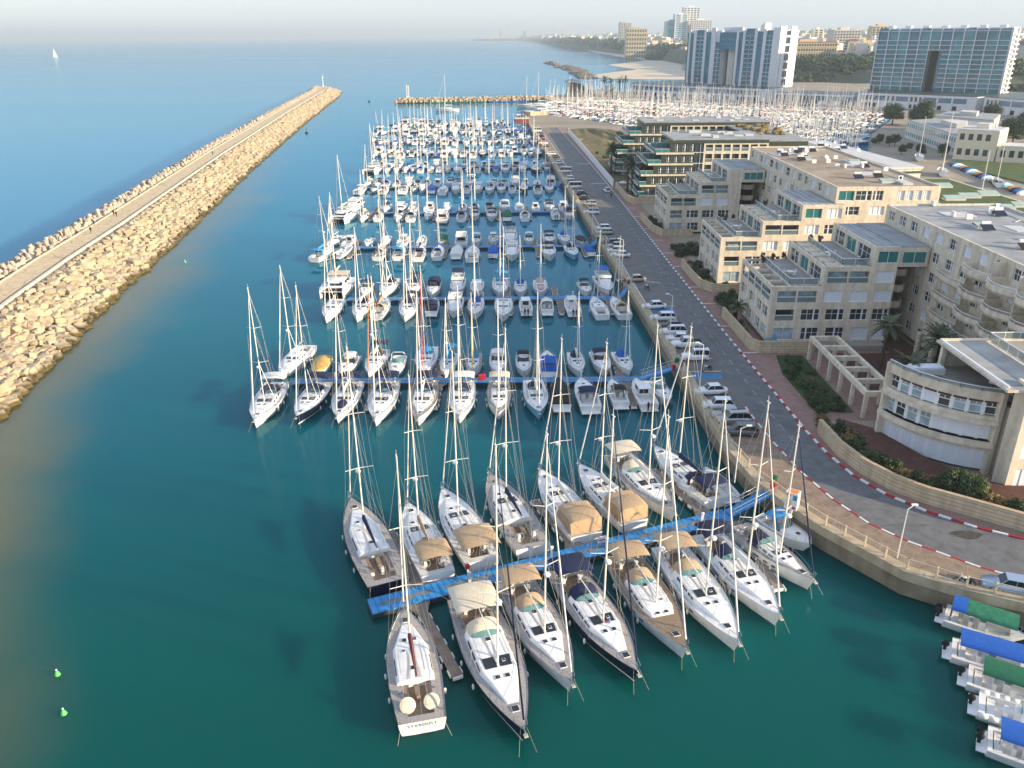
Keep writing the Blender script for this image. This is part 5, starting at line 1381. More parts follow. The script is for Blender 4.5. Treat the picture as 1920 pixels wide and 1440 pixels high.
def wing(B_, X0, X3, Y0, Y1, zb, plan, name='w'):
    """stepped wing: front at Y0 (faces -Y), west end at X0 (faces -X), three tiers"""
    z = [zb, zb+3.1, zb+6.2, zb+9.4, zb+12.6, zb+15.8]; t2, t3 = plan['t2'], plan['t3']
    mw = MB(); W = X3-X0
    fr = plan['front']; rows = []
    for i, r_ in enumerate(fr):
        s0 = 0 if i < 3 else (t2 if i == 3 else t3)
        zo0, zo1 = (z[i]+.55, z[i]+2.45) if i else (z[0]+.3, z[0]+2.4)
        rows.append((z[i], z[i+1], zo0 if i != 0 else z[0]+.3, zo1, r_, s0, W))
    facade(B_, mw, (X0, Y0), (1,0), 1, W, rows)
    D = Y1-Y0; lr = []
    for i in range(3):
        ops = [(1.0,3.2,'w'),(3.9,5.3,'c' if i==0 else 's'),(6.3,8.4,'w'),(9.0,10.4,'s' if i else 'c'),(11.2,13.4,'w'),(14.2,D-1.2,'c' if i==0 else 'w')] if i < 2 else [(.9,4.2,'l'),(4.9,8.2,'l'),(8.9,12.2,'l'),(12.9,D-.9,'l')]
        lr.append((z[i], z[i+1], z[i]+.5, z[i]+2.4, ops))
    mw2 = MB(); facade(B_, mw2, (X0, Y1-.001), (0,-1), 1, D-.321, lr)
    # upper tier west ends (recessed glazing above terraces)
    for i, s0 in ((3, t2), (4, t3)):
        facade(B_, mw2, (X0+s0, Y1-.001), (0,-1), 1, D-.321, [(z[i], z[i+1], z[i]+.15, z[i]+2.5, [(1.5,5.5,'k'),(6.5,10.5,'g'),(11.5,D-1.6,'k')])])
    mw.build('wall', parent=B_); mw2.build('wall', parent=B_)
    # core
    c = MB(); c.m(M['stone']); g = 1.6
    c.box(X0+3.2, X3, Y0+g, Y1, zb, z[3]-.25); c.box(X0+1.3, X0+3.2, Y0+g, Y1, zb, z[2]); c.box(X0+t2+1, X3, Y0+g, Y1, z[3], z[4]-.25); c.box(X0+t3+1, X3, Y0+g, Y1, z[4], z[5]-.2)
    for i in range(1, 3): c.box(X0+.33, X3, Y0+.33, Y0+g-.01, z[i]-.25, z[i]-.02)
    c.box(X0+t2+.33, X3, Y0+.33, Y0+g-.01, z[3]+.0, z[3]+.3) ; c.build('core', parent=B_)
    # terrace decks, pergola beams along the west edge, parapets
    for i, (s0, s1) in ((3, (0, t2)), (4, (t2, t3)), (5, (t3, W))):
        d = MB(); zt = z[i]
        if i < 5:
            d.m(M['terr']).box(X0+s0+3.0, X0+s1+1.0, Y0+1.2, Y1-.4, zt-.24, zt-.05)
            if i == 3: d.m(M['terr']).box(X0+.33, X0+3.2, Y0+.33, Y1-.4, z[2]-.02, z[2]+.03)
            d.build('terrace_floor', parent=B_)
            p = MB(); p.m(M['stone'])
            n = 5
            for k in range(n+1):
                y = Y0+.33+(Y1-Y0-.9)*k/n; p.box(X0+s0+.33, X0+s0+3.2, y, y+.32, zt-.45, zt-.02)
            p.box(X0+s0+2.9, X0+s0+3.25, Y0+.33, Y1-.4, zt-.43, zt-.01)
            for k in range(int((s1-s0-3.5)/1.7)):
                x = X0+s0+3.8+k*1.7; p.box(x, x+.3, Y0+.33, Y0+1.19, zt-.4, zt-.05)
            p.box(X0+s0+3.3, X0+s1, Y0+1.0, Y0+1.25, zt-.41, zt-.03)
            p.build('pergola', parent=B_)
            glassrail(B_, [(X0+s0+3.1, Y1-.6), (X0+s0+3.1, Y0+1.25), (X0+s1-.3, Y0+1.25)], zt, 1.0)
        else:
            d.m(M['roofg']).box(X0+s0+.33, X3, Y0+.33, Y1-.33, zt-.4, zt-.15); d.m(M['roofw'])
            for k in range(6):
                x = X0+s0+1+k*1.5
                if x < X3-1: d.box(x, x+.12, Y0+.34, Y1-.34, zt-.15, zt-.08)
            d.build('roof', parent=B_)
def terrace_stuff(x, y, z, seed, where):
    r_ = random.Random(seed)
    t = empty('patio_table', (x,y,z), 0, 'pale round patio table with chairs %s' % where, 'table')
    b = MB(); b.m(M['gel']).lathe((0,0,0),[(.3,0),(.05,.05),(.05,.7),(.65,.72),(.65,.76),(0,.76)],12); b.build('table_top', parent=t)
    for k in range(3):
        a = k*2.1+r_.random(); b = MB(); b.m(M['whitec']).box(-.25,.25,-.25,.25,.38,.46); b.box(-.25,-.2,-.25,.25,.46,.9); b.m(M['chrome'])
        for sx in (-.22,.22):
            for sy in (-.22,.22): b.tube((sx,sy,0),(sx,sy,.4),.02,n=4)
        b.build('patio_chair', loc=(x+1.1*math.cos(a), y+1.1*math.sin(a), z), rz=a+PI, label='white chair %s, %s' % (where, ['seaward of its table','behind its table','landward of its table'][k]), cat='chair')
FC = [[(1.0,4.4,'c'),(5.6,8.4,'w'),(9.6,12.6,'w'),(13.8,16.6,'s'),(17.4,19.4,'s')],
      [(1.0,4.0,'l'),(5.2,8.2,'w'),(9.2,12.2,'w'),(13.2,16.0,'w'),(16.8,19.4,'w')],
      [(1.0,4.0,'l'),(4.25,7.3,'l'),(8.5,11.4,'s'),(12.6,15.5,'s'),(16.6,19.3,'s')],
      [(8.6,11.8,'l'),(12.05,15.2,'l'),(16.4,19.2,'s')],
      [(16.2,19.4,'g')]]
def ext(rows, W):
    out = []
    for i, r_ in enumerate(rows):
        r_ = list(r_); x = r_[-1][1]+1.1
        while x+2.8 < W-.5: r_.append((x, x+2.8, 's' if (i+len(r_)) % 2 else 'w')); x += 4.0
        out.append(r_)
    return out
BC_ = empty('apartment_building', (42,124,ZG), 0, 'shaded stone apartment block nearest the lawn, stepped terraces and curved balconies', 'apartment building')
BB_ = empty('apartment_building', (42,158,ZG), 0, 'large stone apartment block with two stepped wings and a brown felt roof', 'apartment building')
def at0(root):   # children are modelled in world coordinates
    root.location = (0,0,0)
at0(BC_); at0(BB_)
wing(BC_, 42, 61.5, 124, 142, 3.3, dict(t2=8, t3=15.5, front=FC))
wing(BB_, 42, 66, 158, 175.5, 3.3, dict(t2=8, t3=15.5, front=ext(FC, 24)))
wing(BB_, 40, 58.5, 206, 224, 3.0, dict(t2=8, t3=15.0, front=ext(FC, 18.5)))
# bridging storeys and stair recess of block C
def recess(Bd, x0, x1, Y0, Y1, zb, ztop):
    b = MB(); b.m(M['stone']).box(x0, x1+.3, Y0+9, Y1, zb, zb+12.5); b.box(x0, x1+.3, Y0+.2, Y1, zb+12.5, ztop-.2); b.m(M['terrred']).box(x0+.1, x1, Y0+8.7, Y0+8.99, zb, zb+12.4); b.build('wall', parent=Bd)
    windowpart(Bd, facT((x0, Y0+.2), (1,0), 1), .5, x1-x0-.2, ztop-2.7, ztop-.8, 'g', dep=-.1)
    b = MB(); b.m(M['roofg']).box(x0, x1+.2, Y0+.3, Y1-.3, ztop-.2, ztop-.05); b.build('roof', parent=Bd)
    for k in range(4):
        z = zb+2.2+k*2.75; s = MB(); s.m(M['stone']); rows = []; xm = (x0+x1)/2; w_ = (x1-x0)/2-.25
        outer = [(xm+w_*math.cos(PI+PI*j/8), Y0+6.4-3.6*math.sin(PI*j/8)) for j in range(9)]
        inner = [(xm+(w_-.18)*math.cos(PI+PI*j/8), Y0+6.4-3.42*math.sin(PI*j/8)) for j in range(9)]
        for j in range(8): s.prism([outer[j], outer[j+1], inner[j+1], inner[j]], z-.2, z+.95)
        s.prism(outer+[(x1-.25,Y0+8.7),(x0+.25,Y0+8.7)], z-.25, z-.05); s.build('stair_landing', parent=Bd)
recess(BC_, 61.5, 66, 124, 142, 3.3, 19.1)
recess(BB_, 58.5, 64, 206, 224, 3.0, 18.8)
def bar(Bd, x0, x1, y0, y1, zb, zt, wfac, sfac, roofm, nm):
    b = MB(); g = 1.6
    facade(Bd, b, (x0, y1), (0,-1), 1, y1-y0-.33, wfac)
    facade(Bd, b, (x0, y0), (1,0), 1, x1-x0, sfac)
    b.m(M['stone']); b.box(x1-.3, x1, y0+.33, y1, zb, zt); b.box(x0+.33, x1-.31, y1-.3, y1, zb, zt); b.build('wall', parent=Bd)
    b = MB(); b.m(M['stone']).box(x0+g, x1-.31, y0+g, y1-.31, zb, zt-.6)
    n = round((zt-zb)/3.2)
    for i in range(1, n): z = zb+i*3.2; b.box(x0+.33, x0+g-.01, y0+.34, y1-.35, z-.25, z-.02); b.box(x0+g, x1-.35, y0+.34, y0+g-.01, z-.25, z-.02)
    b.build('core', parent=Bd)
    r_ = MB(); r_.m(M[roofm]).box(x0+.33, x1-.31, y0+.34, y1-.31, zt-.55, zt-.3)
    r_.m(M['roofw'])
    rr = random.Random(nm)
    for k in range(7):
        x, y = rr.uniform(x0+1, x1-5), rr.uniform(y0+1, y1-7); r_.box(x, x+rr.uniform(2,5), y, y+rr.uniform(2,6), zt-.3, zt-.3+rr.choice((.06,.12,.25,.4)))
    for k in range(4):
        x, y = rr.uniform(x0+2, x1-2), rr.uniform(y0+2, y1-2); r_.tube((x,y,zt-.2), (rr.uniform(x0+2,x1-2), rr.uniform(y0+2,y1-2), zt-.2), .07, n=4)
    r_.build('roof', parent=Bd)
wf = []
for i in range(6):
    z = 3.3+i*3.15; ops = []; a = 1.4
    while a+2.3 < 48: ops.append((a, a+2.1, 'wswkws'[(i+int(a)) % 6])); a += 4.2
    wf.append((z, z+3.15, z+.8, z+2.4, ops))
LB = 62
def clampf(f, W, s=0): return [(r_[0], r_[1], r_[2], r_[3], [o for o in r_[4] if o[1] < W-.4 and o[0] > s+.2]) for r_ in f]
wfB = []
for i in range(6):
    z = 3.3+i*3.15; ops = []; a = 1.4
    while a+2.3 < 61: ops.append((a, a+2.1, 'wskwsl'[(i+int(a)) % 6])); a += 4.2
    wfB.append((z, z+3.15, z+.7, z+2.4, ops))
sfB = [(3.3+i*3.15, 6.45+i*3.15, 4.0+i*3.15, 5.7+i*3.15, [(13.5+k*1.75, 14.9+k*1.75, 's') for k in range(3)] if i % 2 else [(2,5,'w'),(7,10,'s')]) for i in range(5)]+[(19.05, 22.2, 19.5, 21.4, [(.5,3.6,'g'),(3.9,7.0,'k'),(7.3,9.3,'k'),(12.2,13.5,'s'),(13.9,15.2,'s'),(15.6,16.9,'s'),(17.3,18.6,'s')])]
bar(BB_, 64.5, 85, 160, 222, 3.3, 22.3, wfB, sfB, 'rooft', 1)
sfC = [(3.3+i*3.15, 6.45+i*3.15, 4.0+i*3.15, 5.7+i*3.15, [(2,5,'w'),(7,10,'s'),(12,15,'w')]) for i in range(6)]
bar(BC_, 66.5, 86, 92, 142, 3.3, 22.3, clampf(wf, 50), sfC, 'roofg', 2)
# curved balconies on the west face of block C
def balcony(Bd, x, y0, y1, z, proj=2.2):
    n = 8; outer = [(x-.3-proj*(.55+.45*math.sin(PI*(j/n)*.8+.25)), y0+(y1-y0)*j/n) for j in range(n+1)]; inn = [(p[0]+.2, p[1]) for p in outer]
    b = MB(); b.m(M['stone'])
    for j in range(n): b.prism([outer[j], inn[j], inn[j+1], outer[j+1]], z-.3, z+.62)
    b.prism([(x+.1,y0),(x+.1,y1)]+outer[::-1], z-.28, z-.05)
    for y in (y0, y1-.22): b.prism([(x, y), (x, y+.22), (outer[0 if y == y0 else -1][0]+.2, y+.22), (outer[0 if y == y0 else -1][0]+.2, y)], z-.3, z+(2.7 if y == y0 else .9))
    o = b.build('balcony', parent=Bd)
    h = MB(); h.m(M['wframe'])
    for j in range(n): h.tube((outer[j][0]+.1, outer[j][1], z+1.0), (outer[j+1][0]+.1, outer[j+1][1], z+1.0), .05, n=5)
    for j in range(0, n+1, 4): h.tube((outer[j][0]+.1, outer[j][1], z+.6), (outer[j][0]+.1, outer[j][1], z+1.0), .03, n=4)
    h.build('handrail', parent=o)
for i in range(1, 6):
    z = 3.3+i*3.15
    for y0, y1, pr in ((111.5,119.5,1.5),(104.5,111.2,2.6),(97.5,103.9,3.4),(92.3,97.2,3.4)): 
        if not (i == 5 and y0 > 111): balcony(BC_, 66.5, y0, y1, z, pr)
for y in (109, 114.5, 119):   # round columns under the overhang
    b = MB(); b.m(M['stone']).tube((64.6,y,2.5),(64.6,y,6.6),.45,n=10); b.build('column', parent=BC_)
for i, (x0, x1, y0, y1) in enumerate(((93,107,211,268),)):
    r = empty('commercial_building', (0,0,0), 0, 'long flat building with pale grey roof behind the brown roofed block', 'building')
    b = MB(); b.m(M['stone']).prism([(93,211),(107,213),(102,270),(88,268)], 2.4, 17.6); b.build('wall', parent=r)
    b = MB(); b.m(M['cladgreen']).prism([(92.9,210.9),(107.1,212.9),(102.1,270.1),(87.9,268.1)], 16.4, 17.0); b.m(M['roofw']).prism([(92.7,210.7),(107.3,212.7),(102.3,270.3),(87.7,268.3)], 17.601, 18.1); b.m(M['roofg']).prism([(94,212),(99,212.8),(94.5,268),(89.5,267)], 18.1, 18.25); b.build('roof', parent=r)
roofjunk(66, 84, 162, 218, 22.0, 26, 3, 'on the brown felt roof'); roofjunk(68, 85, 94, 143, 22.0, 20, 4, 'on the grey roof of the shaded block'); roofjunk(93, 103, 216, 264, 18.15, 9, 6, 'on the long pale roof')
for (x, y, z, w_) in ((47,131,15.7-3.2+.05,'on the lowest terrace of the shaded block'),(54,165,15.75,'on the middle terrace of the sunlit wing'),(47,166,12.6,'on the lowest terrace of the sunlit wing'),(53,131,15.8,'on the middle terrace of the shaded block'),(52,215,15.5,'on the middle terrace of the rear wing')): terrace_stuff(x, y, z+.03, int(x*3), w_)
# ---------------- curved corner building
BD = empty('curved_building', (0,0,0), 0, 'curved stone building at the road bend with roof terrace and rows of white windows', 'apartment building')
cx, cy, RR = 58.7, 93.6, 12.5
arc = [(cx+RR*math.cos(t), cy+RR*math.sin(t)) for t in [R(192)+(R(254)-R(192))*k/24 for k in range(25)]]
arc[0] = (46.5, 91.4)
def arcoff(r_): return [(cx+(RR+r_)*math.cos(R(192)+(R(254)-R(192))*k/24), cy+(RR+r_)*math.sin(R(192)+(R(254)-R(192))*k/24)) for k in range(25)]
S1 = (55.2, 77.6)
w_ = MB(); w_.m(M['stone'])
inner = arcoff(-.55)
def arcwall(mb, o, i, z0, z1):
    for k in range(24): mb.prism([o[k], i[k], i[k+1], o[k+1]][::-1], z0, z1)
A0, Ai, Ab = arcoff(0), arcoff(-.5), arcoff(.55)
for z0, z1 in ((5.6,6.7),(8.9,9.8),(11.75,12.9)): arcwall(w_, A0, Ai, z0, z1)
arcwall(w_, Ab, Ai, 6.1, 6.7) ; arcwall(w_, Ab, Ai, 9.0, 9.5)
for k in (0, 24): 
    p, q = A0[k], Ai[k]
    w_.box(min(p[0],q[0])-.2, max(p[0],q[0])+.2, min(p[1],q[1])-.2, max(p[1],q[1])+.2, 2.5, 12.9)
w_.build('wall', parent=BD)
c = MB(); c.m(M['stone']).prism(arcoff(-1.3)+[(57,79.0),(75,79.0),(75,94),(49,94),(48,92)], 2.5, 11.3); c.build('core', parent=BD)
for row, (z0, z1) in enumerate(((2.9,5.6),(6.7,8.9),(9.8,11.75))):
    for k in range(0, 24, 3):
        a, b2 = Ai[k], Ai[k+3]; d = Vector((b2[0]-a[0], b2[1]-a[1])); L = d.length; u = (d.x/L, d.y/L)
        kind = 's' if row == 0 or (row == 1 and k >= 12) or (row == 2 and k == 9) else 'h'
        windowpart(BD, facT(a, u, 1), .16, L-.16, z0+(.12 if row else 0), z1-.1, kind, dep=.05)
        pp = MB(); pp.T = facT(a, u, 1); pp.m(M['wframe']).box(-.16, .16, 0, .3, z0, z1); pp.build('window_post', parent=BD)
ed = MB()
rowsE = [(2.5,5.9,3.0,5.4,[(.8,3.6,'s'),(4.6,7.6,'s'),(9,12,'s')]),(5.9,9.1,6.7,8.5,[(.8,3.6,'s'),(4.6,7.6,'w'),(9,12,'s')]),(9.1,12.3,9.8,11.6,[(.8,3.6,'w'),(4.6,7.6,'s'),(9,12,'w')]),(12.3,15.4,13,14.8,[(3.6,6.6,'w'),(9,12,'w')])]
facade(BD, ed, (55.2,77.6), (1,0), 1, 22, rowsE, wm='stone'); ed.m(M['stone']).box(55.2, 55.6, 77.93, 80.0, 2.5, 15.4); ed.build('wall', parent=BD)
f = MB(); f.m(M['terrred']).prism(arcoff(-.5)+[(58,78.0),(58,93),(48,93)], 11.3, 11.6); f.m(M['terr']).prism([(50.5,92.8),(57.5,80),(57.5,92.8)], 11.6, 11.66); f.build('terrace_floor', parent=BD)
pz = MB(); pz.m(M['stone']).box(57.5,77,80.2,93.4,11.3,14.7); pz.box(53.2,77,92.6,93.2,11.6,15.2); pz.box(53.2,53.7,92.0,93.2,11.6,14.6); pz.m(M['wglass']).box(57.4,57.5,81,92,11.9,14.1); pz.build('penthouse', parent=BD)
rz_ = MB(); rz_.m(M['stone']).box(53.0,77,77.94,93.5,14.6,14.9); rz_.m(M['roofg']).box(53.5,58.5,79,92.6,14.9,15.05); rz_.m(M['wframe']).box(53.3,53.5,78.4,93.0,14.9,15.12); rz_.m(M['terr']).box(59.5,76.5,79,93,14.9,15.0); rz_.build('roof', parent=BD)
glassrail(BD, [(59.2,79),(59.2,93),(76,93)], 15.0); glassrail(BD, [A0[k] for k in range(0, 25, 4)], 12.8, .55, 3)
def simple(name, parts, loc, label, cat, rz=0, group=None):
    b = MB()
    for p in parts: b.m(M[p[0]]); getattr(b, p[1])(*p[2:])
    return b.build(name, loc=loc, rz=rz, label=label, cat=cat, group=group)
x, y = G(1790,662,12)
simple('covered_sofa', [('gel','prism',[(-2,-.8),(2,-.8),(2,.8),(-2,.8)],0,.8),('shutter','prism',[(-1.9,-.7),(1.9,-.7),(1.9,.7),(-1.9,.7)],.8,.95)], (50.8,90.6,11.66), 'long white dust sheet over furniture on the curved roof terrace', 'covered furniture')
for dx in (0,1.2,.6): simple('terrace_table', [('burg','lathe',(0,0,0),[(.3,0),(.05,.05),(.05,.6),(.7,.62),(.7,.7),(0,.7)],10)], (63+dx*1.6, 86+dx, 15.0), 'brown round table in the cluster on the upper roof deck, %s' % {0:'left',1.2:'right',.6:'middle'}[dx], 'table')
# ---------------- pergola beside the lawn
PG = empty('pergola_frame', (0,0,0), 0, 'stone pergola of square open bays beside the lawn', 'pergola')
b = MB(); b.m(M['stone']); x0, x1, y0, y1, z0, z1 = 46.9, 51.4, 96.6, 118.3, 2.5, 6.4
n = 5
b.box(x0, x0+.5, y0, y1, z1-.7, z1); b.box(x1-.5, x1, y0, y1, z1-.7, z1)
for k in range(n+1): y = y0+(y1-y0-.5)*k/n; b.box(x0+.5, x1-.5, y, y+.5, z1-.69, z1-.005)
b.build('beam_grid', parent=PG)
for k in range(n+1):
    y = y0+(y1-y0-.5)*k/n
    for xx in (x0, x1-.5): c = MB(); c.m(M['stone']).box(xx+.02, xx+.48, y+.02, y+.48, z0, z1-.7); c.build('column', parent=PG)
# ---------------- green terraced building
def greenb(X0, Y0, D, label, ztop, right=27):
    r = empty('terraced_building', (0,0,0), 0, label, 'apartment building'); zs = [2.5,4.6,7.6,10.8,14.0,17.2,ztop]; xs = [40.0,40.2,40.4,42.4,44.6,47.0,49.6]
    xs = [x+X0-40 for x in xs]; XR = X0+right+10
    for i in range(6):
        z0, z1 = zs[i], zs[i+1]; a = xs[i] if i else xs[0]; mw = MB(); W = 13 if i < 5 else 27; W = 15.5-(a-X0)
        ops = []; k = 1.6
        while k+1.7 < W-.3: ops.append((k, k+1.35, 'w')); k += 2.35
        facade(r, mw, (a+1.2 if i > 1 else a, Y0), (1,0), 1, W, [(z0+.0, z1-.55, z0+.35, z1-1.15 if z1-z0 > 2.5 else z1-.7, ops)], wm='cladgreen')
        mw.m(M['stone']).box(a-1.0 if i < 5 else a, X0+15.6, Y0-.35, Y0+.3, z1-.55, z1-.001) if i < 5 else mw.m(M['cladgreen']).box(a, XR, Y0-.2, Y0+.3, z1-.9, z1)
        mw.build('wall', parent=r)
        c = MB(); c.m(M['cladgreen']).box(a+2.4, XR-.4, Y0+.4, Y0+D, z0, z1-.6); c.m(M['wglass']).box(a+2.2, a+2.38, Y0+1, Y0+D-1, z0+.3, z1-.8); c.build('core', parent=r)
        if i < 5:
            t = MB(); t.m(M['stone']).box(a-1.0, a-.6, Y0-.35, Y0+D, z1-.55, z1-.001); t.m(M['terr']).box(a-.6, xs[i+1]+3, Y0+.3, Y0+D, z1-.5, z1-.05); t.build('terrace', parent=r)
            glassrail(r, [(a-.85, Y0+D-.3), (a-.85, Y0-.1), (xs[i+1]+1.0, Y0-.1)], z1, 1.05, 2, 'tealrail')
            glassrail(r, [(a-.6, Y0+D*.5), (xs[i+1]+2.3, Y0+D*.5)], z1, 1.7, 2, 'tealrail')
    mw = MB(); rows = []
    for i in range(1, 6):
        z0, z1 = zs[i], (zs[i+1] if i < 5 else zs[i+1]-.9); rows.append((z0, z1, z0+.35, z1-.5, [(.6+k*2.7, 2.7+k*2.7, 'l') for k in range(int((right-6)/2.7))]))
    facade(r, mw, (X0+18.5, Y0), (1,0), 1, right-8.5, rows, wm='stone'); mw.build('wall', parent=r)
    g = MB(); g.m(M['wglass']).box(X0+15.6, X0+18.5, Y0+.1, Y0+.2, 2.5, ztop-1); g.m(M['wframe'])
    for z in zs[1:6]: g.box(X0+15.6, X0+18.5, Y0-.02, Y0+.09, z-.1, z+.05)
    for x in (X0+16.5, X0+17.5): g.box(x-.04, x+.04, Y0, Y0+.09, 2.5, ztop-1)
    g.build('stair_window', parent=r)
    o = MB(); o.m(M['roofg']).box(xs[6]-.3, XR, Y0-.25, Y0+D, ztop+.001, ztop+.25); o.m(M['roofw'])
    rr = random.Random(X0*Y0)
    for k in range(9): x = rr.uniform(X0+14, XR-4); y = rr.uniform(Y0+2, Y0+D-4); o.box(x, x+rr.uniform(1,3.5), y, y+rr.uniform(1,3), ztop+.25, ztop+rr.uniform(.4,1.1))
    o.m(M['stone']).box(xs[6]-.4, xs[6]-.3, Y0-.3, Y0+D, ztop-.3, ztop+.4); o.build('roof', parent=r)
    sh = MB(); sh.m(M['gel']).poly([(xs[5]+2.4,Y0+.6,ztop-1.2),(xs[6]+1.5,Y0+.6,ztop-.3),(xs[6]+1.5,Y0+D*.8,ztop-.3),(xs[5]+2.4,Y0+D*.8,ztop-1.2)]); sh.build('canopy_roof', parent=r)
    return r
greenb(40, 250, 21, 'front dark green clad terraced building with glass balustrades', 20.8, 28)
greenb(39, 300, 20, 'rear dark green clad terraced building half hidden by its twin', 21.0, 44)
r = empty('link_building', (0,0,0), 0, 'dark green side wing joining the two terraced buildings, rooftop plants', 'building')
b = MB(); b.m(M['cladgreen']).box(78,92,256,300,2.5,19.5); b.build('wall', parent=r)
b = MB(); b.m(M['roofg']).box(77.8,92.2,255.8,300.2,19.5,19.9); b.m(M['leafdry']); rr = random.Random(3)
for k in range(30): b.ell((rr.uniform(80,91), rr.uniform(270,298), 20.2), (rr.uniform(.6,1.6), rr.uniform(.6,1.6), rr.uniform(.5,1.1)), 6, 4)
b.build('roof', parent=r)
# ---------------- garden walls, lawn, hedges
def wall_run(pts, h, label, th=.4, z0=ZG, m_='wallstone', cap=True):
    b = MB(); A, Bq = pts, offset(pts, -th); b.m(M[m_]); ribbon_box(b, A, Bq, z0, z0+h)
    if cap: b.m(M['stoneb']); ribbon_box(b, offset(pts, .05), offset(pts, -th-.05), z0+h, z0+h+.1)
    return b.build('garden_wall', label=label, cat='wall')
WR = [(60,66.2),(53.5,69.9),(49,73.2),(45.4,75.8),(43.2,78.3),(41.3,82.0),(40.2,86.5),(39.9,92.5)]
wall_run(WR, 1.9, 'long curved retaining wall of coursed yellow stone below the curved building')
wall_run([(49.0,121.1),(40.1,121.3),(39.3,122.6),(39.0,133),(38.8,139)], 1.9, 'stone terrace wall round the garden of the shaded block')
wall_run([(50,155),(43.5,153.8),(40.5,154.5),(38.8,157.5),(38.3,166),(38.2,174)], 1.7, 'rounded stone garden wall in front of the sunlit wing')
wall_run([(46.5,203.2),(38.8,203.4),(37.3,209),(36.7,224.5)], 1.8, 'stone garden wall in front of the rear wing')
wall_run([(44.5,246.3),(37.5,246.6),(36.3,252),(35.8,275)], 1.9, 'stone wall below the front green terraced building')
b = MB(); b.m(M['wframe']); A = [(34.9,276),(33.6,330),(31.9,392),(30.6,440)]; ribbon_box(b, A, offset(A, -.15), ZG, ZG+2.6); b.build('site_fence', label='tall pale corrugated fence along the scrub plot', cat='fence')
b = MB(); b.m(M['lawnm']).prism([(41.5,99),(46.6,98.5),(46.6,119.6),(42.5,119.6),(41.2,112)], 2.5, 2.62); b.build('lawn', kind='structure')
b = MB(); b.m(M['scrub'])
rows = []
for j in range(13):
    y = 278+j*15; xl = xon([(36,270),(34.6,330),(32.9,392),(31,460)], y); xr = max(xl+3, 96-max(0,(y-300))*.26) if y < 480 else xl+2
    rows.append([(xl+(xr-xl)*i/10, y, 2.55+1.6*noise.noise(Vector((i*.9, j*.7, 0)))*math.sin(PI*i/10)*(1 if 0 < j < 12 else 0)+.6*math.sin(PI*i/10)) for i in range(11)])
b.grid(rows); b.build('scrub_ground', kind='structure')
b = MB(); b.m(M['terrred']); b.prism([(46,79),(45,82),(42.5,88),(43,95),(46.5,92),(50,83),(54,78.5),(56,77.5),(75,77.5),(75,70),(57,71)], 2.5, 3.4); b.prism([(52,97),(66,97),(66,142),(61,142),(61,120),(52,120)], 2.5, 2.7); b.build('courtyard_paving', kind='structure')
def leafmesh(name, rx, rz, n, m_, size, seed, clumps=14, flat=False):
    r_ = random.Random(seed); b = MB(); b.m(M[m_])
    cl = []
    for k in range(clumps):
        t, u = r_.uniform(0, 2*PI), r_.random(); z = r_.uniform(.1, 1); q = r_.uniform(.35,.8)*math.sqrt(max(.05, 1-(z-.45)**2*2.2)); cl.append(Vector((rx*q*math.cos(t), rx*q*math.sin(t), rz*z)))
    for i in range(n):
        c = cl[i % clumps]; rad = rx*.42*r_.uniform(.7,1.15)
        d = Vector((r_.gauss(0,1), r_.gauss(0,1), r_.gauss(0,.8))).normalized()*rad*r_.random()**.35; p = c+d
        if p.z < .05: p.z = .05+r_.random()*.2
        nrm = (d.normalized()+Vector((r_.uniform(-.6,.6), r_.uniform(-.6,.6), r_.uniform(-.2,.8)))).normalized(); a = nrm.orthogonal().normalized(); q = nrm.cross(a); s = size*r_.uniform(.6,1.4)
        b.poly([p-a*s, p-q*s*.6, p+a*s, p+q*s*.6])
    me = bpy.data.meshes.new(name); me.from_pydata(b.v, [], b.f); me.materials.append(M[m_]); return me
SHR = [leafmesh('shrub', 1.0, 1.1, 900, 'leafd', .10, 1), leafmesh('shrub', 1.0, .9, 900, 'leafm', .10, 2), leafmesh('shrub', 1.0, .8, 800, 'leafdry', .10, 3)]
CRN = [leafmesh('crown', 3.0, 3.6, 4200, 'leafd', .19, 4, 26), leafmesh('crown', 3.0, 3.2, 4200, 'leafm', .19, 5, 24)]
rs = random.Random(21)
def shrub(x, y, z, s, k, label, sz=1): return inst('shrub', SHR[k], (x,y,z), (0,0,rs.uniform(0,6)), (s*rs.uniform(.85,1.2), s*rs.uniform(.85,1.2), s*sz*rs.uniform(.85,1.15)), label=label, cat='shrub', group='garden shrubs along the road')
def tree(x, y, z, s, k, label, grp=None, th=2.2):
    r = empty('broadleaf_tree', (x,y,z), rs.uniform(0,6), label, 'tree', grp)
    b = MB(); b.m(M['bark']).tube((0,0,0),(.1,0,th*s),.22*s,.14*s,n=7)
    for a in (0,2.1,4.2): b.tube((.1,0,th*s*.8),(1.5*s*math.cos(a),1.5*s*math.sin(a),(th+1.9)*s),.1*s,.04*s,n=5)
    b.build('trunk', parent=r); inst('crown', CRN[k], (0,0,th*s*.75), (0,0,0), (s,s,s), parent=r); return r
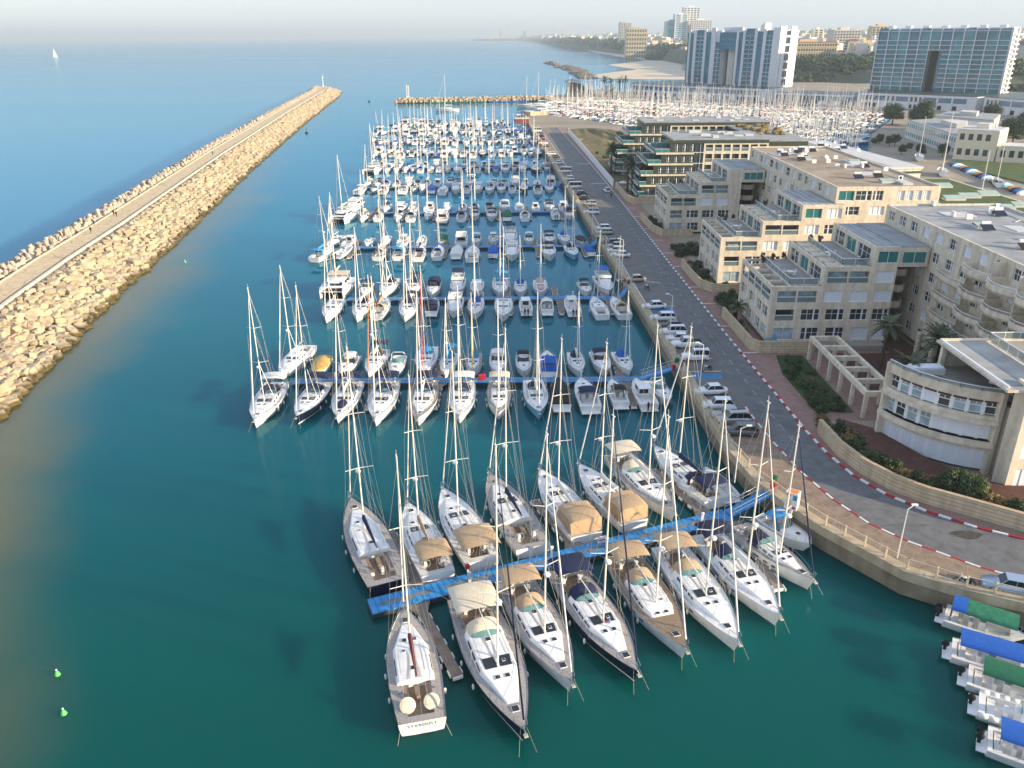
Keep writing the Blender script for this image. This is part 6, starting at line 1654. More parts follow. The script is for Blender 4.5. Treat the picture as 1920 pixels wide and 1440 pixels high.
# shrubs behind the curved wall
for i in range(15):
    t = i/14; k = t*(len(WR)-2); a, c = WR[int(k)], WR[min(int(k)+1, len(WR)-1)]; x = a[0]+(c[0]-a[0])*(k-int(k)); y = a[1]+(c[1]-a[1])*(k-int(k))
    shrub(x+1.3, y+1.5, 3.4, 1.15, (0,0,1,0,2)[i % 5], 'bushy shrub behind the curved wall, %s from the right' % nth(i))
tree(48.6,76.2,3.0,.62,0,'round dark bushy tree behind the curved wall', th=.9); tree(50.6,75.3,3.0,.6,1,'sunlit round bushy tree beside the dark one behind the curved wall', th=.8)
for i, (x, y, s) in enumerate(((42,100.5,1),(42.6,102.8,1.3),(43,105.2,1.1),(42.6,107.5,1.3),(42.1,110,1.2),(42.4,112.5,1),(43.8,114,1.1),(44,117,1),(42,98,1.1),(43.6,99.6,.9),(45,99,.9))): shrub(x, y, 2.6, s, i % 2, 'shrub bordering the lawn, %s' % nth(i))
for i, (x, y, s) in enumerate(((43.5,101.5,1.0),(44.2,104,.9),(44,108.6,.8),(45.4,112,.8),(45.5,101.8,.7),(41.4,96,.9),(41,94,1.0),(42.2,92.5,1.1),(43.2,90.5,1.2),(42,90,1.0),(43,88,1.1))): shrub(x, y, 2.6, s, (1,0,2)[i % 3], 'low shrub scattered between lawn and curved wall, %s' % nth(i))
for i, (x, y, s) in enumerate(((41,144,1.6),(43,145.4,1.8),(45.6,146,1.7),(40.6,147.4,1.5),(42.5,149,1.5),(45,149.3,1.5),(40,141.5,1.2),(39.8,137,1.2),(40,133,1.1),(39.9,129,.9))): shrub(x, y, 2.6, s, 0, 'dark hedge shrub beside the shaded block, %s' % nth(i))
for i, (x, y, s) in enumerate(((40,158,1),(40.2,161.5,1.6),(41,165,1),(39.7,168.5,1.2),(41,171,1.4),(39.7,174,1.0),(43,156,1.1),(46,155.8,.8))): shrub(x, y, 3.0, s, (1,0,2)[i % 3], 'garden shrub in front of the sunlit wing, %s' % nth(i))
for i, (x, y, s) in enumerate(((39.5,183,1.6),(41.5,185,1.9),(43.8,184,1.8),(40.5,187.5,1.8),(43.3,188,1.9),(46,187,1.7),(39.3,190,1.4),(47.5,183.5,1.4))): shrub(x, y, 2.5, s, 0, 'low dark bush in the bed between the two wings, %s' % nth(i), .8)
for i, (x, y, s) in enumerate(((39,206,1),(38.8,210,1.4),(38.4,214,1.3),(38.2,219,1.2),(41,204.6,.9),(44,204.7,.9))): shrub(x, y, 3.0, s, 0, 'shrub along the rear wing, %s' % nth(i))
for i in range(26):
    x, y = rs.uniform(37,70), rs.uniform(284,430); xl = 34.5
    if x > 90-(y-300)*.3: continue
    shrub(x, y, 2.6, rs.uniform(1,2.6), rs.choice((2,2,1,0)), 'dry bush on the scrub plot beyond the green buildings')
def palm(x, y, z, h, label, s=1.0, n=44):
    r = empty('palm_tree', (x,y,z), rs.uniform(0,6), label, 'palm tree'); b = MB(); b.m(M['bark'])
    b.tube((0,0,0),(.1,0,h*.5),.28*s,.2*s,n=8); b.tube((.1,0,h*.5),(.15,.1,h),.2*s,.17*s,n=8); b.build('trunk', parent=r)
    c = MB(); c.m(M['leafp'])
    for k in range(n):
        a = 2*PI*k/n*2.4+rs.uniform(-.2,.2); el = rs.uniform(-.5,1.15); L = s*rs.uniform(1.9,2.6); pr = Vector((.15,.1,h)); d = Vector((math.cos(a)*math.cos(el), math.sin(a)*math.cos(el), math.sin(el)))
        sd = Vector((-math.sin(a), math.cos(a), 0)); m_ = 7
        for j in range(m_):
            q = pr+d*(L/m_); d = (d+Vector((0,0,-.17))).normalized(); wd = s*.36*math.sin(PI*(j+.8)/(m_+.6))
            for sg in (1,-1): c.poly([pr, q, q+sd*sg*wd+Vector((0,0,-.25*wd)), pr+sd*sg*wd*.9+Vector((0,0,-.25*wd))+ (q-pr)*.35])
            pr = q
    c.build('crown', parent=r); return r
palm(56.5,113.5,2.7,7.0,'tall palm in the shaded courtyard, left of its neighbours',1.25); palm(61.5,107.5,2.7,6.8,'palm in front of the curved balconies',1.35); palm(55.8,103.5,2.7,4.6,'squat palm beside the stone pergola',1.35); palm(62.5,101,2.7,5.5,'palm in the dark corner beside the roof terrace',1.2)
palm(39.2,262,2.5,9.5,'tall palm in front of the green building, nearest of three',1.5); palm(38.6,268,2.5,10,'tall palm in front of the green building, middle of three',1.5); palm(41.5,258,2.5,8.8,'palm close against the green building terraces',1.4); palm(37.6,306,2.5,9,'pair of tall palms on the scrub plot, left one',1.7); palm(39.0,304,2.5,8.5,'pair of tall palms on the scrub plot, right one',1.6); palm(40.2,136,2.6,3,'small palm in the garden of the shaded block',.8)
for i, (px, py) in enumerate(((1133,172),(1161,173),(1172,172),(1145,176))):
    x, y = G(px,py,3); palm(x, y, 2.5, 11, 'distant dark palm near the wavy roofed hall, %s' % nth(i), 2.2, 16)
x, y = G(1700,665,14); palm(50.0,91.2,11.66,1.0,'potted palm on the curved roof terrace',.5,14)
# sun loungers, parasol
for i, x in enumerate((42.0,43.2)):
    simple('sun_lounger', [('lblue','prism',[(-.35,-.9),(.35,-.9),(.35,.5),(-.35,.5)],.3,.4),('lblue','poly',[(-.35,.5,.4),(.35,.5,.4),(.35,1.1,.8),(-.35,1.1,.8)]),('gel','prism',[(-.3,-.8),(-.22,-.8),(-.22,.4),(-.3,.4)],0,.3),('gel','prism',[(.22,-.8),(.3,-.8),(.3,.4),(.22,.4)],0,.3)], (x,122.6,3.3), 'turquoise sun lounger on the ground terrace, %s of two' % ['left','right'][i], 'sun lounger')
simple('parasol', [('chrome','tube',(0,0,0),(0,0,2.6),.04),('whitec','lathe',(0,0,2.2),[(1.6,0),(.8,.35),(0,.6)],10)], (*G(1168,352,3),2.5), 'white parasol in the garden below the green building', 'parasol')
simple('parasol', [('chrome','tube',(0,0,0),(0,0,2.6),.04),('whitec','lathe',(0,0,1.2),[(.5,0),(.3,.9),(0,1.5)],10)], (55.6,84.6,11.66), 'folded white parasol on the curved roof terrace', 'parasol')
b = MB(); b.m(M['terr']).box(41.0,61,121.7,124,2.5,3.3); b.build('terrace_floor', kind='structure')
# planters on the stepped terraces
pr_ = random.Random(77)
for nm_, spots_ in (('lowest terrace of the shaded block', [(45.3,141.0,12.65),(47.2,141.2,12.65),(49,141,12.65),(44.8,139,12.65)]), ('middle terrace of the shaded block', [(53.4,141,15.85),(55.2,141.2,15.85),(56.6,126,15.85)]), ('lowest terrace of the sunlit wing', [(45.5,174.6,12.65),(47,174.8,12.65),(48.6,174.5,12.65),(45.4,172,12.65)]), ('middle terrace of the sunlit wing', [(53.4,174.5,15.85),(55.2,174.6,15.85),(56.8,160.2,15.85)]), ('lowest terrace of the rear wing', [(43.6,223,12.35),(45,223.1,12.35),(46.6,222.8,12.35)])):
    for i, (x, y, z) in enumerate(spots_):
        k = empty('planter', (x,y,z), pr_.uniform(0,6), 'clay planter with leafy bush, %s on the %s' % (nth(i), nm_), 'planter'); b = MB(); b.m(M['redroof' if i % 2 else 'gel']).lathe((0,0,0),[(.22,0),(.32,.45),(.28,.45),(0,.4)],10); b.build('pot', parent=k); inst('foliage', SHR[i % 2].copy() if False else SHR[i % 2], (0,0,.4), (0,0,0), (.5,.5,.75), parent=k)
# ---------------- vehicles
def car(label, x, y, rz, col, kind='sedan', grp='cars parked along the quay'):
    dims = {'sedan': (4.6,1.8,1.42), 'hatch': (4.2,1.76,1.5), 'suv': (4.7,1.88,1.68), 'wagon': (4.7,1.82,1.5), 'van': (5.2,2.0,2.1), 'jeep': (4.3,1.85,1.8), 'pickup': (5.1,1.85,1.75)}[kind]
    L, W, H = dims; r = empty(kind if kind not in ('sedan','hatch','wagon','suv') else 'parked_car', (x,y,ZG+.022), rz, label, {'van':'van','pickup':'pickup truck','jeep':'off-road car'}.get(kind,'car'), grp)
    if kind == 'pickup': r.name = 'pickup_truck'
    if kind == 'jeep': r.name = 'offroad_car'
    if kind == 'van': r.name = 'parked_van'
    prof = {'sedan': (.30,.42,.74,.90), 'hatch': (.27,.38,.86,.99), 'suv': (.28,.38,.88,.985), 'wagon': (.29,.41,.88,.99), 'van': (.10,.22,.97,.995), 'jeep': (.36,.42,.97,.99), 'pickup': (.30,.40,.60,.64)}[kind]
    hb = H*.60 if kind != 'van' else H*.5
    b = MB(); b.smooth = True; b.m(M[col]); rows = []
    n = 12
    for i in range(n+1):
        s = i/n; xx = L/2-L*s; f = min(1, .72+.28*math.sin(PI*min(1, min(s, 1-s)*5)/2)); w_ = W/2*f; top = hb*(.80+.2*min(1, s*4)) if s < .5 else hb*(.88+.12*min(1, (1-s)*6)); bt = .22
        rows.append([(xx, -w_*.92, bt), (xx, -w_, bt+.2), (xx, -w_*.985, top*.82), (xx, -w_*.86, top), (xx, 0, top+.03), (xx, w_*.86, top), (xx, w_*.985, top*.82), (xx, w_, bt+.2), (xx, w_*.92, bt)])
    b.grid(rows, flip=True); b.smooth = False; b.poly(rows[0]); b.poly(rows[-1][::-1]); b.poly([(L/2-.1,-W*.4,.24),(L/2-.1,W*.4,.24),(-L/2+.1,W*.4,.24),(-L/2+.1,-W*.4,.24)])
    body = b.build('body', parent=r)
    a0, a1, a2, a3 = [L/2-L*p for p in prof]; wb, wt = W*.43, W*.36
    c = MB(); c.m(M['glassd']); z0, z1 = hb-.02, H
    lo = [(a0,-wb*.9,z0),(a0,wb*.9,z0),(a3,wb*.95,z0),(a3,-wb*.95,z0)]; hi = [(a1,-wt*.95,z1-.04),(a1,wt*.95,z1-.04),(a2,wt,z1-.04),(a2,-wt,z1-.04)]
    c.poly([lo[0],lo[1],hi[1],hi[0]]); c.poly([lo[1],lo[2],hi[2],hi[1]]); c.poly([lo[2],lo[3],hi[3],hi[2]]); c.poly([lo[3],lo[0],hi[0],hi[3]])
    c.build('window', parent=r)
    rf = MB(); rf.m(M[col]); rf.prism([(a1+.05,-wt*.96),(a1+.05,wt*.96),(a2-.05,wt*1.01),(a2-.05,-wt*1.01)][::-1], z1-.05, z1)
    mids = ((a1+a2)/2+.1,) if kind in ('sedan','hatch','pickup') else ((a1*2+a2)/3, (a1+a2*2)/3)
    for sg in (1,-1):
        for (l_, h_) in ((lo[1],hi[1]),(lo[2],hi[2])): rf.tube((l_[0], sg*abs(l_[1]), l_[2]), (h_[0], sg*abs(h_[1]), h_[2]), .045, n=4)
        for m_ in mids: rf.box(m_-.04, m_+.04, *sorted((sg*wb*.93, sg*(wb*.97))), z0, z0+.03); rf.tube((m_, sg*wb*.94, z0), (m_, sg*wt*1.0, z1-.03), .04, n=4)
    if kind == 'pickup': rf.m(M['black']).box(-L/2+.1, a3-.1, -W*.38, W*.38, hb-.1, hb+.04)
    if kind in ('suv','jeep'): rf.m(M['black']).box(a2+.2, a1-.2, -wt*.9, -wt*.84, z1, z1+.06); rf.box(a2+.2, a1-.2, wt*.84, wt*.9, z1, z1+.06)
    rf.build('roof', parent=r)
    for sx in (L*.31, -L*.30):
        for sg in (1,-1):
            w_ = MB(); yo = sg*(W/2-.12); w_.m(M['rubber']).tube((sx, yo-.1, .33), (sx, yo+.1, .33), .33, n=14); o = w_.build('wheel', parent=r)
            q = MB(); q.m(M['chrome']); yy = sorted((yo+sg*.1, yo+sg*.115)); q.tube((sx, yy[0], .33), (sx, yy[1], .33), .2, n=10); q.build('rim', parent=o)
    for nm, sx, m_ in (('headlight', L/2-.12, 'headl'), ('taillight', -L/2+.08, 'taill')):
        for sg in (1,-1): q = MB(); q.m(M[m_]).box(sx-.1, sx+.1, *sorted((sg*W*.26, sg*W*.40)), hb*.62, hb*.76); q.build(nm, parent=r)
    if kind == 'jeep':
        q = MB(); q.m(M['rubber']).tube((-L/2-.22,0,.95),(-L/2+.02,0,.95),.38,n=14); q.build('spare_wheel', parent=r)
    return r
CARS = [((1333,728),'carw','sedan','white sedan beside the blue parking bay, nearest group'),((1347,755),'carw','hatch','white hatchback second in the near group of cars'),((1364,773),'carsil','sedan','silver sedan squeezed between a white hatchback and an SUV'),((1375,783),'carsil','suv','large silver SUV with dark rear window'),((1387,804),'cargr','wagon','dark grey car with glass roof, nearest in the parking row'),
 ((1286,641),'carw','pickup','white pickup truck with roof rack'),((1303,665),'carw','jeep','boxy white off-road car with rear spare wheel'),((1272,630),'carw','sedan','white car hidden behind the pickup truck'),((1262,618),'carw','suv','white SUV third from the pickup truck'),((1258,607),'carbk','sedan','black car between white ones'),((1243,591),'carw','wagon','white estate car parked alone near the gap'),((1226,569),'carw','sedan','white sedan beside the blue disabled bay, mid row'),
 ((1190,519),'carbeige','sedan','champagne sedan parked alone'),((1163,473),'carw','sedan','white sedan at the near end of the tight group of four'),((1155,465),'carw','hatch','white hatchback in the tight group of four'),((1154,456),'carsil','sedan','pale green grey sedan in the tight group'),((1146,450),'cargr','sedan','dark grey sedan in the tight group'),((1133,431),'carsil','wagon','silver wagon of the pair beside the railing'),((1130,423),'carw','hatch','white hatchback of the pair beside the railing'),((1109,393),'carw','suv','white SUV with black roof standing alone'),((1104,377),'carbeige','wagon','grey beige wagon in the upper group'),((1092,367),'carbk','sedan','black hatchback beside the beige wagon'),((1087,358),'carbk','sedan','black sedan beside the white minibus'),((1076,345),'carw','van','white minibus with long windows'),((1066,330),'carw','hatch','white hatchback above the minibus'),((1059,316),'carw','van','white panel van parked in the upper group of cars'),((1046,300),'carw','sedan','white sedan in the far row'),((1040,289),'cargr','sedan','dark car with roof box in the far row'),((1032,283),'carw','wagon','white wagon in the far row'),((1022,273),'carbeige','suv','yellow brown SUV in the far row'),((1018,263),'carw','sedan','white coupe beside the red car'),((1016,258),'carred','hatch','small red car in the far row'),((1012,250),'carbk','sedan','black car near the end of the quay'),((1010,246),'carbl','hatch','blue car near the end of the quay'),((1006,240),'carw','van','white van last in the row')]
for (px, py), col, kind, lab in CARS:
    x, y = G(px, py+6, ZG+.3); car(lab, x, y, R(random.uniform(172,186)) if kind not in ('jeep',) else R(180), col, kind)
car('white car driving on the right side of the road near the palms', *G(1138,358,2.8), R(97), 'carw', 'hatch'); car('pale blue estate car with roof rack parked by the near quay railing', *G(1893,1100,2.9), R(160), 'carlb', 'wagon')
def motorbike(label, x, y, rz):
    r = empty('motorcycle', (x,y,ZG+.02), rz, label, 'motorcycle')
    b = MB(); b.m(M['black']); b.tube((-.5,0,.5),(.4,0,.75),.16,n=6); b.box(-.7,.0,-.14,.14,.72,.82); b.m(M['gel']).ell((.15,0,.8),(.3,.16,.16),8,5); b.tube((.4,0,.75),(.62,0,.32),.05,n=5); b.tube((.38,-.35,1.0),(.38,.35,1.0),.025,n=4); b.tube((.4,0,.75),(.38,0,1.0),.04,n=4); b.build('body', parent=r)
    for sx in (.68,-.68): w_ = MB(); w_.m(M['rubber']); torus(w_, (0,0,0), .26, .06, 'z', 12, 5); o = w_.build('wheel', parent=r, loc=(sx,0,.32)); o.rotation_euler = (PI/2,0,0)
motorbike('dark motorcycle leaning by the near railing beside the blue estate car', *G(1808,1095,2.6), R(150)); motorbike('black motorcycle parked beside the nearer blue disabled bay', *G(1325,695,2.6), R(200)); motorbike('grey motor scooter standing in the bay above the blue marking', *G(1213,542,2.6), R(110))
# ---------------- street lamps, kiosk, bins
def lamp(px, py, h, label, arm=(-1,0), z=ZG):
    x, y = G(px, py, z); r = empty('street_lamp', (x,y,z), 0, label, 'street lamp', 'pale street lamps of the quay'); b = MB(); b.m(M['gel']).tube((0,0,0),(0,0,h),.075,.05,n=7); b.tube((0,0,h),(arm[0]*.9,arm[1]*.9,h+.35),.04,n=5); b.build('pole', parent=r)
    b = MB(); b.m(M['gel']).box(arm[0]*.9-.3, arm[0]*.9+.3, arm[1]*.9-.12, arm[1]*.9+.12, h+.3, h+.42); b.build('lamp_head', parent=r)
lamp(1682,1046,5.6,'slim white street lamp on the paved quay near the bend',(.8,.3)); lamp(1165,530,9,'thin grey lamp post beside the fourth gangway'); lamp(1377,905,7,'white lamp post at the nearest gangway',(1,0)); lamp(1110,440,8,'lamp post beside the tight group of cars'); lamp(1255,640,8,'lamp post by the off-road car'); lamp(1310,745,8,'lamp post by the nearest row of cars')
k = empty('quay_kiosk', (*G(1482,962,2.78),2.78), R(-35), 'white advertising box on a post with faded red and teal print beside the gangway', 'kiosk')
b = MB(); b.m(M['gel']).box(-.65,.65,-.5,.5,.7,2.7); b.m(M['orange']).box(-.5,.5,-.4,.4,2.7,2.71); b.box(-.6,-.1,-.505,-.5,2.3,2.6); b.m(M['lblue']).box(.15,.55,-.506,-.5,1.9,2.5); b.m(M['cream']).box(-.55,.1,-.507,-.5,1.0,1.9); b.m(M['red']).box(.2,.5,-.507,-.5,.85,1.15); b.build('cabinet', parent=k)
b = MB(); b.m(M['gel']).box(-.15,.15,-.15,.15,0,.7); b.build('post', parent=k)
for px, py, c, l in ((1449,918,'red','red fire hose cabinet on the quay wall by the nearest gangway'),(1263,695,'red','red fire hose cabinet by the second gangway'),(1170,530,'red','red fire hose cabinet by the third gangway'),(1108,452,'red','red fire hose cabinet by the fourth gangway')):
    x, y = G(px,py,2.8); simple('hose_cabinet', [(c,'box',-.3,.3,-.2,.2,.2,1.0),('black','box',-.1,.1,-.21,-.2,.4,.8)], (x,y,2.78), l, 'hose cabinet')
for px, py, l in ((1452,903,'green yellow litter bin beside the nearest gangway'),(1269,680,'dark green litter bin near the off-road car'),(1178,532,'dark green litter bin near the third gangway'),(1122,450,'green litter bin by the tight group of cars')):
    x, y = G(px,py,2.8); simple('litter_bin', [('green','lathe',(0,0,0),[(.3,0),(.38,.9),(.36,1.0),(0,1.05)],10)], (x,y,ZG+.02), l, 'litter bin')
# ---------------- people
def person(x, y, z, rz, shirt, label, stride=.25, h=1.74):
    s = h/1.75
    V = [(0,0,.95),(0,0,1.15),(0,0,1.42),(.02,0,1.55),(.03,0,1.66),(0,.1,.9),(stride*.5,.11,.5),(stride*.2,.11,.09),(stride*.2+.15,.12,.05),(0,-.1,.9),(-stride*.1,-.11,.5),(-stride,-.11,.12),(-stride+.14,-.12,.05),(0,.2,1.4),(-.05,.26,1.12),(.08,.27,.88),(.12,.27,.80),(0,-.2,1.4),(.02,-.26,1.12),(.16,-.26,.9),(.2,-.26,.82)]
    E_ = [(0,1),(1,2),(2,3),(3,4),(0,5),(5,6),(6,7),(7,8),(0,9),(9,10),(10,11),(11,12),(2,13),(13,14),(14,15),(15,16),(2,17),(17,18),(18,19),(19,20)]
    rad = [.15,.14,.17,.06,.105,.10,.065,.045,.04,.10,.065,.045,.04,.06,.045,.035,.04,.06,.045,.035,.04]
    me = bpy.data.meshes.new('person'); me.from_pydata([tuple(c*s for c in v) for v in V], E_, []); o = bpy.data.objects.new('person', me); COL.objects.link(o)
    md = o.modifiers.new('skin', 'SKIN'); 
    for i, sv_ in enumerate(me.skin_vertices[0].data): sv_.radius = (rad[i]*s, rad[i]*s); sv_.use_root = (i == 0)
    o.modifiers.new('sub', 'SUBSURF').levels = 1
    key = 'cloth_'+shirt
    if key not in M:
        m_ = bpy.data.materials.new(key); m_.use_nodes = True; n_ = m_.node_tree; bs = n_.nodes['Principled BSDF']; tc = n_.nodes.new('ShaderNodeTexCoord'); sp = n_.nodes.new('ShaderNodeSeparateXYZ'); rp = n_.nodes.new('ShaderNodeValToRGB'); mt = n_.nodes.new('ShaderNodeMath'); mt.operation = 'DIVIDE'; mt.inputs[1].default_value = 1.8
        n_.links.new(tc.outputs['Object'], sp.inputs[0]); n_.links.new(sp.outputs[2], mt.inputs[0]); n_.links.new(mt.outputs[0], rp.inputs[0]); n_.links.new(rp.outputs[0], bs.inputs['Base Color']); rp.color_ramp.interpolation = 'CONSTANT'
        e = rp.color_ramp.elements; e[0].color = (.02,.022,.03,1); e[1].position = .53; e[1].color = (*{'navy':(.02,.03,.08),'black':(.015,.015,.015),'red':(.3,.03,.03),'white':(.6,.6,.6)}[shirt],1); q = e.new(.835); q.color = (.42,.25,.17,1); q = e.new(.94); q.color = (.03,.02,.015,1); bs.inputs['Roughness'].default_value = .8; M[key] = m_
    me.materials.append(M[key]); o.location = (x,y,z+.02); o.rotation_euler = (0,0,rz); return tag(o, label, 'person')
for (px, py), z, rz, c, l in (((171,437),5.05,R(80),'black','person in black walking on the breakwater path, nearest of the walkers'),((177,424),5.05,R(80),'navy','person in dark clothes just ahead of the nearest breakwater walker'),((214,405),5.05,R(260),'black','person in black on the breakwater path, left of a walking pair'),((219,407),5.05,R(260),'navy','person in navy on the breakwater path, right of a walking pair'),((399,291),5.05,R(80),'black','lone person far along the breakwater path')):
    x, y = G(px,py,z); person(x, y, z, rz, c, l)
x, y = G(1146,372,2.66); person(x, y, 2.66, R(90), 'black', 'person in black standing on the pavement kerb below the green building')
# ================================================================ FAR BASIN
def poly_in(x, y, P):
    c = False; n = len(P)
    for i in range(n):
        a, d = P[i], P[(i+1) % n]
        if (a[1] > y) != (d[1] > y) and x < (d[0]-a[0])*(y-a[1])/(d[1]-a[1])+a[0]: c = not c
    return c
BP = [(24,556),(62,492),(97,426),(120,356),(129,334),(144,344),(160,377),(183,431),(219,493),(250,556),(230,598),(186,638),(148,672),(98,700),(62,697),(34,692)]
def far_yacht(v):
    b = MB(); L, B, fb = 11.5, 3.6, 1.2; hm = ['gel','hnavy','gel','gel_cream','hblue'][v]
    hb, st = hull_mb(L, B, fb, M[hm], n=6)
    d = deck_mb(L, B, fb, st, M['deckw'], (.05,.31), M['teak'], n=6); r = empty('sailing_yacht', cat='sailboat')
    off = len(hb.v); hb.v += d.v
    for f, mi in zip(d.f, d.mi): hb.m(d.mats[mi]); hb.face([k+off for k in f])
    loft_cabin(hb, [(-2,1.1,1.2,.5),(0,1.0,1.25,.5),(3,.4,1.4,.1)], M['gel']); hb.build('hull', parent=r)
    m_ = MB(); m_.m(M['alumw']).tube((.8,0,1.2),(.6,0,16.5-v*.6),.12,.08,n=5); m_.m(M['navy' if v % 2 else 'whitec']).tube((.7,0,2.7),(-3.4,0,2.7),.28,.16,n=6); m_.m(M['whitec']).tube((5.4,0,1.7),(.75,0,15.5-v*.6),.07,.03,n=4); m_.m(M['alumw'])
    for z in (6.5,11): m_.tube((.7,-1,z),(.7,1,z),.04,n=3)
    m_.build('mast', parent=r)
    c = MB(); canopy(c, -5.4, -3.4, 1.5, 2.9, .25, M[['navy','blue','cream','navy','whitec'][v]], nx=3); c.build('bimini', parent=r)
    return r
FP = [far_yacht(v) for v in range(5)]; fused = [False]*5
fr_ = random.Random(4); fs = []
ang = R(-38)   # rows run parallel to the hotel front
ux, uy = math.cos(ang), math.sin(ang); vx, vy = -uy, ux
for j in range(-40, 60):
    for i in range(-90, 130):
        u = i*4.15; v = j*15.5+(13 if j % 2 else 2.2)
        x, y = 130+u*ux+v*vx, 520+u*uy+v*vy
        if not poly_in(x, y, BP): continue
        if fr_.random() < .09: continue
        fs.append((x+fr_.uniform(-.3,.3), y, j))
def farvis(x, y):
    px, py = P_(x, y, 8)
    if px > 2100: return False
    # hidden behind the apartment blocks?
    return P_(x, y, 16)[1] < 262+max(0, px-1480)*.17
fs = [q for q in fs if farvis(q[0], q[1])]
fs.sort(key=lambda q: math.hypot(q[0], q[1]))
kinds = []
for n, q in enumerate(fs):
    kinds.append('m' if fr_.random() < .22 else 'y')
ny = nm_ = 0; rest = []
LBL = ['white sailboat with navy bimini','navy hulled sailboat','white sailboat with cream bimini','cream hulled sailboat','blue hulled sailboat with white bimini']
for q, k in zip(fs, kinds):
    x, y, j = q; hd = ang+PI/2+(PI if j % 2 else 0)
    if k == 'y' and ny < 165:
        v = fr_.choice((0,0,0,1,2,2,3,4)); r = copy_tree(FP[v]) if fused[v] else FP[v]; fused[v] = True; ny += 1
        place(r, x, y, hd, LBL[v]+' packed among the masts of the far basin', 'sailboats in the far hotel basin, row upon row'); s_ = fr_.uniform(.85,1.15); r.scale = (s_, s_, s_)
    elif k == 'm' and nm_ < 70:
        key = fr_.choice(['expn','fly','expw','cab1']); mk = (key, 10, 0); v = dict(MV[key][1]); v.update(L=10, B=3.4, fb=1.3, det=0)
        r = proto('m', mk, **v); nm_ += 1; place(r, x, y, hd, MV[key][0]+' moored in the far hotel basin', 'motorboats in the far hotel basin')
    else: rest.append((x, y, hd, k))
b = MB()
for x, y, hd, k in rest:
    s_ = fr_.uniform(.85,1.15); b.T = Matrix.Translation((x,y,0)) @ Matrix.Rotation(hd,4,'Z') @ Matrix.Scale(s_,4)
    b.m(M[fr_.choice(('gel','gel','gel','hnavy','gel_cream'))]); b.prism([(-5.5,-1.5),(1,-1.75),(5.7,0),(1,1.75),(-5.5,1.5)], -.2, 1.25)
    b.m(M['gel']).prism([(-2,-1),(2,-.8),(3.4,0),(2,.8),(-2,1)], 1.25, 1.75); b.m(M[fr_.choice(('navy','blue','cream','whitec','navy','red'))]).prism([(-5.2,-1.3),(-3,-1.3),(-3,1.3),(-5.2,1.3)], 2.9, 3.05)
    if k == 'y': b.m(M['alumw']).tube((.8,0,1.2),(.6,0,fr_.uniform(13,18)),.12,.08,n=4); b.m(M[fr_.choice(('navy','whitec','whitec','red'))]).tube((.7,0,2.7),(-3.4,0,2.7),.27,.16,n=5); b.m(M['whitec']).tube((5.4,0,1.7),(.75,0,13),.07,.03,n=3)
b.T = None
b.build('moored_boats', label='dense far rows of moored boats and masts before the hotels', cat='boats', kind='stuff')
for j in range(-20, 30):
    v = j*31+16; pts = [(130+u*ux+v*vx, 520+u*uy+v*vy) for u in range(-300, 420, 6)]; pts = [p for p in pts if poly_in(p[0], p[1], BP)]
    if len(pts) > 3:
        b = MB(); b.m(M['dock']); a, c = pts[0], pts[-1]; n = Vector((vx, vy))*1.1; b.prism([(a[0]-n.x,a[1]-n.y),(c[0]-n.x,c[1]-n.y),(c[0]+n.x,c[1]+n.y),(a[0]+n.x,a[1]+n.y)], -.2, .6)
        b.build('floating_dock', label='long brown floating dock in the far basin, %s' % nth(j+3 if j+3 >= 0 else 0), cat='pontoon', group='floating docks of the far basin')
# boats outside the basin mouth and beyond the jetty
for i, (px, py, key) in enumerate(((1005,205,'fly'),(1022,211,'flyn'),(1045,205,'expw'),(1000,216,'fly'),(1030,220,'fly'),(985,222,'flyb'))):
    x, y = G(px, py, .5); r = proto('m', (key, 16, 1), **dict(MV[key][1], L=16, B=4.8, fb=1.8, det=1)); place(r, x, y, R((170,20,185,10,175,15)[i]), MV[key][0]+', large, moored alone at the harbour mouth, %s' % nth(i), 'large yachts at the harbour mouth')
for i, (px, py, v) in enumerate(((838,207,0),(990,200,3),(1012,198,0),(1070,203,2),(1098,207,0))):
    x, y = G(px, py, .5); r = copy_tree(FP[v]); place(r, x, y, R(175+i*4), LBL[v]+', larger, lying by the far jetty, %s' % nth(i), 'sailboats near the far jetty'); r.scale = (1.5,)*3
small('harbour_hut', ['redroof','stone'], [(-4,4,-3,3,0,2.6),(-4.3,4.3,-3.3,3.3,2.6,2.9)], (*G(979,231,2.5),2.5), 'small brick red hut at the end of the quay', 'hut')
wall_run([(7,556),(9,546),(13,541),(24,546)], 2.4, 'pale stone wall closing the end of the quay')
# ================================================================ HOTELS
def box_on(mb, O, u, n, a0, a1, d0, d1, z0, z1):
    mb.T = Matrix(((u[0], n[0], 0, O[0]), (u[1], n[1], 0, O[1]), (0,0,1,0), (0,0,0,1))); mb.box(a0, a1, d0, d1, z0, z1); mb.T = None
H1, H1b = (149.5,731), (204,659); d = Vector((H1b[0]-H1[0], H1b[1]-H1[1])); LH = d.length; u = (d.x/LH, d.y/LH); n = (-u[1]*-1*-1, u[0])  # inward
n = (-u[1], u[0])
if n[0]*0+n[1]*1 < 0: n = (-n[0], -n[1])
ht = empty('hotel_tower', (0,0,0), 0, 'blue glass hotel of two white ribbed towers joined by a high bridge', 'hotel')
b = MB(); D = 24; Z0, Z1 = 11.5, 53.5
def hb(m_, a0, a1, d0, d1, z0, z1): b.m(M[m_]); box_on(b, H1, u, n, a0, a1, d0, d1, z0, z1)
for lo, hi in ((0, 35.0), (49, LH)):
    hb('hotelwhite', lo, hi, 1.3, D, Z0, Z1-1)
b.build('core', parent=ht)
def fin(a0, a1, z1=Z1, z0=Z0, d=0): 
    global b
    b = MB(); hb('hotelwhite', a0, a1, d, 1.29, z0, z1); b.build('fin', parent=ht)
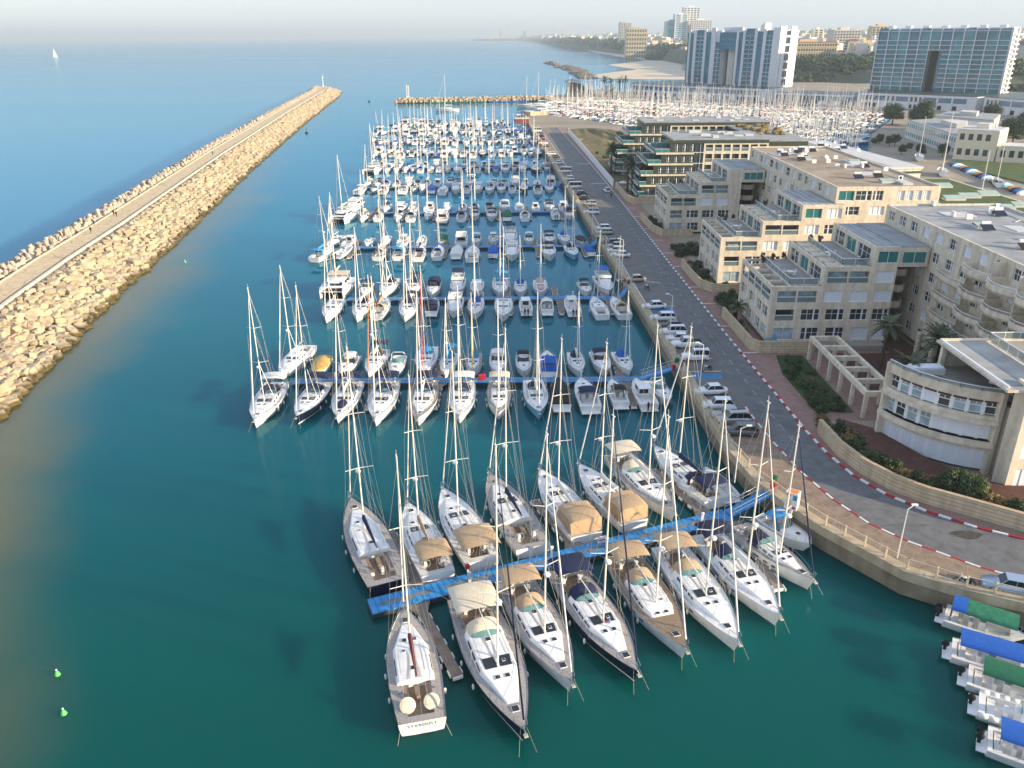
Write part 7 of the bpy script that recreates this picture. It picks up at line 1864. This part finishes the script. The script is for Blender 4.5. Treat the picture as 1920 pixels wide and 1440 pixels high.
def glassband(a0, a1, z1, z0=Z0+1):
    global b
    b = MB(); hb('hotelblue', a0, a1, .7, 1.0, z0, z1); b.m(M['hotelwhite'])
    z = z0
    b.m(M['hotelglass'])
    while z < z1-3: hb('hotelglass', a0, a1, .66, .70, z+2.6, z+2.8); z += 3.2
    b.build('glass_band', parent=ht)
def balc(a0, a1, z1, z0=Z0+1):
    global b
    b = MB(); hb('hotelblue', a0, a1, 1.1, 1.28, z0, z1); z = z0
    while z < z1-3:
        hb('hotelwhite', a0, a1, .1, 1.09, z, z+.28); hb('hotelglass', a0+.1, a1-.1, .15, .22, z+.28, z+1.2); z += 3.25
    hb('hotelwhite', (a0+a1)/2-.15, (a0+a1)/2+.15, .5, 1.1, z0, z1-4); b.build('balcony_stack', parent=ht)
for q, (k, lo, hi, z1) in enumerate((('g',-.6,1.2,51),('f',1.2,3.0,53.0),('g',3.0,6.6,51),('f',6.6,9.4,52.6),('b',9.4,17.4,53.2),('f',17.4,19.8,53.4),('g',19.8,25.0,51.4),('f',25.0,29.4,54.6),('b',29.4,34.9,44),
   ('g',49.2,50.4,50),('f',50.4,52.6,51.6),('g',52.6,56.6,51.4),('f',56.6,58.8,52.6),('b',58.8,67.6,53.8),('f',67.6,70.2,53.8),('g',70.2,75.6,51.5),('f',75.6,78.4,53.2),('b',78.4,84.4,52.4),('f',84.4,LH,54.2))):
    if k == 'g': glassband(lo, hi, z1)
    elif k == 'f': fin(lo, hi, z1)
    else: balc(lo, hi, z1)
b = MB(); hb('hotelblue', 33.4, 50.2, .4, 20, 38.5, 51.2); hb('hotelglass', 33.4, 50.2, .3, .39, 42, 42.5); hb('hotelglass', 33.4, 50.2, .3, .39, 46, 46.5); hb('hotelwhite', 29.4, 48, 10, 12, 51.2, 54.9); b.build('bridge', parent=ht)
b = MB(); hb('hotelwhite', 39.0, 41.5, 6, 9, Z0, 38.4); hb('cream', 41.5, 46, 5.5, 9, Z0, 38.4); hb('hotelwhite', 46, 48.6, 5, 9, Z0, 38.4); hb('cladgreen', 35.1, 48.9, 9.1, 12, Z0, 38.4); b.build('core', parent=ht)
# sunlit end wall with window frames
b = MB(); e = Vector(n); O2 = (H1[0]+u[0]*LH, H1[1]+u[1]*LH); u2 = n; n2 = (-u[0], -u[1])
def eb(m_, a0, a1, d0, d1, z0, z1): b.m(M[m_]); box_on(b, O2, u2, n2, a0, a1, d0, d1, z0, z1)
for a0, a1 in ((0,2.2),(3.0,7.6),(13.4,17.0),(17.8,20)): eb('hotelwhite', a0, a1, -.8, .0, Z0, 55.2)
for k in range(7): eb('hotelwhite', 7.6, 13.4, -.7, 0, Z0+k*6.0, Z0+k*6.0+1.4)
eb('wglass', 7.6, 13.4, -.15, -.02, Z0, 52); b.build('end_wall', parent=ht)
small('lift_housing', ['hotelwhite'], [(-2.5,2.5,-2.5,2.5,0,5.5)], (H1[0]+u[0]*68+n[0]*14, H1[1]+u[1]*68+n[1]*14, Z1-1.0), 'white lift housing on the roof of the blue hotel', 'lift housing')
# right hotel: one long glass slab with a tall opening
K1, K1b = (266,629), (330,573); d = Vector((K1b[0]-K1[0], K1b[1]-K1[1])); LK = d.length; u = (d.x/LK, d.y/LK); n = (-u[1], u[0])
hg = empty('hotel_slab', (0,0,0), 0, 'wide green glass hotel slab with white floor bands and a tall gap', 'hotel')
def kb(m_, a0, a1, d0, d1, z0, z1): b.m(M[m_]); box_on(b, K1, u, n, a0, a1, d0, d1, z0, z1)
nb = 12; bw_ = LK/nb; fl = 3.02
b = MB(); kb('hotelwhite', 0, bw_*5, 2, 19, Z0, 50.5); kb('hotelwhite', bw_*6.3, LK-1, 2, 19, Z0, 50.5); kb('hotelwhite', bw_*5, bw_*6.3, 2, 19, 38.5, 50.5); b.build('core', parent=hg)
for k in range(nb):
    b = MB(); a0, a1 = k*bw_, (k+1)*bw_; z0 = Z0 if k != 5 else 38.6
    kb('hotelglass' if (k*7) % 3 else 'hotelblue', a0, a1 if k != 4 else a1, 1.5, 1.98, z0, 52.3 if k % 4 else 53); b.build('glass_bay', parent=hg)
for j in range(14):
    z = Z0+j*fl; b = MB(); 
    if j == 12: continue
    if z < 38: kb('hotelwhite', 0, bw_*5, .3, 1.49, z, z+.38); kb('hotelglass', .2, bw_*5, .35, .45, z+.38, z+1.1); b.build('floor_band', parent=hg); b = MB(); kb('hotelwhite', bw_*6.3, LK, .3, 1.49, z, z+.38); kb('hotelglass', bw_*6.3, LK, .35, .45, z+.38, z+1.1); b.build('floor_band', parent=hg)
    else: kb('hotelwhite', 0, LK, .3, 1.49, z, z+.38); b.build('floor_band', parent=hg)
for k in range(nb+1):
    b = MB(); a = k*bw_; 
    if k == 5: a = bw_*5
    z0 = Z0 if not (5 < k < 6.3) else 38.5
    kb('hotelwhite', a-.28, a+.28, 0, 1.48, z0, 52.8); b.build('mullion', parent=hg)
b = MB(); kb('cladgreen', bw_*5.0, bw_*5.3, 0, 16, Z0, 38.4); kb('scrub', bw_*5.3, bw_*6.3, 14, 16, Z0, 38.4); kb('gel_cream', bw_*6.0, bw_*6.3, 2, 16, Z0, 38.4); b.build('atrium', parent=hg)
b = MB(); kb('hotelwhite', 0, LK, 1.5, 19.4, 52.3, 53.0)
for k in range(7): kb('hotelwhite', 4+k*12, 8+k*12, 6, 11, 53, 54.5)
b.build('roof', parent=hg)
O2 = (K1[0]+u[0]*LK, K1[1]+u[1]*LK); u2 = n; n2 = (-u[0], -u[1]); b = MB()
for a0, a1 in ((0,3.0),(4.6,9),(17,19.4)): eb('hotelwhite', a0, a1, -1, 0, Z0, 52.8)
for k in range(13): eb('gel', 3.0, 18, -2.4, 0, Z0+k*3.05, Z0+k*3.05+1.0)
b.build('end_wall', parent=hg)
# podium blocks
def podium(pts, z1, label, seed, blue=1):
    r = empty('podium_building', (0,0,0), 0, label, 'building'); b = MB(); b.m(M['hotelwhite']).prism(pts, 2.4, z1); b.build('wall', parent=r)
    b = MB(); b.m(M['cladgreen']).prism([(p[0], p[1]+1.0) for p in pts], z1, z1+.3); b.build('roof', parent=r)
    rr = random.Random(seed)
    a, c = pts[0], pts[1]; dd = Vector((c[0]-a[0], c[1]-a[1])); L = dd.length; uu = (dd.x/L, dd.y/L); nn = (-uu[1], uu[0]); x = 2
    while x < L-5:
        wd = rr.choice((1.6,1.6,1.6,8)); b = MB(); b.m(M['hotelblue' if wd > 2 else 'wglass']); 
        b.T = Matrix(((uu[0],nn[0],0,a[0]),(uu[1],nn[1],0,a[1]),(0,0,1,0),(0,0,0,1)))
        b.box(x, x+wd, -.12, .4, z1-4.4, z1-1.4)
        b.m(M['hotelwhite']).box(x-.15, x, -.4, .1, 2.5, z1-.5); b.m(M['black']).box(x, x+min(wd,2.6), -.1, .3, 2.8, 5.4)
        b.build('window', parent=r); x += wd+1.3
    return r
podium([(104,727),(193,642),(214,662),(150,760),(112,760)], 11.6, 'long white podium with columns below the blue glass hotel', 1)
podium([(198,637),(244,602),(262,630),(220,655)], 9.6, 'low white podium with blue glazing between the two hotels', 2)
podium([(246,598),(301,545),(345,575),(285,640),(266,632)], 11.6, 'white podium with dark arcade below the glass slab hotel', 3)
podium([(303,540),(322,490),(420,440),(470,520),(350,580)], 12.0, 'white podium wing with blue glazing running off beyond the slab hotel', 4)
# clutter on the quay before the hotels
for i, (px, py, c) in enumerate(((1690,196,'red'),(1560,188,'whitec'),(1330,184,'whitec'),(1740,200,'blue'),(1790,216,'red'),(1850,222,'orange'))):
    x, y = G(px, py, 4); simple('market_tent', [(c,'lathe',(0,0,2.4),[(2.6,0),(2.4,.4),(0,2.0)],4),('chrome','tube',(-1.6,-1.6,0),(-1.6,-1.6,2.5),.08),('chrome','tube',(1.6,-1.6,0),(1.6,-1.6,2.5),.08),('chrome','tube',(-1.6,1.6,0),(-1.6,1.6,2.5),.08),('chrome','tube',(1.6,1.6,0),(1.6,1.6,2.5),.08)], (x,y,2.5), '%s canopy tent on the hotel promenade, %s from left' % ({'red':'red','whitec':'white','blue':'blue','orange':'orange'}[c], nth(i)), 'tent')
# wavy roofed hall
r = empty('wavy_hall', (0,0,0), 0, 'low hall with dark glass and a wavy pale roof beside the basin mouth', 'building')
x0, y0 = G(1062,182,2.5); x1, y1 = G(1150,180,2.5); L = x1-x0
b = MB(); b.m(M['roofg']); rows = []
f_ = lambda t: 6+3.6*math.sin(t*2*PI*1.0+.6)+(2 if t < .35 else 0)
for k in range(25):
    t = k/24; z = 2.5+f_(t); rows.append([(x0+L*t, y0-2, z), (x0+L*t, y0+26, z+1.5)])
b.grid(rows, flip=True); b.build('roof', parent=r)
b = MB(); b.m(M['wglass'])
for k in range(24):
    t, t2 = k/24, (k+1)/24; b.poly([(x0+L*t,y0,2.5),(x0+L*t2,y0,2.5),(x0+L*t2,y0,2.5+f_(t2)-.1),(x0+L*t,y0,2.5+f_(t)-.1)])
b.build('glass_front', parent=r)
b = MB(); b.m(M['gel']).box(x0+L*.45, x0+L*.58, y0+12, y0+18, 2.5, 14.5); b.build('tower', parent=r)
# land east of the basin: blue glazed building, cream block, green yard
def blk(name, quad, z1, label, m_='citywhite', rows=0, roofm='roofw', z0=2.4, wm='wglass'):
    r = empty(name, (0,0,0), 0, label, 'building'); b = MB(); b.m(M[m_]).prism(quad, z0, z1); b.build('wall', parent=r)
    cx = sum(p[0] for p in quad)/len(quad); cy = sum(p[1] for p in quad)/len(quad)
    b = MB(); b.m(M[roofm]).prism([(cx+(p[0]-cx)*.97, cy+(p[1]-cy)*.97) for p in quad], z1, z1+.35); b.m(M[m_]).prism([(cx+(p[0]-cx)*.3, cy+(p[1]-cy)*.3) for p in quad], z1+.35, z1+2.2); b.build('roof', parent=r)
    a, c = quad[0], quad[1]; dd = Vector((c[0]-a[0], c[1]-a[1])); L = dd.length; uu = (dd.x/L, dd.y/L); nn = (-uu[1], uu[0])
    for j in range(rows):
        z = z0+(z1-z0)*(j+.35)/rows; hh = (z1-z0)/rows*.42
        b = MB(); b.m(M[wm]); b.T = Matrix(((uu[0],nn[0],0,a[0]),(uu[1],nn[1],0,a[1]),(0,0,1,0),(0,0,0,1))); x = 1.2
        while x < L-2: b.box(x, x+1.7, -.06, .3, z, z+hh); x += 3.1
        b.build('window_row', parent=r)
    return r
q_ = lambda *pp: [G(px, py, z) for px, py, z in pp]
blk('marina_office', [(195,411),(186,346),(200,345),(228,395),(212,418)], 10.5, 'low building with blue glazed upper storey east of the basin', rows=2, wm='hotelglass', roofm='roofg')
blk('marina_office', [(213,420),(229,396),(250,428),(232,447)], 11.5, 'grey roofed building behind the blue glazed one', rows=2, roofm='roofg')
blk('cream_block', [(181,337),(193,328),(204,341),(192,350)], 14, 'cream block with small square windows above the green yard', rows=2, m_='gel_cream')
blk('cream_wing', [(193.2,327.5),(250,298),(256,308),(202,338)], 8.5, 'low cream wing with a long window strip beside the cream block', rows=1, m_='gel_cream')
b = MB(); b.m(M['grass']).prism([(172,323),(180,332),(192,325),(240,300),(215,268),(176,268)], 2.5, 2.9); b.build('lawn', kind='structure')
b = MB(); b.m(M['stone']).prism([(109,244),(131,243),(133,150),(88,150),(88,204),(109,206)], 2.5, 10.0); b.m(M['grass']).prism([(110,243),(130,242),(132,151),(112,151),(110,200)], 10.0, 10.1); b.m(M['terrred']).prism([(89,203),(110,204),(112,151),(89,151)], 10.0, 10.08); b.build('planted_deck', label='low building with planted roof of grass and brown beds', cat='building')
rr = random.Random(9)
for i in range(14): 
    x, y = 115+(i % 3)*6.2+rr.uniform(-.5,.5), 163+(i//3)*15.5+(i % 3)*3; b = MB(); b.m(M['roofw']).box(-2.6,2.6,-1.2,1.2,0,.5); b.m(M['roofgreen']).poly([(-2.6,-1.2,.52),(2.6,-1.2,.52),(2.6,1.2,1.1),(-2.6,1.2,1.1)]); b.build('skylight', loc=(x,y,10.1), label='sloping green skylight panel on the planted deck, %s' % nth(i), cat='skylight', group='green skylights of the planted deck')
# boats stored ashore along the green yard, coloured upturned hulls
for i in range(22):
    x, y = 172.5-i*.45, 318-i*2.9; c = ['hblue','gel','hlblue','hwood','hnavy'][i % 5]; b = MB(); b.smooth = True; b.m(M[c]).ell((0,0,.3), (3.0,.95,1.0), 10, 6)
    b.build('stored_dinghy', loc=(x,y,2.6), rz=R(20), label='stored dinghy with %s hull in the line along the green yard, %s' % ({'hblue':'blue','gel':'white','hlblue':'pale blue','hwood':'brown','hnavy':'navy'}[c], nth(i)), cat='dinghy', group='dinghies stored along the green yard')
for i, (px, py, hm) in enumerate(((1765,328,34),(1722,300,26),(1868,348,22),(1838,372,22))):
    x, y = G(px, py, 2.5); r = empty('landed_yacht', (x,y,3.2), 1.2, 'white yacht standing ashore with tall bare mast, %s from left' % nth([1,0,2,3][i]), 'sailboat'); hb2_, st2 = hull_mb(11,3.4,1.2,M['gel'],n=8); hb2_.build('hull', parent=r); b = MB(); b.m(M['alumw']).tube((0,0,1),(1.6,0,hm*.62),.24 if i == 0 else .13,.09,n=6); b.m(M['wire']).tube((1.6,0,hm*.6),(5.3,0,1.2),.03,n=3); b.build('mast', parent=r)
for i in range(34):
    x, y = rr.uniform(212,330), rr.uniform(345,480); 
    if poly_in(x, y, [(190,352),(228,392),(254,428),(232,455),(190,430)]): continue
    tree(x, y, 2.5, rr.uniform(1.2,2.2), rr.choice((0,1)), 'broad green tree in the grove east of the marina office', 'trees east of the marina office')
for i in range(10): tree(rr.uniform(166,181), rr.uniform(342,392), 2.5, rr.uniform(.5,.9), 0, 'dark tree in the strip before the low blue glazed building', 'trees along the lane')
# ================================================================ COAST, BEACH, HILLS
b = MB(); b.m(M['sandm'])
bp = [(1112,146),(1160,149),(1283,150),(1310,150),(1310,112),(1283,114),(1225,106),(1180,103),(1140,99),(1095,93),(1080,89.5),(1120,99),(1170,108),(1215,113),(1170,119),(1140,122),(1165,127),(1195,131),(1150,136),(1120,140)]
b.prism([G(px,py,0) for px, py in bp], -1, .5); b.build('beach', kind='structure')
b = MB(); b.m(M['sandm']).prism([G(1480,148,3),G(1640,158,3),G(1640,128,3),G(1480,130,3)], 2.5, 3.0); b.build('beach', kind='structure')
def coastY(a):   # distance at which the shore is met, by direction a = X/Y
    T_ = [(-.02,99999),(.010,9800),(.0385,5700),(.062,3900),(.0825,3300),(.1195,2520),(.150,2050),(.2028,1500),(.24,1150),(.30,950),(.38,880),(.55,760),(1.6,600)]
    for (a0, y0), (a1, y1) in zip(T_[:-1], T_[1:]):
        if a0 <= a <= a1: return y0+(y1-y0)*(a-a0)/(a1-a0)
    return 600
rows = []
AS = [.008+.0045*k for k in range(60)]+[.278+.013*k for k in range(70)]
def land(a, Y, t):
    X = a*Y; c = min(1, t/ (110 if a < .21 else 60)); c = c*c*(3-2*c); far = min(1, max(0, t-150)/5200)
    h = .2+c*(22 if a < .2 else 20)+far*(26+22*min(1, a/.35))
    h += c*2.5*noise.noise(Vector((X*.02, Y*.02, 0)))+c*5*noise.noise(Vector((X*.004, Y*.004, 3)))+far*16*noise.noise(Vector((X*.0011, Y*.0008, 7)))+c*1.7*noise.noise(Vector((X*.11,Y*.11,1)))
    return h
TS = [0,8,20,35,50,65,80,95,115,140,170,210,260,320,400,500,620,760,920,1100,1350,1700,2100,2600,3200,4000,5000,6200,7600,9500]
M['hillm'] = mat('hillm', (.055,.075,.04), .95, col2=(.12,.12,.075), vscale=.03)
n_ = M['hillm'].node_tree
for a in AS:
    Yc = coastY(a); rows.append([(a*(Yc+t), Yc+t, land(a, Yc+t, t)) for t in TS])
b = MB(); b.m(M['hillm']); b.smooth = False; b.grid(rows, flip=True); b.build('hills', kind='structure')
def ground(x, y):
    a = x/y; Yc = coastY(a); t = y-Yc
    return land(a, y, t) if t > 0 else 2.5
# tree masses on the near hill behind the hotels
LC = leafmesh('crown', 1.0, 1.0, 260, 'leafd', .22, 8, 8); LCv = [tuple(v.co) for v in LC.vertices]; LCf = [tuple(p.vertices) for p in LC.polygons]
b = MB(); b.m(M['leafd']); rr = random.Random(12)
def addcl(x, y, z, s, m_):
    off = len(b.v); b.m(M[m_]); c, q = math.cos(x), math.sin(x)
    for v in LCv: b.v.append((x+s*(v[0]*c-v[1]*q), y+s*(v[0]*q+v[1]*c), z+s*.8*v[2]))
    for f in LCf: b.f.append(tuple(k+off for k in f)); b.mi.append(b.cur); b.sm.append(False)
for k in range(620):
    px = rr.uniform(1484,1650); py = rr.uniform(104,136); x, y = G(px, py, 12+ (136-py)*.2); x *= 1; addcl(x, y, max(2.5, ground(x,y))-1, rr.uniform(4,8), rr.choice(('leafd','leafm','leafm')))
for k in range(260):
    px = rr.uniform(1215,1290); py = rr.uniform(96,108); x, y = G(px, py, 6); addcl(x, y, ground(x,y)-2, rr.uniform(6,11), 'leafd')
for k in range(200):
    px = rr.uniform(1880,1990); py = rr.uniform(125,165); x, y = G(px, py, 6); addcl(x, y, ground(x,y)-2, rr.uniform(4,8), rr.choice(('leafd','leafm')))
for k in range(160):
    a = rr.uniform(.04,.13); Yc = coastY(a); t = rr.uniform(60,220); addcl(a*(Yc+t), Yc+t, land(a,Yc+t,t)-3, rr.uniform(9,20), 'leafd')
b.build('woodland', label='dark wooded slopes behind the hotels and along the headland', cat='woodland', kind='stuff')
# far city: low houses as things (largest 300), beyond that one mass
hs = []; rr = random.Random(31)
for k in range(1900):
    px = rr.uniform(1010,1985); a = (px-960)/FPX*1.0925
    if a < .03: continue
    Yc = coastY(a); t = rr.uniform(170, 3600)**1.0 if rr.random() < .65 else rr.uniform(170,900); Y = Yc+t; X = a*Y
    hs.append((X, Y, ground(X, Y), rr.uniform(9,24), rr.uniform(9,18), rr.choice((6,7,9,11,14,18)), rr.uniform(0,PI)))
hs.sort(key=lambda h: math.hypot(h[0], h[1]))
PH = []
def house(v):
    b = MB(); b.m(M[['citywhite','cityyel','citywhite','citywhite'][v]]).box(-.5,.5,-.5,.5,-.4,1)
    b.m(M['wglass'])
    for sy in (-.505,.505):
        for j in range(2):
            for k in range(3): b.box(-.4+k*.3,-.4+k*.3+.16,*sorted((sy, sy*.9)),.2+j*.4,.4+j*.4)
    if v in (1,3):
        b.m(M['redroof']).poly([(-.54,-.54,1),(.54,-.54,1),(0,0,1.35)]); b.poly([(.54,-.54,1),(.54,.54,1),(0,0,1.35)]); b.poly([(.54,.54,1),(-.54,.54,1),(0,0,1.35)]); b.poly([(-.54,.54,1),(-.54,-.54,1),(0,0,1.35)])
    else: b.m(M['roofw']).box(-.45,.45,-.45,.45,1,1.06); b.m(M['citywhite']).box(-.1,.3,-.1,.2,1.06,1.3)
    return b.build('city_house')
HP = [house(v) for v in range(4)]; hu = [False]*4
HL = ['low white flat roofed house among the trees of the far town','yellow house with red roof in the far town','white flat roofed house in the far town','white house with red roof in the far town']
for h in hs[:290]:
    v = rr.choice((0,1,2,2,3,0)); 
    if hu[v]: o = HP[v].copy(); COL.objects.link(o)
    else: o = HP[v]; hu[v] = True
    o.location = h[:3]; o.scale = (h[3], h[4], h[5]); o.rotation_euler = (0,0,h[6]); tag(o, HL[v], 'house', 'houses of the town behind the hotels')
b = MB()
for h in hs[290:]:
    b.m(M[rr.choice(('citywhite','citywhite','cityyel','roofw'))]); b.T = Matrix.Translation(h[:3]) @ Matrix.Rotation(h[6],4,'Z'); b.box(-h[3]*.6,h[3]*.6,-h[4]*.6,h[4]*.6,-3,h[5]*1.15)
b.T = None; b.build('far_town', label='scattered pale buildings of the distant town', cat='town', kind='stuff')
# named distant buildings: px of the foot, width px, height above
def distant(px, Y, wpx, top_py, label, m_='citywhite', nx=6, ny=10, depth=16, rot=0, wm='wglass', base=None, name='tower_block', rm=None):
    s = (Y*math.cos(TH)+45*math.sin(TH))/FPX
    x = px_to_x(px, Y, 30); W = wpx*s; zb = base if base is not None else ground(x, Y)-2
    lo, hi = zb, 400
    for _ in range(40):
        m2 = (lo+hi)/2
        if P_(x, Y, m2)[1] > top_py: lo = m2
        else: hi = m2
    zt = lo; r = empty(name, (x, Y, 0), rot, label, 'building')
    b = MB(); b.m(M[m_]).box(-W/2, W/2, 0, depth, zb, zt); b.build('wall', parent=r)
    b = MB(); b.m(M[rm or m_]).box(-W/2-.3, W/2+.3, -.3, depth+.3, zt, zt+.9); b.m(M[m_]).box(-W*.2, W*.15, depth*.3, depth*.7, zt+.9, zt+4); b.build('roof', parent=r)
    fh = (zt-zb)/ny
    for j in range(ny):
        b = MB(); b.m(M[wm])
        for i in range(nx): b.box(-W/2+W*(i+.18)/nx, -W/2+W*(i+.82)/nx, -.15, .4, zb+fh*(j+.25), zb+fh*(j+.8))
        b.m(M[m_]).box(-W/2, W/2, -.8, -.15, zb+fh*(j+.05), zb+fh*(j+.2)); b.build('window_row', parent=r)
    return r
distant(1166,2500,10,42,'tall pale twin apartment tower, left one', nx=3, ny=16, depth=30); distant(1177,2510,10,43,'tall pale twin apartment tower, right one', nx=3, ny=16, depth=30)
distant(1193,1950,38,54,'cream hotel block with square windows above the beach', 'cityyel', nx=8, ny=7, depth=26)
distant(1275,2200,24,27,'slanting blue glass tower beside the beach, lower part', 'hotelwhite', nx=2, ny=17, depth=30, wm='hotelglass'); 
distant(1259,2205,24,40,'blue glass shoulder of the slanting tower', 'hotelglass', nx=1, ny=4, depth=30, wm='hotelblue')
distant(1293,2230,30,14,'highest grey white tower behind the slanting one', 'hotelwhite', nx=5, ny=18, depth=24); distant(1313,2190,38,38,'tall white ribbed slab right of the highest tower', 'hotelwhite', nx=9, ny=14, depth=24)
distant(1432,1700,8,47,'small grey and white tower above the roof of the blue hotel'); distant(1532,1650,18,55,'plain cream tower left of the white terraced hotel', 'gel_cream', nx=2, ny=9)
distant(1585,1250,48,57,'white terraced hotel with many balconies above the slope', 'citywhite', nx=9, ny=9, depth=30); distant(1648,1350,34,50,'beige pair of towers behind the left edge of the slab hotel', 'cityyel', nx=5, ny=12)
distant(1520,1050,96,80,'long hotel with brown red roof and rows of arched balconies', 'cityyel', nx=20, ny=4, depth=26, rm='redroof'); distant(1625,1080,50,82,'low yellow villa block right of the red roofed hotel', 'cityyel', nx=8, ny=2, depth=14)
for i in range(36):
    px = 918+i*5.6+rr.uniform(-2,2); Y = rr.uniform(9500,12500); x = px_to_x(px, Y, 30)
    if i % 4 == 3 and i > 6: continue
    b = MB(); h = rr.uniform(70,150)*(1 if i < 20 else .8); w_ = rr.uniform(22,40); b.m(M['citywhite']).box(-w_/2,w_/2,0,w_,-5,h); b.build('skyline_tower', loc=(x,Y,5), label='hazy skyscraper on the far horizon, %s from left' % nth(i), cat='skyscraper', group='hazy skyscrapers on the horizon')
b = MB(); b.m(M['hillm']).prism([(-400,9300),(900,9000),(4000,9000),(4000,14000),(-300,14000)], -1, 14); b.build('far_coast', kind='structure')
# ================================================================ HAZE
hz = bpy.data.materials.new('haze'); hz.use_nodes = True; n_ = hz.node_tree
for q in list(n_.nodes):
    if q.type == 'BSDF_PRINCIPLED': n_.nodes.remove(q)
pv = n_.nodes.new('ShaderNodeVolumePrincipled'); pv.inputs['Color'].default_value = (.62,.74,.85,1); pv.inputs['Density'].default_value = 0.00015; pv.inputs['Anisotropy'].default_value = 0.1
n_.links.new(pv.outputs[0], [q for q in n_.nodes if q.type == 'OUTPUT_MATERIAL'][0].inputs['Volume'])
b = MB(); b.m(hz).box(-61000, 61000, -400, 61000, -4, 190); b.build('haze', kind='stuff')
